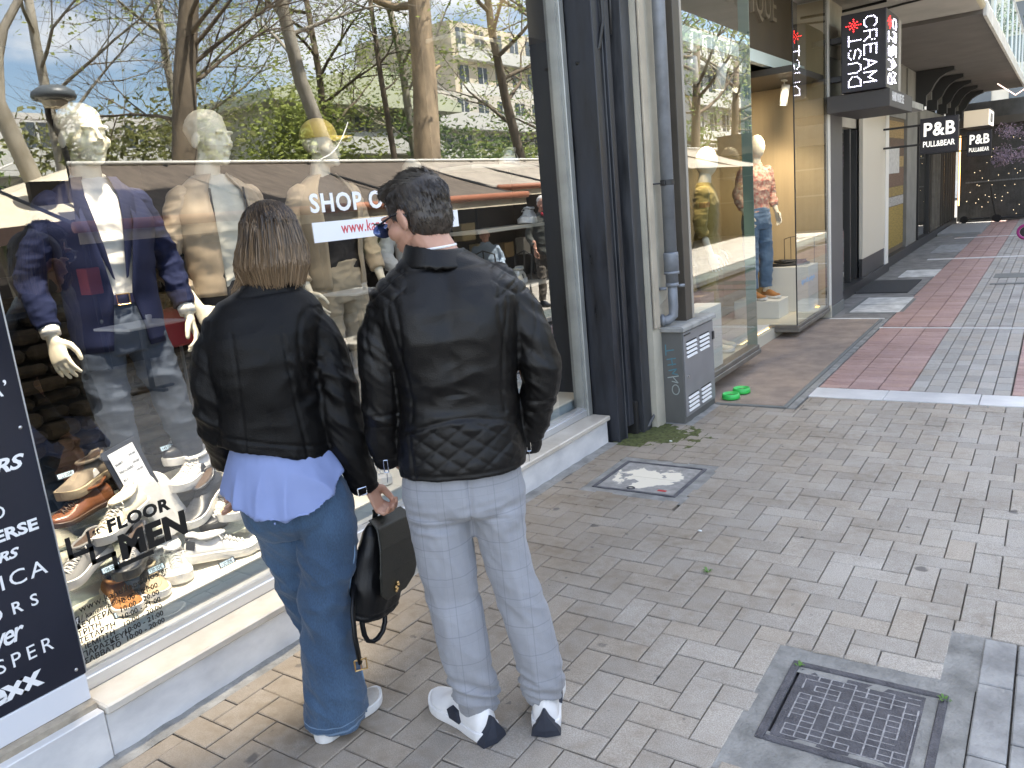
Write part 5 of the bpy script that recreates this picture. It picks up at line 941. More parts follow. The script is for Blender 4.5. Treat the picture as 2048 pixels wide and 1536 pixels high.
def cloth(name, col, line=None, pitch=(.055, .07), lw=.04, twill=0, wear=None, hem=None):
    m = M(name, col, .85, var=.10, vs=9, bump=.25, bs=420, sheen=.15); t = m.node_tree; b = t.nodes['Principled BSDF']; K = t.links.new; N = lambda k: t.nodes.new('ShaderNode'+k)
    src = b.inputs['Base Color'].links[0].from_socket; tcn = N('TexCoord'); sx = N('SeparateXYZ'); K(tcn.outputs['Object'], sx.inputs[0]); last = src
    if line:
        dirs_ = ((0, pitch[0]), (2, pitch[1]), (1, pitch[0]))[:2]
        for ax, pt in dirs_:
            for off, wd, st in ((0, lw, .45), (.25, lw*.5, .22)):
                a = N('Math'); a.operation = 'MULTIPLY_ADD'; a.inputs[1].default_value = 1/pt; a.inputs[2].default_value = off+40; K(sx.outputs[ax], a.inputs[0]); f = N('Math'); f.operation = 'FRACT'; K(a.outputs[0], f.inputs[0])
                g_ = N('Math'); g_.operation = 'LESS_THAN'; g_.inputs[1].default_value = wd; K(f.outputs[0], g_.inputs[0]); h = N('Math'); h.operation = 'MULTIPLY'; h.inputs[1].default_value = st; K(g_.outputs[0], h.inputs[0])
                x = N('MixRGB'); x.inputs[2].default_value = (*line, 1); K(h.outputs[0], x.inputs[0]); K(last, x.inputs[1]); last = x.outputs[0]
    if wear:
        n = N('TexNoise'); n.inputs['Scale'].default_value = 5; n.inputs['Detail'].default_value = 6; mp_ = N('Mapping'); mp_.inputs['Scale'].default_value = (1, 1, .45); K(tcn.outputs['Object'], mp_.inputs[0]); K(mp_.outputs[0], n.inputs['Vector']); r = N('MapRange'); r.inputs[1].default_value = .40; r.inputs[2].default_value = .72; r.inputs[4].default_value = .8; K(n.outputs['Fac'], r.inputs[0])
        x = N('MixRGB'); x.inputs[2].default_value = (*wear, 1); K(r.outputs[0], x.inputs[0]); K(last, x.inputs[1]); last = x.outputs[0]
        n2 = N('TexNoise'); n2.inputs['Scale'].default_value = 300; mp2 = N('Mapping'); mp2.inputs['Scale'].default_value = (1.6, 1.6, .35); K(tcn.outputs['Object'], mp2.inputs[0]); K(mp2.outputs[0], n2.inputs['Vector']); r2 = N('MapRange'); r2.inputs[1].default_value = .35; r2.inputs[2].default_value = .65; r2.inputs[3].default_value = .78; r2.inputs[4].default_value = 1.2; K(n2.outputs['Fac'], r2.inputs[0])
        x = N('MixRGB'); x.blend_type = 'MULTIPLY'; x.inputs[0].default_value = 1; K(last, x.inputs[1]); K(r2.outputs[0], x.inputs[2]); last = x.outputs[0]
    if hem:
        for h0, wd in hem:
            a = N('Math'); a.operation = 'SUBTRACT'; a.inputs[1].default_value = h0; K(sx.outputs[2], a.inputs[0]); ab = N('Math'); ab.operation = 'ABSOLUTE'; K(a.outputs[0], ab.inputs[0]); g_ = N('Math'); g_.operation = 'LESS_THAN'; g_.inputs[1].default_value = wd; K(ab.outputs[0], g_.inputs[0]); h = N('Math'); h.operation = 'MULTIPLY'; h.inputs[1].default_value = .55; K(g_.outputs[0], h.inputs[0])
            x = N('MixRGB'); x.inputs[2].default_value = (.20, .29, .40, 1); K(h.outputs[0], x.inputs[0]); K(last, x.inputs[1]); last = x.outputs[0]
    K(last, b.inputs['Base Color']); return m
m_check = cloth('grey_check_wool', (.262, .268, .288), (.15, .155, .18), (.074, .092), .035)
m_jeans = cloth('blue_denim', (.027, .058, .108), None, wear=(.060, .115, .195), hem=((.066, .0018), (.045, .004)))
def hairmat(name, root, tip, z0, z1, var=.5):
    m = bpy.data.materials.new(name); m.use_nodes = True; t = m.node_tree; b = t.nodes['Principled BSDF']; K = t.links.new; N = lambda k: t.nodes.new('ShaderNode'+k)
    tcn = N('TexCoord'); sx = N('SeparateXYZ'); K(tcn.outputs['Object'], sx.inputs[0]); r = N('MapRange'); r.inputs[1].default_value = z1; r.inputs[2].default_value = z0; K(sx.outputs[2], r.inputs[0]); g_ = N('NewGeometry')
    ma = N('Math'); ma.operation = 'MULTIPLY_ADD'; ma.inputs[1].default_value = var; ma.inputs[2].default_value = -var*.5; K(g_.outputs['Random Per Island'], ma.inputs[0]); ad = N('Math'); ad.operation = 'ADD'; ad.use_clamp = True; K(ma.outputs[0], ad.inputs[0]); K(r.outputs[0], ad.inputs[1])
    x = N('MixRGB'); x.inputs[1].default_value = (*root, 1); x.inputs[2].default_value = (*tip, 1); K(ad.outputs[0], x.inputs[0]); K(x.outputs[0], b.inputs['Base Color']); b.inputs['Roughness'].default_value = .42; b.inputs['Specular IOR Level'].default_value = .45; return m
# ------------------------------------------------------------------ THE MAN
man = person('person', 'man in a quilted black leather jacket and light grey checked trousers, hands in pockets', (-1.38, 1.84, 0), math.atan2(.6, .8))
HM = Matrix.Translation((-.137, .085, 1.603)) @ Matrix.Rotation(rad(52), 4, 'Z') @ Matrix.Rotation(rad(-17), 4, 'X') @ Matrix.Scale(1.015, 4)
mb = MB(); head_mb(mb, HM, .15, .058); loft(mb, [(-.09, .04, 1.36, .09, .08), (-.105, .04, 1.44, .08, .07), (-.115, .045, 1.50, .06, .058)])
for x, y, z, c in ((-.225, .035, .83, -1), (.055, .03, .85, 1)): hand_mb(mb, Matrix.Translation((x, y, z)), .4, c)
limb(mb, [(-.31, .03, .95, .033), (-.27, .05, .88, .026), (-.228, .036, .83, .024)]); limb(mb, [(.135, .03, .95, .033), (.10, .04, .89, .026), (.058, .03, .85, .024)]); limb(mb, [(-.31, .02, 1.0, .036), (-.24, .03, 1.34, .04), (-.1, .03, 1.34, .06), (.09, .03, 1.34, .04), (.16, .02, 1.05, .036)])
part('body', organic(mb, .0042, 2), m_skin, man)
# jacket
def jacket_disp_man(co, nn):
    x, y, z = co.T; d = np.zeros(len(co)); back = np.clip(-nn[:, 1]*1.6, 0, 1)
    arm = np.maximum((x > .115)*1.0, (x < -.255)*1.0)*(z < 1.36)
    def quilt(mask, s_, dep, cx, cz, ang=.95):
        a = ((x-cx)*math.cos(ang)+(z-cz)*math.sin(ang))/s_; b = ((x-cx)*math.cos(ang)-(z-cz)*math.sin(ang))/s_
        g_ = lambda q: np.exp(-((np.abs(q-np.round(q)))/.085)**2); puff = np.sin(np.pi*np.abs(a-np.floor(a)))*np.sin(np.pi*np.abs(b-np.floor(b)))
        return mask*(-dep*np.maximum(g_(a), g_(b))+dep*.55*puff)
    arch = 1.035-.55*np.clip(np.abs(x+.075)-.02, 0, 1)**1.4*1.0
    m1 = ((z < arch-.012) & (z > .885) & (x > -.215) & (x < .085))*back*(1-arm); d += quilt(m1, .043, .0030, -.08, .95)
    d += back*(1-arm)*gro(z-arch, .006, .004)*((x > -.24) & (x < .10)); d += back*(1-arm)*gro(z-arch+.012, .005, -.0022)*((x > -.24) & (x < .10))
    d += back*(1-arm)*gro(z-.876, .005, .0035); d += back*gro(x+.222, .005, .003)*(z < 1.0)*(z > .87)*(1-arm)
    m2 = (((x < -.185) & (z > 1.335+.4*(x+.33))) | ((x > .055) & (z > 1.355)))*(z < 1.47); d += quilt(m2.astype(float)*np.clip(nn[:, 2]*1.5+back, 0, 1), .038, .0034, 0, 1.4)
    # panel seams curving from the armholes
    for s_, x0 in ((-1, -.205), (1, .055)):
        xc = x0+s_*.035*np.clip((z-1.08)/.25, 0, 1)**2+s_*.02*np.clip((1.08-z)/.2, 0, 1); d += back*(1-arm)*gro(x-xc, .005, .003)*(z > 1.03)*(z < 1.36)
    d += back*gro(z-1.452, .006, .003)*(np.abs(x+.07) < .16)
    # arm hole seams
    d += gro(np.hypot(x-.118, (z-1.31)*.45)-.055, .006, .003)*(x > .05)*back*(z < 1.40); d += gro(np.hypot(x+.262, (z-1.29)*.45)-.055, .006, .003)*(x < -.2)*back*(z < 1.38)
    # elbow and cuff seams, wrinkles
    d += arm*(gro(z-1.045, .005, .003)+gro(z-1.01, .004, .0025)+gro(z-.905, .005, .003))
    d += arm*fold(co+np.stack([z*.3, x*.2, x*.5], 1), (6, 6, 13), 3, .0060)+arm*fold(co+np.stack([z*.4, y*0, x*.9], 1), (15, 15, 27), 9, .0026)
    w = np.exp(-((z-1.07)/.10)**2); d += (1-arm)*w*fold(co+np.stack([0*x, 0*x, .35*x], 1), (5, 5, 17), 5, .005)+(1-arm)*fold(co, (5, 5, 6), 8, .005)+(1-arm)*fold(co, (14, 14, 20), 12, .0022)
    d += (1-arm)*back*.010*np.exp(-((z-1.30)/.09)**2)*np.exp(-((np.abs(x+.075)-.10)/.05)**2)-(1-arm)*back*.008*np.exp(-((x+.075)/.025)**2)*(z > 1.1)
    return d
mb = MB(); loft(mb, [(-.082, .008, .862, .190, .152), (-.082, .008, .90, .190, .152), (-.080, .006, .98, .182, .140), (-.074, .004, 1.06, .171, .124), (-.074, .004, 1.16, .180, .130), (-.076, .008, 1.26, .198, .138), (-.078, .018, 1.34, .215, .132), (-.080, .028, 1.395, .216, .116), (-.083, .036, 1.43, .180, .100), (-.090, .042, 1.462, .128, .088), (-.098, .046, 1.492, .088, .078)], 36, .88)
limb(mb, [(-.225, .03, 1.375, .066), (-.278, .02, 1.28, .064), (-.292, .012, 1.18, .062), (-.303, .02, 1.06, .060), (-.312, .04, .96, .053), (-.303, .062, .875, .045)]); limb(mb, [(.065, .03, 1.385, .066), (.132, .02, 1.29, .063), (.164, .0, 1.19, .060), (.176, .0, 1.11, .060), (.154, .02, 1.01, .053), (.125, .045, .925, .045), (.112, .055, .875, .040)])
jk = part('jacket', organic(mb, .0056, 3, jacket_disp_man), m_leather, man)
mb = MB(); rs = []
for k in range(25):
    t = math.pi*(.06+.88*k/24)+math.pi; c, s_ = math.cos(t), math.sin(t); cx, cy_ = -.095, .046; row = []
    for (rr_, zz_) in ((1.02, 1.486), (1.03, 1.506), (1.12, 1.503), (1.42, 1.458), (1.40, 1.447), (1.10, 1.478)): row.append((cx+.078*rr_*c, cy_+.078*rr_*s_, zz_+.010*abs(c)-.03*(1-abs(s_))*(rr_ > 1.3)-.012*c))
    rs.append(row)
mb.rings(rs, True, True); cm = organic(mb, .0045, 2, lambda co, nn: fold(co, (9, 9, 9), 4, .002)); part('collar', cm, m_leather, jk)
mb = MB(); mb.tube([(-.100+.064*math.cos(t), .05+.062*math.sin(t), 1.506+.004*math.cos(t)) for t in np.linspace(0, 6.28, 24)], .0045, 6); part('shirt_collar', mb.build('x').data, M('white_shirt_cotton', (.7, .7, .7), .8), man); bpy.data.objects.remove(bpy.data.objects['x'])
for (x, y, z, nme) in ((-.310, -.005, .885, 'left'), (.118, .008, .900, 'right')):
    mb = MB()
    for s_ in (0, 1): mb.tube([(x-.006+.012*s_, y, z+.018), (x-.006+.012*s_, y-.004, z-.018)], .0016, 5)
    mb.tube([(x-.006, y, z+.018), (x+.006, y, z+.018)], .0016, 5); mb.tube([(x-.006, y-.004, z-.018), (x+.006, y-.004, z-.018)], .0016, 5); mb.tube([(x, y-.002, z-.018), (x-.002, y-.003, z-.05)], .0012, 4); o = mb.build('zip_pull', m_metal); o.parent = jk
# hair: cap and short strands
def in_hair(v, hl):  # v in head space
    return v
mb = MB(); mb.ball((0, -.016, .036), (.0815, .099, .086), 20, 14); mb.ball((0, -.038, -.018), (.073, .066, .074), 16, 10); mb.ball((0, -.03, .01), (.079, .078, .07), 16, 10); mb.ball((0, .05, .085), (.055, .05, .034), 14, 8)
cap = organic(mb, .0045, 8, lambda co, nn: nz3(co, (55, 30, 55), 2)*.0035)
for v in cap.vertices: v.co = HM @ v.co
m_hair = hairmat('dark_hair', (.013, .010, .0075), (.045, .035, .027), 1.52, 1.75, .8)
hr = part('hair', cap, m_hair, man); rnd = random.Random(4); roots = []; HMi = HM.inverted(); H3 = HM.to_3x3(); cv_ = [(v.co.copy(), v.normal.copy()) for v in cap.vertices]
for k in range(11000):
    p, nrm_ = rnd.choice(cv_); h = HMi @ p; d = (H3.inverted() @ nrm_).normalized()
    if h.y > .05 and h.z < .085: continue
    if h.z < (-.088 if h.y < -.045 else (-.050 if h.y < -.01 else .0)): continue
    fl = Vector((.25+d.x*.2, .9, .1)) if h.z > .075 else Vector((d.x*.1, -.30, -1)); fl -= d*fl.dot(d); L_ = .010+.014*max(0, min(1, (h.z+.03)/.12))*(1 if h.y < .03 else .6)
    dd = (d*(.22+.15*(h.z > .09))+fl.normalized()).normalized(); roots.append((p-nrm_*.003+Vector((rnd.gauss(0, .002), rnd.gauss(0, .002), rnd.gauss(0, .002))), (H3 @ dd).normalized(), L_*rnd.uniform(.7, 1.2)))
mb = MB(); hair_strands(mb, roots, .10, 2, .0011, rnd, Vector((0, 0, -.25))); o = mb.build('hair_strand', m_hair); o.parent = hr; stuff(o)
# sunglasses
sgm = M('dark_frame', (.012, .012, .015), .25); m_lens = M('sky_reflection_lens', (.05, .07, .16), .06, .6)  # lens blue is the sky's reflection, put into the colour
sgl = thing('sunglasses', 'dark sunglasses with blue sky reflection painted on the lenses, worn by the man', 'sunglasses', (0, 0, 0)); WM = man.matrix_basis.copy(); WM = Matrix.Translation(man.location) @ Matrix.Rotation(man.rotation_euler.z, 4, 'Z') @ HM; mb = MB()
for s_ in (-1, 1): mb.tube([WM @ Vector(p) for p in ((s_*.076, .085, .006), (s_*.082, .02, .010), (s_*.083, -.015, .006), (s_*.082, -.03, -.012))], .0030, 6)
mb.tube([WM @ Vector(p) for p in ((-.076, .100, .014), (-.03, .117, .018), (0, .119, .014), (.03, .117, .018), (.076, .100, .014))], .0032, 6); mb.build('frame', sgm, sgl); 
for s_ in (-1, 1):
    mb = MB(); c = Vector((s_*.036, .113, -.004)); mb.rings([[WM @ (c+Vector((.032*q*math.cos(t), -s_*math.cos(t)*s_*.010*q*s_*s_*abs(math.cos(t))+dy, .022*q*math.sin(t)))) for t in np.linspace(0, 5.9, 16)] for q, dy in ((.5, .003), (1, 0), (1, -.002))]); mb.build('lens', m_lens, sgl, True)
# trousers
def trouser_disp(co, nn):
    x, y, z = co.T; leg = np.clip((.78-z)/.1, 0, 1); d = leg*fold(co+np.stack([z*.25, 0*x, x*.8], 1), (6, 6, 4.2), 21, .010)+fold(co+np.stack([z*.4, 0*x, x], 1), (14, 14, 16), 23, .0024)
    d += np.exp(-((z-.14)/.07)**2)*fold(co+np.stack([0*x, 0*x, .5*x+.3*y], 1), (4, 4, 26), 25, .018)+np.exp(-((z-.46)/.06)**2)*fold(co+np.stack([0*x, 0*x, .5*x], 1), (5, 5, 16), 27, .006)
    back = np.clip(-nn[:, 1], 0, 1); d += np.exp(-((z-.72)/.05)**2)*back*fold(co, (4, 4, 30), 29, .010); d += gro(x+.07, .008, .010)*back*(z > .70)*(z < .88)
    sx = np.where(x < -.06, x+.16+.1*(z-.5)*-1, x-.05-.1*(.5-z)); d += back*gro(sx+.01, .010, -.003)*(z < .7)
    return d
mb = MB(); loft(mb, [(-.082, .0, .99, .140, .095), (-.085, .0, .92, .158, .108), (-.090, -.004, .84, .178, .122), (-.091, -.010, .79, .184, .125), (-.090, -.014, .745, .180, .118), (-.088, -.01, .72, .16, .09)], 30, .92)
LL = [(-.175, -.016, .78, .094), (-.172, -.022, .70, .094), (-.165, -.028, .58, .086), (-.157, -.035, .47, .080), (-.148, -.045, .38, .078), (-.138, -.052, .25, .074), (-.128, -.050, .17, .072), (-.120, -.036, .115, .070), (-.117, -.022, .085, .067)]
RL = [(.008, -.014, .78, .090), (.012, -.02, .70, .088), (.024, -.028, .58, .078), (.045, -.034, .46, .073), (.062, -.040, .37, .071), (.080, -.046, .25, .067), (.092, -.046, .17, .066), (.094, -.034, .12, .064), (.095, -.020, .09, .061)]
limb(mb, LL, 18); limb(mb, RL, 18); part('trousers', organic(mb, .0058, 3, trouser_disp), m_check, man)
# sneakers of the man: white with a navy wedge at the heel
m_navyp = M('navy_patch', (.018, .022, .035), .6, var=.2, vs=40); m_wleather = M('white_leather', (.70, .69, .68), .5, var=.06, vs=12, bump=.08, bs=200)
def shoe_profile(L_, W_, H_, hc=0):
    """stations heel to toe: y, half width, height"""
    t = (1-np.cos(np.pi*np.linspace(0, 1, 26)))/2; w = np.interp(t, [0, .1, .25, .4, .55, .7, .85, 1], [.74, .82, .82, .77, .84, 1, .97, .74])
    w = w*np.sqrt(np.clip(1-(1-np.clip(t/.13, 0, 1))**2.4, .0, 1))*np.clip(1-(1-np.clip((1-t)/.24, 0, 1))**2.6, .0, 1)**.5; w = np.maximum(w, .12)
    h = np.interp(t, [0, .06, .2, .35, .48, .60, .72, .88, .97, 1], [.80, 1, .97, .93, .96, .80, .63, .52, .42, .34])*H_
    return t*L_, w*W_/2, h
def shoe(par, Mx, L_=.285, W_=.098, H_=.095, st=.030, sole=None, upper=None, nameu='shoe_upper', namesole='shoe_sole', heel_up=0, toe_spring=.012, opening_cap=None):
    ys, wd, ht = shoe_profile(L_, W_, H_); sp = lambda t: toe_spring*max(0, (t-.72)/.28)**2; mb = MB(); rs = []
    for y, w, h in zip(ys, wd, ht):
        t = y/L_; z0 = st+sp(t); n = 15; row = [(w*.97*math.copysign(abs(math.cos(a))**.8, math.cos(a))*(1-.30*abs(math.sin(a))**2*(1 if t < .6 else .35)), y+(.006*(1-abs(math.cos(a))) if t < .1 else 0), z0+max(.004, h-st)*math.sin(a)**.8) for a in np.linspace(0.02, math.pi-.02, n)]+[(-w*.85, y, z0-.006), (w*.85, y, z0-.006)]; rs.append([Mx @ Vector(p) for p in row])
    mb.rings(rs); o = mb.build('x0'); me = o.data; bpy.data.objects.remove(o); u = link(nameu, me, upper, par, True)
    mb = MB(); rs = []
    for (y, w) in zip(ys, wd):
        t = y/L_; e = w+.004; yy = -.006+(L_+.013)*t; z = sp(t); rs.append([Mx @ Vector(p) for p in ((e*.90, yy, z), (e*.985, yy, z+st*.18), (e*1.01, yy, z+st*.6), (e, yy, z+st+.003), (e*.93, yy, z+st+.005), (-e*.93, yy, z+st+.005), (-e, yy, z+st+.003), (-e*1.01, yy, z+st*.6), (-e*.985, yy, z+st*.18), (-e*.90, yy, z))])
    mb.rings(rs); o = mb.build('x0'); me = o.data; bpy.data.objects.remove(o); link(namesole, me, sole, par, False)
    return u
def foot_M(x, y, z, dx, dy): return Matrix.Translation((x, y, z)) @ Matrix.Rotation(math.atan2(dy, dx)-math.pi/2, 4, 'Z')
for (hx, hy, dx, dy) in ((-.083, -.108, -.62, .78), (.085, -.105, .15, .98)):
    Mx = foot_M(hx, hy, .002, dx, dy); u = shoe(man, Mx, .295, .104, .120, .031, m_wleather, m_wleather, 'sneaker_upper', 'sneaker_sole')
    mb = MB(); mb.rings([[Mx @ Vector(p) for p in r] for r in ([(-.046, -.013, .0), (0, -.024, .0), (.046, -.013, .0), (.046, .02, 0), (-.046, .02, 0)], [(-.040, -.016, .02), (0, -.026, .022), (.040, -.016, .02), (.04, .02, .02), (-.04, .02, .02)], [(-.014, -.019, .062), (0, -.022, .064), (.014, -.019, .062), (.014, .01, .062), (-.014, .01, .062)], [(-.004, -.017, .084), (0, -.019, .085), (.004, -.017, .084), (.004, .01, .084), (-.004, .01, .084)])]); o = mb.build('heel_wedge', m_navyp); o.parent = man
    for s_ in (-1, 1): mb = MB(); mb.rings([[Mx @ Vector((s_*(.047+k_*.003), y, z)) for y, z in ((.10, .034), (.15, .034), (.158, .062), (.14, .078), (.112, .070))] for k_ in (-4, 1)]); o = mb.build('side_patch', m_navyp); o.parent = man
# ------------------------------------------------------------------ THE WOMAN
wom = person('person', 'woman with a brown bob in a black leather jacket, blue shirt and wide jeans', (-1.88, 1.56, 0), math.atan2(.7695, .6385))
HW = Matrix.Translation((.004, .055, 1.563)) @ Matrix.Rotation(rad(14), 4, 'Z') @ Matrix.Rotation(rad(-14), 4, 'X') @ Matrix.Scale(.95, 4)
mb = MB(); head_mb(mb, HW, .07, .048); loft(mb, [(-.045, .03, 1.34, .08, .07), (-.03, .035, 1.42, .06, .055), (-.015, .04, 1.47, .05, .05)])
limb(mb, [(-.13, .03, 1.35, .045), (-.225, .03, 1.13, .034), (-.225, .10, .93, .026), (-.22, .13, .88, .022)]); limb(mb, [(.04, .03, 1.35, .045), (.13, .01, 1.1, .036), (.165, .0, .85, .026), (.180, .0, .775, .022)]); limb(mb, [(-.13, .03, 1.35, .05), (-.04, .03, 1.36, .06), (.04, .03, 1.35, .05)])
hand_mb(mb, Matrix.Translation((.184, .0, .790)) @ Matrix.Rotation(rad(-18), 4, 'Y') @ Matrix.Rotation(rad(-25), 4, 'Z') @ Matrix.Scale(.92, 4), 1.05, -1, .05, .3); hand_mb(mb, Matrix.Translation((-.22, .135, .875)) @ Matrix.Rotation(rad(-20), 4, 'X') @ Matrix.Scale(.9, 4), .5, 1)
part('body', organic(mb, .0042, 2), m_skin, wom)
def jacket_disp_w(co, nn):
    x, y, z = co.T; d = np.zeros(len(co)); back = np.clip(-nn[:, 1]*1.6, 0, 1); arm = np.maximum(np.clip((x-.07)/.03, 0, 1), np.clip((-x-.20)/.02, 0, 1))*(z < 1.37)
    hz = .965-.26*(x+.07)
    d += back*(1-arm)*(gro(z-hz-.030, .005, .004)+gro(z-hz-.022, .004, -.002))
    for s_, x0 in ((-1, -.155), (1, .012)): xc = x0-s_*.015*np.sin((z-1.0)*5); d += back*(1-arm)*gro(x-xc, .005, .0035)*(z < 1.33)
    d += back*gro(x+.072, .004, .0028)*(1-arm)*(z < 1.1); d += back*gro(z-1.425, .005, .003)*(np.abs(x+.04) < .1)
    d += gro(np.hypot(x-.085, (z-1.25)*.42)-.050, .006, .0035)*back*(x < .09)*(x > .0)*(z > 1.0)
    d += arm*(fold(co+np.stack([z*.3, 0*x, x*.7], 1), (7, 7, 13), 33, .0075)+fold(co+np.stack([z*.4, 0*x, x], 1), (16, 16, 26), 36, .0026)); d += (1-arm)*(fold(co, (5, 5, 6), 38, .007)+fold(co, (12, 12, 16), 40, .0026))
    d += np.exp(-((x-.055)/.05)**2)*np.exp(-((z-1.17)/.10)**2)*back*fold(co, (22, 8, 22), 41, .010); d += arm*(x > 0)*gro(z-.80, .005, .003)
    return d
def tilt_l(z, c, a, b, cy_=.0, t=0): return (c, cy_, z, a, b, t, 0)
mb = MB(); loft(mb, [tilt_l(.955, -.072, .166, .128, .02, -.26), tilt_l(.99, -.071, .164, .127, .02, -.22), tilt_l(1.06, -.069, .157, .120, .016, -.12), tilt_l(1.14, -.069, .158, .118, .012, -.05), tilt_l(1.23, -.066, .163, .122, .012), tilt_l(1.31, -.056, .172, .116, .02), tilt_l(1.365, -.045, .172, .100, .028), tilt_l(1.405, -.036, .138, .085, .034), tilt_l(1.435, -.026, .092, .072, .04), tilt_l(1.462, -.018, .066, .062, .042)], 34, .9)
limb(mb, [(-.135, .03, 1.352, .060), (-.200, .02, 1.27, .058), (-.225, .012, 1.17, .057), (-.232, .02, 1.08, .054), (-.232, .06, .99, .049), (-.225, .105, .915, .043)]); limb(mb, [(.050, .03, 1.352, .063), (.108, .015, 1.26, .060), (.128, -.005, 1.15, .062), (.132, -.012, 1.04, .064), (.142, -.012, .94, .062), (.160, -.006, .84, .050), (.176, .0, .778, .039)])
wj = part('jacket', organic(mb, .0056, 3, jacket_disp_w), m_leather_w, wom)
mb = MB(); mb.rings([[(-.016+(.064*q)*math.cos(t), .043+.060*q*math.sin(t), z-.012*math.cos(t)) for t in np.linspace(0, 2*math.pi*29/30, 30)] for q, z in ((1.0, 1.45), (1.04, 1.48), (1.02, 1.492), (1.10, 1.492), (1.16, 1.46), (1.14, 1.445))]); part('collar', organic(mb, .0045, 2, lambda co, nn: fold(co, (10, 10, 10), 4, .003)), m_leather_w, wj)
mb = MB(); c = Vector((.158, -.052, .793)); mb.tube([c+Vector(p) for p in ((-.013, 0, .008), (.013, -.001, .012), (.014, -.003, -.010), (-.012, -.002, -.014), (-.013, 0, .008))], .0022, 5); o = mb.build('cuff_buckle', m_metal); o.parent = wj
# shirt tail
def shirt_disp(co, nn):
    x, y, z = co.T; return np.clip((.95-z)/.1, 0, 1)*fold(co, (12, 12, 1.6), 51, .017)+fold(co, (22, 22, 5), 52, .002)
mb = MB(); n = 44; rs = []
for t in np.linspace(0, 1, 12):
    row = []
    for k in range(n):
        a = 2*math.pi*k/n; c, s_ = math.cos(a), math.sin(a); zt = 1.02; zb = .828-.055*max(0, -s_)**1.5-.03*max(0, s_)+c*c*(.062 if c > 0 else .022); t2 = max(0, (t-.25)/.75)**.8; q = .140+.060*t2; row.append((-.066+.014*t2+q*c*(.97 if c < 0 else .97-.11*c), .008+(.100+.072*t2)*s_, zt+(zb-zt)*t))
    rs.append(row)
mb.rings(rs); part('shirt', organic(mb, .0056, 1, shirt_disp), m_shirtb, wom)
# jeans
def jeans_disp(co, nn):
    x, y, z = co.T; d = fold(co+np.stack([z*.3, 0*x, x*.7], 1), (6, 6, 8), 61, .013)*np.clip((.85-z)/.2, 0, 1)+fold(co+np.stack([z*.5, 0*x, x], 1), (15, 15, 18), 62, .0042); d += np.exp(-((z-.06)/.05)**2)*fold(co, (8, 8, 6), 63, .010)+np.exp(-((z-.48)/.09)**2)*fold(co, (6, 6, 18), 64, .009)
    d += gro(z-.045, .004, .002)*(x > -.2); back = np.clip(-nn[:, 1], 0, 1); d += gro(x+.045+.05*(z-.75), .008, .010)*back*(z > .66)*(z < .86); return d
mb = MB(); loft(mb, [(-.06, .008, .97, .128, .092), (-.054, .0, .88, .150, .112), (-.046, -.004, .81, .166, .126), (-.03, -.006, .735, .165, .115), (-.02, .0, .69, .14, .09)], 30, .95)
limb(mb, [(.036, -.022, .79, .088), (.036, -.03, .69, .090), (.022, -.034, .58, .086), (.004, -.036, .48, .079), (-.004, -.034, .38, .079), (-.010, -.030, .27, .086), (-.012, -.026, .16, .094), (-.022, -.022, .08, .098), (-.028, -.022, .035, .098)], 20)
limb(mb, [(-.100, .01, .78, .088), (-.088, .03, .68, .086), (-.072, .06, .56, .080), (-.058, .09, .46, .074), (-.040, .11, .36, .074), (-.028, .13, .24, .078), (-.02, .15, .10, .086), (-.02, .15, .045, .088)], 18)
jn = part('jeans', organic(mb, .0058, 3, jeans_disp), m_jeans, wom)
mb = MB(); pts = [(.122, -.052, .72), (.108, -.066, .60), (.080, -.058, .50), (.072, -.056, .40), (.074, -.056, .28), (.080, -.052, .16), (.074, -.052, .05)]; mb.tube(pts, .0028, 5)
part('side_seam', mb.build('x1').data, M('pale_denim', (.17, .26, .38), .85), jn); bpy.data.objects.remove(bpy.data.objects['x1'])
# her shoes: pale suede with a light sole
m_suede = M('pale_suede', (.40, .37, .33), .95, var=.15, vs=25, bump=.3, bs=300); Mx = foot_M(-.085, -.075, .002, .80, .60); shoe(wom, Mx, .262, .092, .085, .026, m_rubw, m_suede, 'shoe_upper', 'shoe_sole'); Mx = foot_M(-.085, .10, .002, .55, .83); shoe(wom, Mx, .262, .092, .085, .026, m_rubw, m_suede, 'shoe_upper', 'shoe_sole')
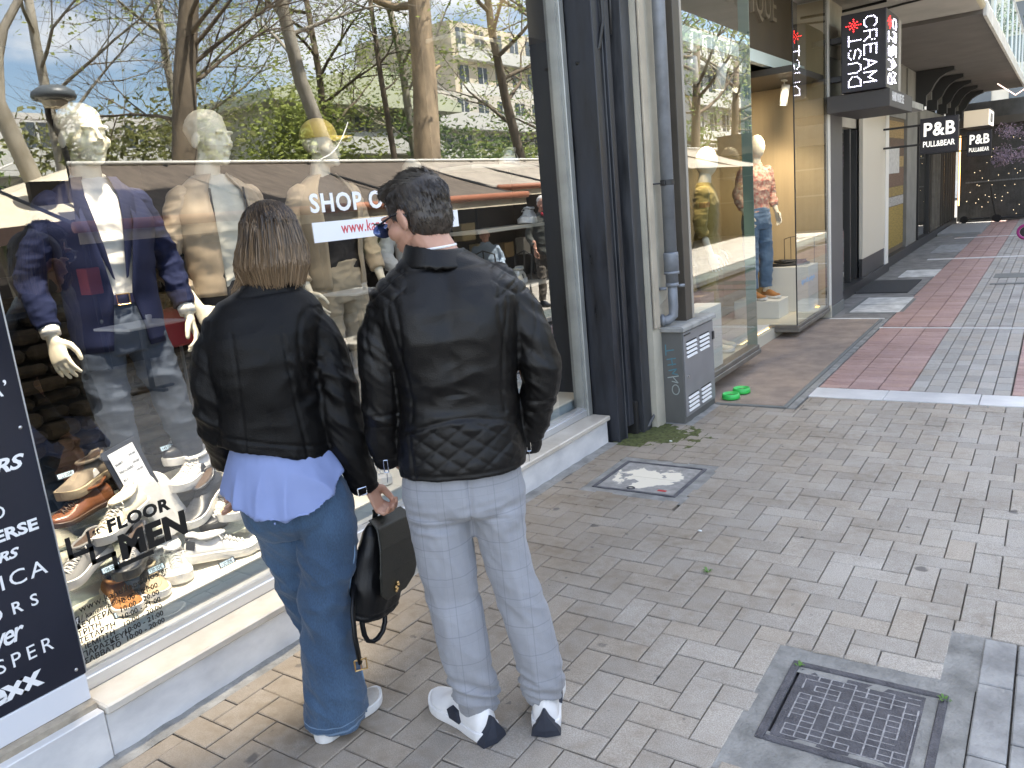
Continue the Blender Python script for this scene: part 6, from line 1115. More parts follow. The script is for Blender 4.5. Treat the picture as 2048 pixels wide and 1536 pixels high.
# hair bob of many strands
m_bob = hairmat('highlighted_hair', (.024, .015, .009), (.235, .158, .090), 1.42, 1.67, .95)
mb = MB(); mb.ball((0, -.012, .035), (.080, .100, .088), 20, 14); cp = []
cap = organic(mb, .005, 2)
for v in cap.vertices: v.co = HW @ v.co
hw = part('hair', cap, M('hair_base', (.030, .019, .011), .6), wom); rnd = random.Random(8); mb = MB(); C0 = HW @ Vector((0, -.010, .035))
for k in range(7000):
    th = rnd.uniform(0, 2*math.pi); ph = math.acos(rnd.uniform(-.1, 1)); d = Vector((math.sin(ph)*math.cos(th), math.sin(ph)*math.sin(th), math.cos(ph)))
    face = d.y > .55
    if face and d.z < .55: continue
    # ride down the skull, then hang to the bob line
    out = Vector((d.x, d.y, 0)); out = out.normalized() if out.length > .05 else Vector((rnd.uniform(-1, 1), -.5, 0)).normalized()
    if out.y > .75: out = Vector((math.copysign(1, out.x), .4, 0)).normalized()
    pts = []; zb = 1.462+.022*out.x*0-.018*(out.x < -.2)*0+rnd.gauss(0, .010)-.004+.020*max(0, -out.y)*0; r0 = rnd.uniform(.97, 1.06); a0 = ph
    for i in range(7):
        t = i/6; a = a0+(1.62-a0)*min(1, t*1.7); rr_ = 1.0
        p = Vector((out.x*math.sin(a)*.083*r0, out.y*math.sin(a)*.103*r0-.012, .035+math.cos(a)*.088*r0)); q = HW @ p
        if t > .42:
            u = (t-.42)/.58; base_ = HW @ Vector((out.x*.083*r0, out.y*.103*r0-.012, .035)); fl = 1+.30*math.sin(u*2.2)*(.75+.25*abs(out.x)); q = Vector((C0.x+(base_.x-C0.x)*fl, C0.y+(base_.y-C0.y)*(1+.12*math.sin(u*2.4)), base_.z+(zb-base_.z)*u)); q.x -= .012*u*u; 
            if u > .75: q.x -= (u-.75)*.06*out.x; q.y -= (u-.75)*.05*out.y
        pts.append(q+Vector((rnd.gauss(0, .0012), rnd.gauss(0, .0012), 0)))
    mb.tube(pts, [(.0016)*(1-.4*i/6) for i in range(7)], 3, False)
for k in range(26):
    x = -.088+rnd.uniform(-.01, .012); pts = [Vector((x, .03, 1.50)), Vector((x-.012, .02, 1.47)), Vector((x-.025-rnd.uniform(0, .02), .01, 1.445-rnd.uniform(0, .02)))]; mb.tube(pts, [.0012, .001, .0005], 3, False)
o = mb.build('hair_strand', m_bob); o.parent = hw; stuff(o)
# ------------------------------------------------------------------ HER BACKPACK
m_bagl = M('bag_leather', (.005, .005, .0055), .40, var=.2, vs=8, bump=.18, bs=260, spec=.30, rvar=.1); m_bagf = M('olive_flap', (.014, .014, .010), .45, var=.2, vs=6, bump=.15, bs=260)
WW = Matrix.Translation((-1.88, 1.56, 0)) @ Matrix.Rotation(math.atan2(.7695, .6385), 4, 'Z')
BM = WW @ Matrix.Translation((.178, .02, .508)) @ Matrix.Rotation(rad(15), 4, 'Y') @ Matrix.Rotation(rad(-38), 4, 'Z')
bag = thing('backpack', 'small black leather backpack with an olive flap held in her right hand', 'backpack', tuple(BM.translation))
def tf(me, M_, org): 
    for v in me.vertices: v.co = M_ @ v.co-Vector(org)
    return me
# bag space: x thickness (front +x), y width, z height
mb = MB(); loft(mb, [(0, 0, -.150, .062, .105), (0, 0, -.135, .068, .115), (0, 0, -.04, .064, .118), (-.002, 0, .06, .052, .108), (-.006, 0, .125, .036, .095), (-.010, 0, .155, .018, .075)], 26, .72)
def bag_disp(co, nn): x, y, z = co.T; return fold(co, (9, 9, 5), 71, .010)*np.exp(-((z-.02)/.10)**2)+gro(z+.128, .005, .004)+fold(co, (25, 25, 14), 72, .002)
me = organic(mb, .0048, 2, bag_disp); part('bag_body', tf(me, BM, bag.location), m_bagl, bag)
mb = MB(); rs = []
for (x, z, w) in ((-.035, .150, .085), (-.004, .178, .100), (.036, .160, .112), (.062, .10, .122), (.076, .02, .124), (.080, -.04, .110), (.078, -.075, .06)): rs.append([(x, -w, z), (x, w, z), (x+.006, w, z+.004), (x+.006, -w, z+.004)])
mb.rings(rs); me = organic(mb, .0040, 2); part('flap', tf(me, BM, bag.location), m_bagf, bag)
mb = MB(); e = Vector((.090, -.02, -.035)); 
for q in ((0, 0, .012), (0, .006, .004), (0, -.006, -.002), (0, .004, -.010), (0, 0, -.016)): mb.ball(BM @ (e+Vector(q)), .0052, 8, 5)
mb.build('gold_emblem', m_gold, bag, True)
Hd = WW @ Vector((.200, -.004, .705)); mb = MB(); a, b = BM @ Vector((-.01, -.045, .150)), BM @ Vector((-.01, .045, .150)); mb.tube([a, a.lerp(Hd, .55)+Vector((0, 0, .01)), Hd+(a-b)*.18, Hd+(b-a)*.18, b.lerp(Hd, .55)+Vector((0, 0, .01)), b], (.0055, .011), 8); mb.build('handle', m_bagl, bag, True)
def strapW(name, pts, w, m=m_bagl): mb = MB(); mb.tube([WW @ Vector(p) for p in pts], (.007, w), 8); return mb.build(name, m, bag, True)
strapW('shoulder_strap', [(.092, -.075, .50), (.074, -.125, .44), (.070, -.135, .36), (.074, -.138, .275)], .013); strapW('shoulder_strap', [(.104, -.06, .42), (.100, -.065, .36), (.102, -.065, .325), (.110, -.06, .30), (.126, -.05, .288), (.144, -.04, .29), (.162, -.03, .305), (.174, -.02, .33), (.179, -.01, .36), (.172, .0, .40)], .010)
mb = MB(); c = WW @ Vector((.075, -.143, .268)); ux = WW.to_3x3() @ Vector((1, 0, 0)); mb.tube([c-ux*.018+Vector((0, 0, .020)), c-ux*.018-Vector((0, 0, .014)), c+ux*.018-Vector((0, 0, .012)), c+ux*.018+Vector((0, 0, .022)), c-ux*.018+Vector((0, 0, .020))], .0034, 6); mb.tube([c+Vector((0, 0, -.013)), c+Vector((0, 0, .01))], .002, 5); mb.build('buckle', m_gold, bag)
mb = MB(); c = WW @ Vector((.080, -.10, .475)); mb.tube([c, c+Vector((0, 0, -.022))], .0025, 5); mb.build('strap_ring', m_metal, bag)
# ================================================================== INSIDE THE WINDOW: platforms, mannequins, shoes
m_plat = M('platform_white', (.74, .70, .60), .55, var=.05, vs=4); m_platf = M('platform_blue', (.42, .50, .53), .5, var=.05, vs=3); m_rock = M('rock_wall', (.060, .043, .024), .95, var=.5, vs=12, var2=(.02, .014, .008), bump=.8, bs=14); m_acr = G('acrylic', (.94, .96, .96), .05, .35)
dp = thing('display_platform', 'stepped white display platform behind the big shop window', 'platform', (-3, 2.9, .1))
def step(x0, x1, y1, z0, z1): mb = MB(); mb.bbox(x0, x1, .5, y1, z0, z1-.004, .003); mb.build('step_front', m_platf, dp); mb = MB(); mb.bbox(x0, x1+.012, .5, y1+.02, z1-.004, z1+.008, .003); mb.build('step_top', m_plat, dp)
step(-3.0, -2.678, 4.86, .10, .290); step(-3.3, -3.0, 4.90, .10, .40); step(-3.75, -3.3, 4.92, .10, .43)
rk = thing('rock_backdrop', 'rough brown stone backdrop behind the blazer mannequin', 'backdrop', (-3.9, 1.6, .43)); mb = MB(); rr = random.Random(2)
for j in range(13):
    y = .3+rr.uniform(0, .1); z = .44+j*.075
    while y < 2.7:
        w = rr.uniform(.09, .24); s_ = MB(); s_.bbox(-3.95, -3.86+rr.uniform(-.04, .07), y+.004, y+w, z+rr.uniform(0, .012), z+rr.uniform(.06, .074), .02); y += w; s_.build("stone", m_rock, rk)
wall(-4.05, -3.95, .2, 3.0, .1, 1.5, m_inwall, 'partition', rk)
# shelf unit on the right with shoes and books
su = thing('shelf_unit', 'tall dark shelf unit with thin pale shelves at the right of the window', 'shelf unit', (-3.0, 4.5, .4)); m_shelf = M('shelf_pale', (.46, .42, .34), .6)
for z in (.71, 1.095, 1.48, 1.865, 2.60): mb = MB(); mb.bbox(-3.12, -2.88, 3.95, 4.98, z-.022, z, .002); mb.build('shelf_board', m_shelf, su)
mb = MB(); mb.box(-3.15, -3.12, 3.9, 4.99, .4, 3.2); mb.build('back_board', m_black, su); mb = MB(); mb.box(-3.12, -2.80, 4.985, 5.0, .1, 3.3); mb.build('side_board', m_black, su)
mb = MB(); mb.box(-3.1, -2.75, 4.3, 4.95, 2.605, 3.2); mb.build('upper_box', M('brown_box', (.12, .09, .05), .7), su)
# --- shoes
m_tan = M('tan_suede', (.34, .155, .05), .9, var=.15, vs=20, bump=.3, bs=260); m_bei = M('beige_suede', (.40, .32, .21), .9, var=.12, vs=20, bump=.3, bs=260); m_brl = M('brown_leather', (.16, .062, .028), .25, var=.3, vs=9, coat=.3); m_grs = M('taupe_suede', (.20, .165, .125), .9, var=.15, vs=20); m_nvl = M('navy_leather', (.020, .024, .034), .4); m_off = M('cream_leather', (.62, .56, .44), .5, var=.06, vs=9); m_gry = M('grey_canvas_shoe', (.17, .17, .17), .8); m_brsole = M('brown_sole', (.06, .03, .015), .5); m_lin = M('dark_opening', (.05, .03, .02), .8); m_linw = M('white_lining', (.5, .52, .52), .8); m_lace = M('lace', (.72, .70, .66), .8)
def shoe_obj(lab, M_, kind, up, sole, lin, patch=None, lace=True, L_=.285, group='shoes on display in the window'):
    o = thing('shoe', lab, 'shoe', tuple(M_.translation), group); tr = Matrix.Translation(-M_.translation) @ M_
    tall = {'low': .092, 'loafer': .075, 'derby': .085, 'high': .15}[kind]; st = {'low': .032, 'loafer': .022, 'derby': .016, 'high': .03}[kind]
    shoe(o, tr, L_, .104, tall, st, sole, up, 'upper', 'sole')
    ys, wd, ht = shoe_profile(L_, .104, tall, 0); top = tall*.95
    # collar: padded ring, and a flat cap coloured like the shaded inside
    ring = []; 
    for k in range(18):
        a = 2*math.pi*k/18; y = .085*L_/.285+.072*math.sin(a)*L_/.285*1.0; x = .030*math.cos(a); z = top+.010+(.012 if math.sin(a) < -.4 else 0)+.008*max(0, math.sin(a)); ring.append(tr @ Vector((x, y, z)))
    mb = MB(); mb.tube(ring+[ring[0]], .0065, 7, False); mb.build('collar', up, o, True, loc=None) if False else None
    me = mb.build('x2').data; bpy.data.objects.remove(bpy.data.objects['x2']); link('collar', me, up, o, True)
    mb = MB(); c = sum(ring, Vector())/18; mb.add([r.lerp(c, .10) for r in ring], [tuple(range(18))]); me = mb.build('x2').data; bpy.data.objects.remove(bpy.data.objects['x2']); link('opening_cap', me, lin, o)
    if lace:
        mb = MB()
        for k in range(6):
            t = .50+.055*k; y = t*L_; h = np.interp(y, ys, ht)+.006
            for s_ in (-1, 1): mb.tube([tr @ Vector(p) for p in ((s_*.024, y, h-.008), (0, y+.006, h+.003), (-s_*.024, y+.014, h-.010))], .0032, 5)
        if kind != 'derby':
            for s_ in (-1, 1): mb.tube([tr @ Vector(p) for p in ((0, .5*L_, top+.0), (s_*.03, .47*L_, top+.012), (s_*.042, .5*L_, top-.005), (0, .51*L_, top-.002))], .0028, 5)
        me = mb.build('x2').data; bpy.data.objects.remove(bpy.data.objects['x2']); link('laces', me, m_lace if kind != 'derby' else m_brsole, o, True); 
    if kind == 'loafer':
        mb = MB(); pts = []
        for k in range(15): a = math.pi*k/14; y = L_*(.56+.33*math.sin(a)); w = .031*math.cos(a); h = np.interp(y, ys, ht)*(1 if abs(w) < .02 else .93)+.0035; pts.append(tr @ Vector((w, y, h)))
        mb.tube(pts, .0035, 6); me = mb.build('x2').data; bpy.data.objects.remove(bpy.data.objects['x2']); link('apron_seam', me, up, o, True)
    if patch is not None:
        for s_ in (-1, 1):
            mb = MB(); w = .050; q = [(.38, .045), (.50, .040), (.46, .062), (.40, .068)] if patch[1] == 'side' else [(.02, .06), (.12, .055), (.14, .085), (.03, .092)]
            mb.rings([[tr @ Vector((s_*(np.interp(t*L_, ys, wd)*(1.0-.35*max(0, (z-.04)/tall))+e), t*L_, z)) for t, z in q] for e in (-.012, .0035)]); me = mb.build('x2').data; bpy.data.objects.remove(bpy.data.objects['x2']); link('patch', me, patch[0], o)
    return o
def SM(toe, heel, pitch=0, roll=0): # place from heel point to toe point (world)
    h, t = Vector(heel), Vector(toe); d = t-h; y = d.normalized(); up = Vector((0, 0, 1)) if abs(y.z) < .9 else Vector((1, 0, 0)); x = y.cross(up).normalized(); z = x.cross(y); m = Matrix((x, y, z)).transposed().to_4x4(); m.translation = h
    return m @ Matrix.Rotation(roll, 4, 'Y')
T1, T2, T3 = .299, .408, .438
shoe_obj('tan suede loafer at the front by the opening hours', SM((-2.695, 1.375, T1), (-2.985, 1.455, T1)), 'loafer', m_tan, m_rubw, m_lin, None, False, .31)
shoe_obj('beige suede loafer beside the tan one', SM((-2.715, 1.487, T1), (-2.985, 1.60, T1)), 'loafer', m_bei, m_rubw, m_lin, None, False, .31)
shoe_obj('white laced sneaker pointing straight at the glass', SM((-2.745, 1.60, T1), (-2.99, 1.735, T1)), 'low', m_wleather, m_rubw, m_linw)
shoe_obj('white sneaker with a navy heel seen from the side on the right', SM((-2.735, 1.945, T1), (-2.86, 1.70, .33)), 'low', m_wleather, m_rubw, m_linw, (m_nvl, 'heel'))
shoe_obj('white sneaker seen from the side behind the lettering', SM((-2.90, 1.475, .30), (-2.985, 1.745, .31)), 'low', m_wleather, m_rubw, m_linw, (m_nvl, 'side'))
shoe_obj('grey canvas sneaker tilted at the edge of the brand board', SM((-2.84, 1.22, .43), (-2.96, 1.46, .47)), 'low', m_gry, m_rubw, m_lin)
shoe_obj('black sneaker hanging under the stair lettering', SM((-2.80, 1.43, .40), (-2.95, 1.62, .43)), 'low', m_nvl, m_clamp, m_lin)
shoe_obj('polished brown leather derby shoe on the left stand', SM((-3.06, 1.335, .585), (-3.13, 1.61, .60)), 'derby', m_brl, m_brsole, m_lin, None, True, .295)
shoe_obj('taupe low shoe with a white stripe on the upper left stand', SM((-3.10, 1.42, .665), (-3.20, 1.66, .69)), 'low', m_grs, m_bei, m_lin, (m_wleather, 'side'), False)
shoe_obj('cream sneaker behind the floor lettering', SM((-2.90, 1.42, .52), (-2.98, 1.66, .58)), 'low', m_off, m_rubw, m_linw)
shoe_obj('white perforated sneaker standing upright on its heel', SM((-2.965, 1.635, .70), (-2.93, 1.73, .44), roll=math.pi), 'low', m_wleather, m_rubw, m_linw)
shoe_obj('cream sneaker leaning upright next to the white one', SM((-2.99, 1.715, .66), (-2.95, 1.80, .42), roll=math.pi), 'low', m_off, m_rubw, m_linw)
shoe_obj('navy low sneaker leaning on the shoe box', SM((-2.90, 1.79, .44), (-2.99, 2.02, .54)), 'low', m_nvl, m_rubw, m_lin, None, False)
shoe_obj('white and navy running sneaker on top of the shoe box', SM((-2.98, 1.79, .575), (-3.06, 2.05, .60)), 'low', m_wleather, m_rubw, m_linw, (m_nvl, 'side'))
shoe_obj('black and white high sneaker on the top stand', SM((-3.08, 1.85, .66), (-3.16, 2.11, .68)), 'high', m_nvl, m_rubw, m_lin, (m_wleather, 'side'))
shoe_obj('dark sneaker with a red tab behind the white one', SM((-2.88, 1.84, .40), (-2.94, 2.10, .43)), 'low', m_nvl, m_clamp, m_lin, (M('red_tab', (.4, .03, .03), .6), 'heel'))
shoe_obj('beige sneaker at the woman\u2019s left sleeve', SM((-2.80, 1.885, .44), (-2.86, 2.14, .45)), 'low', m_bei, m_rubw, m_lin, None, False)
shoe_obj('white sneaker half hidden behind the woman\u2019s jeans', SM((-2.73, 1.93, T1), (-2.85, 2.18, T1)), 'low', m_wleather, m_rubw, m_linw)
for i, (t_, h_, l) in enumerate((((-2.75, 2.75, T1), (-2.95, 2.92, T1), 'white sneaker between the couple on the front step'), ((-2.75, 3.05, T1), (-2.93, 3.28, T1), 'grey sneaker between the couple on the front step'), ((-2.76, 3.9, T1), (-2.96, 4.05, T1), 'white sneaker behind the man on the front step'), ((-2.78, 4.3, T1), (-2.92, 4.52, T1), 'dark sneaker to the right of the man on the front step'), ((-3.02, 4.78, T2), (-3.0, 5.0-.06, T2+.1), 'white sneaker on the second step at the far right'), ((-2.90, 4.35, 1.865), (-3.02, 4.62, 1.865), 'pale sneaker on the second shelf from the top'), ((-2.90, 4.50, 1.48), (-3.0, 4.76, 1.48), 'white high sneaker on the middle shelf'), ((-2.9, 4.3, 1.095), (-3.0, 4.56, 1.095), 'pale sneaker on the lower shelf'), ((-2.92, 4.6, .71), (-3.0, 4.85, .71), 'black sneaker on the lowest shelf'))):
    shoe_obj(l, SM(t_, h_), 'low', (m_wleather, m_gry, m_wleather, m_nvl, m_wleather, m_off, m_wleather, m_off, m_nvl)[i], m_rubw, m_linw, (m_nvl, 'side') if i % 2 else None)
# acrylic stands under the raised shoes
def stand(x, y, z0, z1, lab, w=.09):
    t = thing('acrylic_stand', lab, 'stand', (x, y, z0), 'clear acrylic shoe stands'); mb = MB(); mb.box(x-w, x+w, y-.12, y+.12, z1-.006, z1); mb.build('stand_top', m_acr, t); mb = MB(); mb.box(x-.004, x+.004, y-.11, y+.11, z0, z1-.007); mb.build('stand_web', m_acr, t)
for a in ((-2.90, 1.34, .276, .43, 'clear acrylic stand under the grey canvas sneaker'), (-3.09, 1.48, .408, .58, 'clear acrylic stand under the brown derby'), (-3.15, 1.55, .408, .662, 'clear acrylic stand under the taupe shoe'), (-2.94, 1.54, .276, .515, 'clear acrylic stand under the cream sneaker'), (-3.11, 1.98, .408, .655, 'clear acrylic stand under the high sneaker'), (-2.83, 2.0, .276, .435, 'clear acrylic stand under the beige sneaker'), (-2.88, 1.54, .276, .395, 'clear acrylic stand under the black sneaker')): stand(*a)
bx = thing('shoe_box', 'grey beige shoe box with dark lettering carrying sneakers', 'shoe box', (-3.05, 1.95, .408)); mb = MB(); mb.bbox(-3.14, -3.0, 1.79, 2.10, .412, .55, .003); mb.build('box_body', M('box_taupe', (.23, .215, .18), .7), bx); mb = MB(); mb.bbox(-3.145, -2.996, 1.785, 2.105, .548, .572, .003); mb.build('box_lid', M('box_taupe_lid', (.25, .235, .20), .7), bx)
mb = MB(); mb.text('REPLAY', .062, (-2.9985, 1.84, .455), (0, 1, 0), (0, 0, 1), .0006, .004, 'LEFT', 0, 1.05, 1); mb.build('lettering', m_blk_v, bx)
# price frame and tags
pf = thing('price_list', 'dark framed price list leaning before the blazer mannequin\u2019s legs', 'price list', (-3.0, 1.63, .64)); MF = Matrix.Translation((-3.0, 1.635, .735)) @ Matrix.Rotation(rad(12), 4, 'X') @ Matrix.Rotation(rad(-10), 4, 'Y'); mb = MB(); mb.box(-.008, .0, -.075, .075, -.105, .105); mb.v = [tuple(MF @ Vector(v)) for v in mb.v]; mb.build('frame', M('frame_navy', (.02, .025, .04), .4), pf); mb = MB(); mb.box(.001, .003, -.055, .055, -.085, .088); mb.v = [tuple(MF @ Vector(v)) for v in mb.v]; mb.build('paper', M('paper', (.74, .77, .82), .6), pf)
mb = MB()
for i, s_ in enumerate(('SHIRT', 'TROUSERS', 'BLAZER', 'BELT')):
    for j, (q, y) in enumerate(((s_, -.048), ('59.00', .018))): mb.text(q, .013, MF @ Vector((.0035, y, .045-.034*i-.012*(j == 0))), MF.to_3x3() @ Vector((0, 1, 0)), MF.to_3x3() @ Vector((0, 0, 1)), .0003)
stuff(mb.build('lettering', m_blk_v, pf))
m_tag = M('tag_face', (.55, .72, .86), .5); m_tagd = M('tag_back', (.02, .025, .04), .5)
def tagp(x, y, z, txt, lab, tilt=0):
    t = thing('price_tag', lab, 'price tag', (x, y, z), 'price tags in the window'); R_ = Matrix.Translation((x, y, z)) @ Matrix.Rotation(rad(-25), 4, 'Y'); mb = MB(); mb.box(-.006, 0, -.036, .036, 0, .024); mb.v = [tuple(R_ @ Vector(v)) for v in mb.v]; mb.build('tag_body', m_tagd, t); mb = MB(); mb.box(.0005, .0015, -.033, .030, .003, .021); mb.v = [tuple(R_ @ Vector(v)) for v in mb.v]; mb.build('tag_face', m_tag, t)
    mb = MB(); mb.text(txt, .020, R_ @ Vector((.0018, -.030, .005)), (0, 1, 0), R_.to_3x3() @ Vector((0, 0, 1)), .0003, .01, 'LEFT', 0, 1, .8); stuff(mb.build('lettering', m_blk_v, t))
for a in ((-2.72, 1.80, T1, '130.00€', 'price tag on the bare front step edge'), (-2.73, 1.36, T1-.0, '119.00€', 'price tag low beneath the tan loafer'), (-2.80, 1.55, .37, '130.00€', 'price tag below the side lettered white sneaker'), (-2.78, 1.375, .455, '106.00€', 'price tag under the black sneaker'), (-3.16, 1.47, .735, '125.00€', 'price tag on top of the taupe shoe'), (-3.08, 1.86, .735, '149.00€', 'price tag by the high sneaker'), (-2.73, 3.0, T1, '130.00€', 'price tag between the couple')): tagp(*a)
# --- mannequins
m_blazer = cloth('navy_blazer_cloth', (.005, .009, .036)); m_wshirt = cloth('white_cotton', (.62, .60, .56)); m_btrs = cloth('slate_trousers', (.050, .064, .092)); m_beigej = cloth('beige_satin', (.36, .28, .19)); m_beigej.node_tree.nodes['Principled BSDF'].inputs['Roughness'].default_value = .45; m_tee = cloth('cream_tee', (.62, .58, .48)); m_dkp = cloth('dark_trousers', (.025, .025, .028)); m_dkj = cloth('charcoal_jacket', (.028, .027, .028)); m_ovs = cloth('sand_overshirt', (.34, .27, .18)); m_bgt = cloth('sand_trousers', (.30, .25, .175)); m_must = cloth('mustard_cap', (.42, .30, .06)); m_lgrey = cloth('light_grey_jacket', (.50, .49, .46))
for m_ in (m_blazer, m_btrs, m_dkj, m_dkp): m_.node_tree.nodes['Principled BSDF'].inputs['Sheen Weight'].default_value = 0; m_.node_tree.nodes['Principled BSDF'].inputs['Specular IOR Level'].default_value = .2
def open_jacket(par, name, rs, gap, mat, n=44, amp=.006, seed=1, th=.006):
    """torso shell left open at the front; gap(z) is the half angle of the opening"""
    v = []; m = len(rs); Z = []
    for q in rs: Z.append(q)
    K = 26; zz = np.linspace(rs[0][2], rs[-1][2], K); cols = list(zip(*[r[:5] for r in rs])); zs = cols[2]
    for z in zz:
        cx, cy_, a, b = (np.interp(z, zs, cols[i]) for i in (0, 1, 3, 4)); g0 = gap(z)
        for k in range(n+1):
            t = math.pi/2+g0+(2*math.pi-2*g0)*k/n; p = Vector((cx+a*math.cos(t), cy_+b*math.sin(t), z)); f = fold(np.array([p]), (6, 6, 9), seed, amp)[0]+fold(np.array([p]), (15, 15, 24), seed+3, amp*.35)[0]
            d = Vector((math.cos(t), math.sin(t), 0)); v.append(p+d*(f+.006*(k in (0, 1, n-1, n))))
    f = [(j*(n+1)+i, j*(n+1)+i+1, (j+1)*(n+1)+i+1, (j+1)*(n+1)+i) for j in range(K-1) for i in range(n)]
    mb = MB(); mb.add(v, f); me = mb.build('x3').data; bpy.data.objects.remove(bpy.data.objects['x3']); o = link(name, me, mat, par, True); s_ = o.modifiers.new('thickness', 'SOLIDIFY'); s_.thickness = th; s_.offset = -1; return o
def mannequin(lab, loc, rz, top, opt):
    """ivory mannequin; top = height of its head; feet at 0"""
    t = person('mannequin', lab, loc, rz, 'mannequin', 'dressed mannequins in the window'); k = top/1.70
    H_ = Matrix.Translation((opt.get('hx', 0), .03*k, 1.575*k)) @ Matrix.Rotation(opt.get('head', 0), 4, 'Z') @ Matrix.Rotation(opt.get('nod', 0), 4, 'X') @ Matrix.Scale(.98*k, 4)
    mb = MB(); head_mb(mb, H_, .15, .052)
    else_hair = None
    if opt.get('featureless'): mb = MB(); mb.ball(H_ @ Vector((0, 0, .005)), (.078*k, .092*k, .122*k), 18, 12); mb.tube([H_ @ Vector((0, -.01, -.06)), H_ @ Vector((0, -.03, -.22))], [.05*k, .056*k], 14)
    A_ = opt['arms']  # for side -1 (its left is +x? local x right in view from behind)
    for s_, pts in A_.items():
        q = [Vector(p)*k for p in pts]; limb(mb, [(*q[-2].lerp(q[-1], .55), .030*k), (*q[-1], .024*k)]); d = (q[-1]-q[-2]).normalized(); rot = Vector((0, 0, -1)).rotation_difference(d).to_matrix().to_4x4(); hand_mb(mb, Matrix.Translation(q[-1]+d*.02) @ rot @ Matrix.Rotation(opt.get('hrot', {}).get(s_, 0), 4, 'Z') @ Matrix.Scale(1.0*k, 4), opt.get('curl', {}).get(s_, .35), s_, .14, .8)
    Hi = H_.inverted()
    def hair_relief(co, nn):
        q = np.array([tuple(Hi @ Vector(p)) for p in co]) if not opt.get('featureless') and not opt.get('capped') else None
        if q is None: return np.zeros(len(co))
        m_ = np.clip((.068-q[:, 1]+np.maximum(0, q[:, 2]-.075)*1.2)/.03, 0, 1)*np.clip(((q[:, 2]-.035-.35*q[:, 1]+.0)/.03), 0, 1)*(q[:, 2] > -.05)*(np.abs(q[:, 1]) < .2); return m_*(.006+fold(q+np.stack([q[:, 1]*.4, 0*q[:, 0], q[:, 0]*.5], 1), (30, 14, 30), 5, .007))
    part('body', organic(mb, .0046, 4, hair_relief), m_manq, t)
    sh = [(0, .0, .86, .160, .100), (0, 0, 1.0, .150, .094), (0, .01, 1.12, .160, .100), (0, .012, 1.24, .178, .104), (0, .005, 1.33, .168, .09), (0, 0, 1.385, .10, .07), (0, 0, 1.42, .064, .06)]; sh = [tuple(a*k for a in q) for q in sh]
    mb = MB(); loft(mb, sh, 30, .9); part('shirt', organic(mb, .006, 2, lambda co, nn: fold(co, (7, 7, 10), 81, .007)+fold(co, (16, 16, 24), 82, .0025)), opt['shirt'], t)
    if opt.get('collar'): mb = MB(); mb.rings([[((.060*q)*k*math.cos(a), (.0+.058*q*math.sin(a))*k, (z-.018*math.sin(a))*k) for a in np.linspace(math.pi/2+.25, math.pi*2.5-.25, 22)] for q, z in ((1.02, 1.40), (.98, 1.435), (1.12, 1.425), (1.28, 1.39))], False, False); me = mb.build('x3').data; bpy.data.objects.remove(bpy.data.objects['x3']); link('shirt_collar', me, opt['shirt'], t, True)
    if opt.get('jacket'):
        J = [(q[0], q[1], q[2], q[3]*1.13+.008, q[4]*1.16+.012) for q in sh]; J[0] = (0, 0, opt.get('jz', .80)*k, .182*k, .118*k); J[5] = (0, 0, 1.392*k, .130*k, .078*k); J[6] = (0, -.005*k, 1.425*k, .078*k, .068*k); J[4] = (0, .004*k, 1.335*k, .192*k, .100*k)
        open_jacket(t, 'jacket', J, opt['gap'], opt['jacket'], seed=opt.get('seed', 1), amp=opt.get('amp', .006)); arms = opt['jacket']
        if opt.get('lapel'):
            for s_ in (-1, 1):
                mb = MB(); z = [1.41, 1.36, 1.28, 1.16, 1.04]; a = [(s_*(.055+.0*i)*k, (.075+.012*i)*k, zz*k) for i, zz in enumerate(z)]; pts_in = [(s_*x*k, y*k, zz*k) for x, y, zz in ((.050, .062, 1.42), (.060, .098, 1.35), (.052, .122, 1.26), (.036, .128, 1.15), (.022, .128, 1.03))]; pts_out = [(s_*x*k, y*k, zz*k) for x, y, zz in ((.085, .050, 1.42), (.118, .100, 1.345), (.105, .124, 1.27), (.066, .130, 1.16), (.030, .130, 1.04))]
                mb.rings([pts_in, pts_out, [(p[0], p[1]-.006, p[2]) for p in pts_out], [(p[0], p[1]-.006, p[2]) for p in pts_in]], False, False); me = mb.build('x3').data; bpy.data.objects.remove(bpy.data.objects['x3']); link('lapel', me, opt['jacket'], t, True)
        if opt.get('zip'):
            for s_ in (-1, 1): mb = MB(); g0 = opt['gap'](1.1); mb.tube([(s_*(.182*math.sin(g0)+.004)*k, (.118*math.cos(g0)+.006)*k, z*k) for z in (.86, 1.0, 1.15, 1.28, 1.36)], .005, 5); me = mb.build('x3').data; bpy.data.objects.remove(bpy.data.objects['x3']); link('zip_band', me, m_clamp, t, True)
    else: arms = opt['shirt']
    for s_, pts in A_.items():
        q = [Vector(p)*k for p in pts]; e = q[-2].lerp(q[-1], opt.get('cuff', .9)); mb = MB(); limb(mb, [(*q[0], .062*k), (*q[0].lerp(q[1], .5), .060*k), (*q[1], .055*k), (*q[1].lerp(e, .5), .050*k), (*e, .042*k)]); part('sleeve', organic(mb, .006, 2, lambda co, nn: fold(co, (9, 9, 18), 85+s_, .008)+fold(co, (18, 18, 36), 88, .003)), arms, t)
        if opt.get('cuffs'): mb = MB(); d = (q[-1]-q[-2]).normalized(); mb.tube([e, e+d*.035*k], [.036*k, .034*k], 14); me = mb.build('x3').data; bpy.data.objects.remove(bpy.data.objects['x3']); link('shirt_cuff', me, opt['shirt'], t, True)
    mb = MB(); loft(mb, [tuple(a*k for a in q) for q in ((0, 0, .965, .150, .098), (0, 0, .88, .168, .112), (0, -.005, .80, .172, .115), (0, -.005, .74, .165, .10))], 28, .95)
    for leg in opt['legs']: limb(mb, [tuple(a*k for a in q) for q in leg], 16)
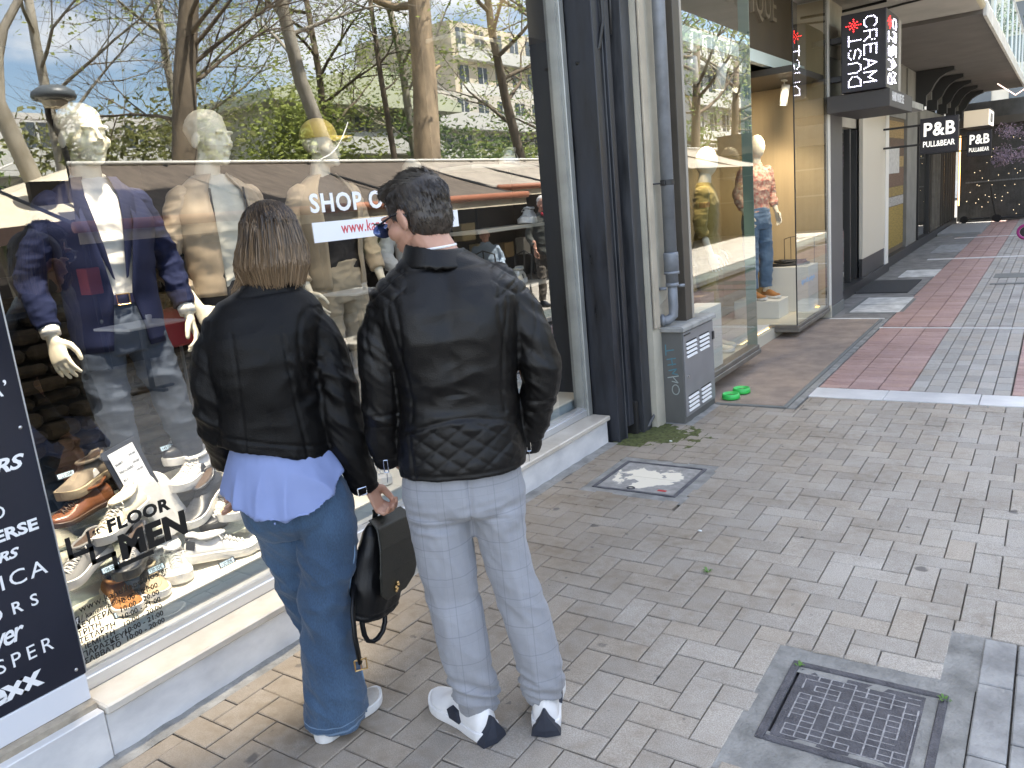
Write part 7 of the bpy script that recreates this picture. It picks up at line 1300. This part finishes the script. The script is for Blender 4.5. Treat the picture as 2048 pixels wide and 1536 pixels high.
    part('trousers', organic(mb, .006, 3, lambda co, nn: fold(co, (6, 6, 10), 91, .009)+fold(co, (14, 14, 24), 92, .003)), opt['pants'], t)
    if opt.get('belt'):
        mb = MB(); n = 30; mb.rings([[((.152+e)*math.cos(a)*k, (.100+e)*math.sin(a)*k, z*k) for a in np.linspace(0, 2*math.pi*(n-1)/n, n)] for z, e in ((.935, .0), (.935, .008), (.972, .006), (.972, 0))], True, False); me = mb.build('x3').data; bpy.data.objects.remove(bpy.data.objects['x3']); bl = link('belt', me, opt['belt'], t)
        mb = MB(); c = Vector((0, .112*k, .953*k)); mb.tube([c+Vector(p) for p in ((-.024, 0, .02), (.024, 0, .02), (.024, 0, -.02), (-.024, 0, -.02), (-.024, 0, .02))], .003, 5); me = mb.build('x3').data; bpy.data.objects.remove(bpy.data.objects['x3']); link('buckle', me, m_gold, bl)
    mb = MB()
    for leg in opt['legs']: x, y, z, r = leg[-1]; Mx = Matrix.Translation((x*k, (y-.06)*k, .002)); shoe(t, Mx, .27, .095, .10, .022, m_rubw, opt.get('shoes', m_off), 'shoe_upper', 'shoe_sole'); mb = MB(); mb.tube([(x*k, y*k, z*k+.03), (x*k, y*k, .07)], .035*k, 12); me = mb.build('x3').data; bpy.data.objects.remove(bpy.data.objects['x3']); link('ankle', me, m_manq, t, True)
    return t
legs1 = [[(.085, 0, .82, .088), (.09, .01, .62, .080), (.085, .02, .44, .066), (.075, .01, .30, .056), (.07, .0, .17, .052)], [(-.085, 0, .82, .088), (-.12, .02, .62, .080), (-.15, .03, .44, .066), (-.18, .02, .30, .056), (-.19, .01, .17, .052)]]
legsS = [[(.085, 0, .82, .092), (.09, .0, .6, .084), (.09, .01, .4, .074), (.085, .0, .22, .068), (.085, 0, .12, .066)], [(-.085, 0, .82, .092), (-.10, .0, .6, .084), (-.11, .01, .4, .074), (-.11, .0, .22, .068), (-.11, 0, .12, .066)]]
FACE = rad(-100)
m1 = mannequin('ivory mannequin in a navy blazer, white shirt and slate trousers', (-3.12, 1.77, T3), FACE, 1.70, dict(shirt=m_wshirt, collar=True, jacket=m_blazer, gap=lambda z: .20+.30*max(0, (z-.98)/.4) if z > .98 else .20+.9*(.98-z), lapel=True, pants=m_btrs, belt=M('navy_belt', (.02, .02, .06), .4), head=rad(10), arms={1: [(.155, .0, 1.32), (.27, -.02, 1.07), (.27, .08, .86)], -1: [(-.155, 0, 1.32), (-.26, -.03, 1.08), (-.26, .07, .86)]}, curl={1: .35, -1: .5}, hrot={1: .6, -1: -.4}, cuff=.88, cuffs=True, legs=legs1, seed=3, jz=.76))
m2 = mannequin('ivory mannequin in a beige bomber jacket over a cream tee with a dark patch', (-3.12, 2.33, T3), FACE, 1.70, dict(shirt=m_tee, jacket=m_beigej, gap=lambda z: .42, zip=True, pants=m_dkp, head=rad(22), nod=rad(-4), arms={1: [(.155, .0, 1.32), (.27, -.03, 1.06), (.22, .10, .88)], -1: [(-.155, 0, 1.32), (-.26, -.03, 1.08), (-.26, .06, .86)]}, curl={1: .3, -1: .5}, hrot={1: .8}, cuff=.70, legs=legsS, seed=7, jz=.90, amp=.010))
mb = MB(); mb.box(-.018, .018, .117, .1195, 1.185, 1.225); me = mb.build('x3').data; bpy.data.objects.remove(bpy.data.objects['x3']); o = link('tee_patch', me, m_blk_v, m2); o.location = (-.06, -.002, .0); o.rotation_euler = (0, 0, rad(14))
mb = MB(); mb.ball((.055, .05, 1.595), (.05, .06, .02), 8, 5)
m3 = mannequin('ivory mannequin in a mustard cap, charcoal tee and sand overshirt', (-3.30, 3.16, T3), FACE, 1.70, dict(shirt=m_dkj, jacket=m_ovs, gap=lambda z: .55, pants=m_bgt, capped=True, head=rad(30), arms={1: [(.155, .0, 1.32), (.26, -.03, 1.06), (.24, .08, .84)], -1: [(-.155, 0, 1.32), (-.26, -.03, 1.08), (-.24, .08, .86)]}, cuff=.85, legs=legsS, seed=11, jz=.82))
kk = 1.0; HC = Matrix.Translation((0, .03, 1.575)) @ Matrix.Rotation(rad(30), 4, 'Z') @ Matrix.Scale(.98, 4); cp_ = local_thing('cap', 'mustard baseball cap on the third mannequin', 'cap', tuple(m3.location), None, FACE)
mb = MB(); mb.ball(HC @ Vector((0, -.012, .045)), (.088, .105, .098), 20, 14, HC.to_3x3()); mb.v = mb.v; me = organic(mb, .006, 1)
bm = bmesh.new(); bm.from_mesh(me); bmesh.ops.bisect_plane(bm, geom=bm.verts[:]+bm.edges[:]+bm.faces[:], plane_co=HC @ Vector((0, 0, .035)), plane_no=(0, 0, -1), clear_outer=True); bm.to_mesh(me); bm.free(); part('crown_panel', me, m_must, cp_)
mb = MB(); rs = []
for q, z in ((0, .040), (1, .034), (1, .028), (0, .034)): rs.append([HC @ Vector((.074*math.sin(a)*(1-.12*q), .070+.03*math.cos(a)+q*.085*math.cos(a*.85), z-.022*q*abs(math.sin(a)))) for a in np.linspace(-1.4, 1.4, 16)])
mb.rings(rs, False, False); me = mb.build('x3').data; bpy.data.objects.remove(bpy.data.objects['x3']); link('peak', me, m_must, cp_, True)
m4 = mannequin('ivory mannequin in a light grey jacket standing behind the man', (-3.28, 3.86, T3), FACE, 1.50, dict(shirt=m_dkj, jacket=m_lgrey, gap=lambda z: .40, pants=m_dkp, head=rad(30), featureless=True, arms={1: [(.155, .0, 1.32), (.28, -.03, 1.08), (.26, .10, .92)], -1: [(-.155, 0, 1.32), (-.26, -.03, 1.08), (-.26, .06, .86)]}, cuff=.85, legs=legsS, seed=14, jz=.86))
m0 = mannequin('ivory mannequin in a tan coat mostly hidden behind the brand board', (-3.0, .86, T3-.03), FACE, 1.72, dict(shirt=m_tee, jacket=m_beigej, gap=lambda z: .5, pants=m_bgt, head=rad(20), arms={1: [(.155, .0, 1.32), (.26, -.03, 1.06), (.26, .06, .86)], -1: [(-.155, 0, 1.32), (-.245, -.02, 1.10), (-.245, .07, .93)]}, curl={-1: .55}, hrot={-1: -.4}, cuff=.88, legs=legsS, seed=17, jz=.8))
# boutique mannequins
m_mus = cloth('mustard_jumpsuit', (.26, .19, .045)); m_plaid = M('red_plaid', (.36, .07, .055), .85, var=.6, vs=34, var2=(.52, .44, .34)); m_cj = cloth('cargo_denim', (.075, .13, .21), None, wear=(.13, .21, .32))
b1 = mannequin('smooth faced mannequin in a mustard jumpsuit in the nearer display box', (-2.50, 6.72, .2), rad(-75), 1.74, dict(featureless=True, shirt=m_mus, pants=m_mus, arms={1: [(.16, .0, 1.33), (.23, -.02, 1.08), (.22, .05, .86)], -1: [(-.16, 0, 1.33), (-.23, -.02, 1.08), (-.24, .06, .86)]}, cuff=.4, legs=legsS, head=.2))
b2 = mannequin('smooth faced mannequin in a red plaid top and blue cargo jeans', (-2.74, 8.93, .345), rad(-120), 1.76, dict(featureless=True, shirt=m_plaid, pants=m_cj, arms={1: [(.16, .0, 1.33), (.23, -.02, 1.10), (.20, .05, .92)], -1: [(-.16, 0, 1.33), (-.23, -.02, 1.10), (-.22, .06, .92)]}, cuff=.75, legs=legsS, shoes=m_tan, head=.1))
for o in (b1, b2): o['group'] = 'smooth faced mannequins in the display boxes'
# red bag behind the second mannequin's hand
rb = thing('paper_bag', 'red paper bag behind the bomber mannequin\u2019s hand', 'bag', (-3.28, 2.12, .44)); mb = MB(); mb.bbox(-3.34, -3.24, 2.04, 2.24, 1.13, 1.30, .01); mb.build('bag_body', M('red_paper', (.42, .04, .05), .6), rb); mb = MB(); mb.tube([(-3.29, 2.09, 1.30), (-3.29, 2.12, 1.37), (-3.29, 2.17, 1.37), (-3.29, 2.19, 1.30)], .005, 5); mb.build('handle', m_clamp, rb); mb = MB(); mb.tube([(-3.29, 2.14, .43), (-3.29, 2.14, 1.13)], .008, 6); mb.build('stand_rod', m_screw, rb)
# --- passers by mirrored in the glass
m_oldj = cloth('dark_green_jacket', (.055, .06, .055)); m_oldt = cloth('brown_trousers', (.10, .085, .07)); m_skin2 = M('ruddy_skin', (.48, .26, .19), .5); m_whair = M('white_hair', (.62, .60, .58), .7, bump=.5, bs=60); m_lblue = cloth('light_blue_shirt', (.30, .38, .48))
def passer(lab, loc, rz, shirt, pants, hairm, sit=False, scarf=None, white=None):
    t = person('person', lab, loc, rz); dz = -.42 if sit else 0
    H_ = Matrix.Translation((0, .05, 1.60+dz)) @ Matrix.Rotation(rad(-10), 4, 'X'); mb = MB(); head_mb(mb, H_, .14, .055)
    fa = [(.24, .12, .95+dz)] if not sit else [(.20, .30, 1.02+dz)]
    for s_ in (-1, 1): p = Vector((s_*fa[0][0], fa[0][1], fa[0][2])); hand_mb(mb, Matrix.Translation(p+Vector((0, .01, -.04))) @ Matrix.Rotation(rad(-50 if sit else -10), 4, 'X'), .6, s_); limb(mb, [(p.x, p.y-.02, p.z+.08, .032), (p.x, p.y, p.z-.03, .024)])
    part('body', organic(mb, .006, 2), m_skin2, t)
    mb = MB(); mb.ball(H_ @ Vector((0, -.028, .050)), (.080, .092, .080), 14, 10, H_.to_3x3()); mb.ball(H_ @ Vector((0, -.06, -.01)), (.066, .045, .06), 12, 8); part('hair', organic(mb, .007, 2, lambda co, nn: nz3(co, 45, 4)*.006), hairm, t)
    mb = MB(); loft(mb, [tuple(v+(dz if i == 2 else 0) for i, v in enumerate(q)) for q in ((0, 0, .82, .19, .14), (0, 0, 1.0, .185, .14), (0, .01, 1.2, .20, .14), (0, .02, 1.34, .20, .115), (0, .02, 1.42, .13, .09), (0, .025, 1.48, .07, .07))], 26, .9)
    for s_ in (-1, 1): limb(mb, [(s_*.18, .02, 1.36+dz, .065), (s_*.255, -.02, 1.14+dz, .058), (s_*fa[0][0], fa[0][1]-.02, fa[0][2]+.03, .045)])
    part('jacket', organic(mb, .008, 2, lambda co, nn: fold(co, (7, 7, 12), 95, .010)), shirt, t)
    mb = MB(); loft(mb, [(0, 0, .92+dz, .16, .11), (0, 0, .80+dz, .17, .12), (0, 0, .74+dz, .15, .10)], 24)
    for s_ in (-1, 1):
        if sit: limb(mb, [(s_*.09, .02, .80+dz+.06, .085), (s_*.11, .42, .50, .07), (s_*.11, .44, .30, .06), (s_*.11, .43, .10, .055)])
        else: limb(mb, [(s_*.09, 0, .80, .088), (s_*.10, .02, .48, .070), (s_*.11, .01, .10, .062)])
    part('trousers', organic(mb, .008, 2, lambda co, nn: fold(co, (7, 7, 12), 97, .010)), pants, t)
    for s_ in (-1, 1): shoe(t, Matrix.Translation((s_*.11, .37 if sit else -.07, 0)), .28, .10, .10, .025, m_clamp, m_nvl, 'shoe_upper', 'shoe_sole')
    if scarf is not None: mb = MB(); mb.tube([(-.07, .10, 1.46+dz), (0, .135, 1.42+dz), (.06, .10, 1.46+dz)], [.02, .028, .02], 8); me = mb.build('x3').data; bpy.data.objects.remove(bpy.data.objects['x3']); link('neckerchief', me, scarf, t, True)
    if white is not None: mb = MB(); mb.prism([(-.028, 1.02), (.028, 1.02), (.045, 1.40), (-.045, 1.40)], 1, .145, .156); me = mb.build('x3').data; bpy.data.objects.remove(bpy.data.objects['x3']); link('shirt_front', me, white, t)
    return t
passer('white haired old man in a dark jacket with a red neckerchief, mirrored at the right', (1.55, 11.0, 0), rad(118), m_oldj, m_oldt, m_whair, False, M('red_cloth', (.5, .03, .05), .7), m_wht)
passer('seated dark haired man in a light blue shirt, mirrored beside the jacket shoulder', (2.9, 11.30, 0), rad(150), m_lblue, m_dkp, m_hair, True)
# --- window lights
for i, (x, y, tx, ty, tz, e, a) in enumerate(((-2.67, 1.30, -2.86, 1.48, .3, 150, .6), (-2.67, 1.95, -2.84, 1.85, .3, 150, .6), (-2.72, 3.0, -2.95, 2.95, .3, 26, .8), (-2.72, 4.2, -2.95, 4.3, .3, 16, .8), (-2.85, 1.5, -3.14, 1.72, .8, 6, .9), (-2.85, 2.5, -3.14, 2.35, .8, 7, .9), (-2.9, 3.4, -3.3, 3.16, .8, 7, .9))):
    lamp('window_spot', (x, y, 3.22), e, .05, (tx, ty, tz), (1, .87, .68), a)
for o in S.objects:
    if o.name.startswith('lettering') and o.parent is not None: o['kind'] = 'stuff'
for ob in [o for o in S.objects if '_org' in o]: del ob['_org']
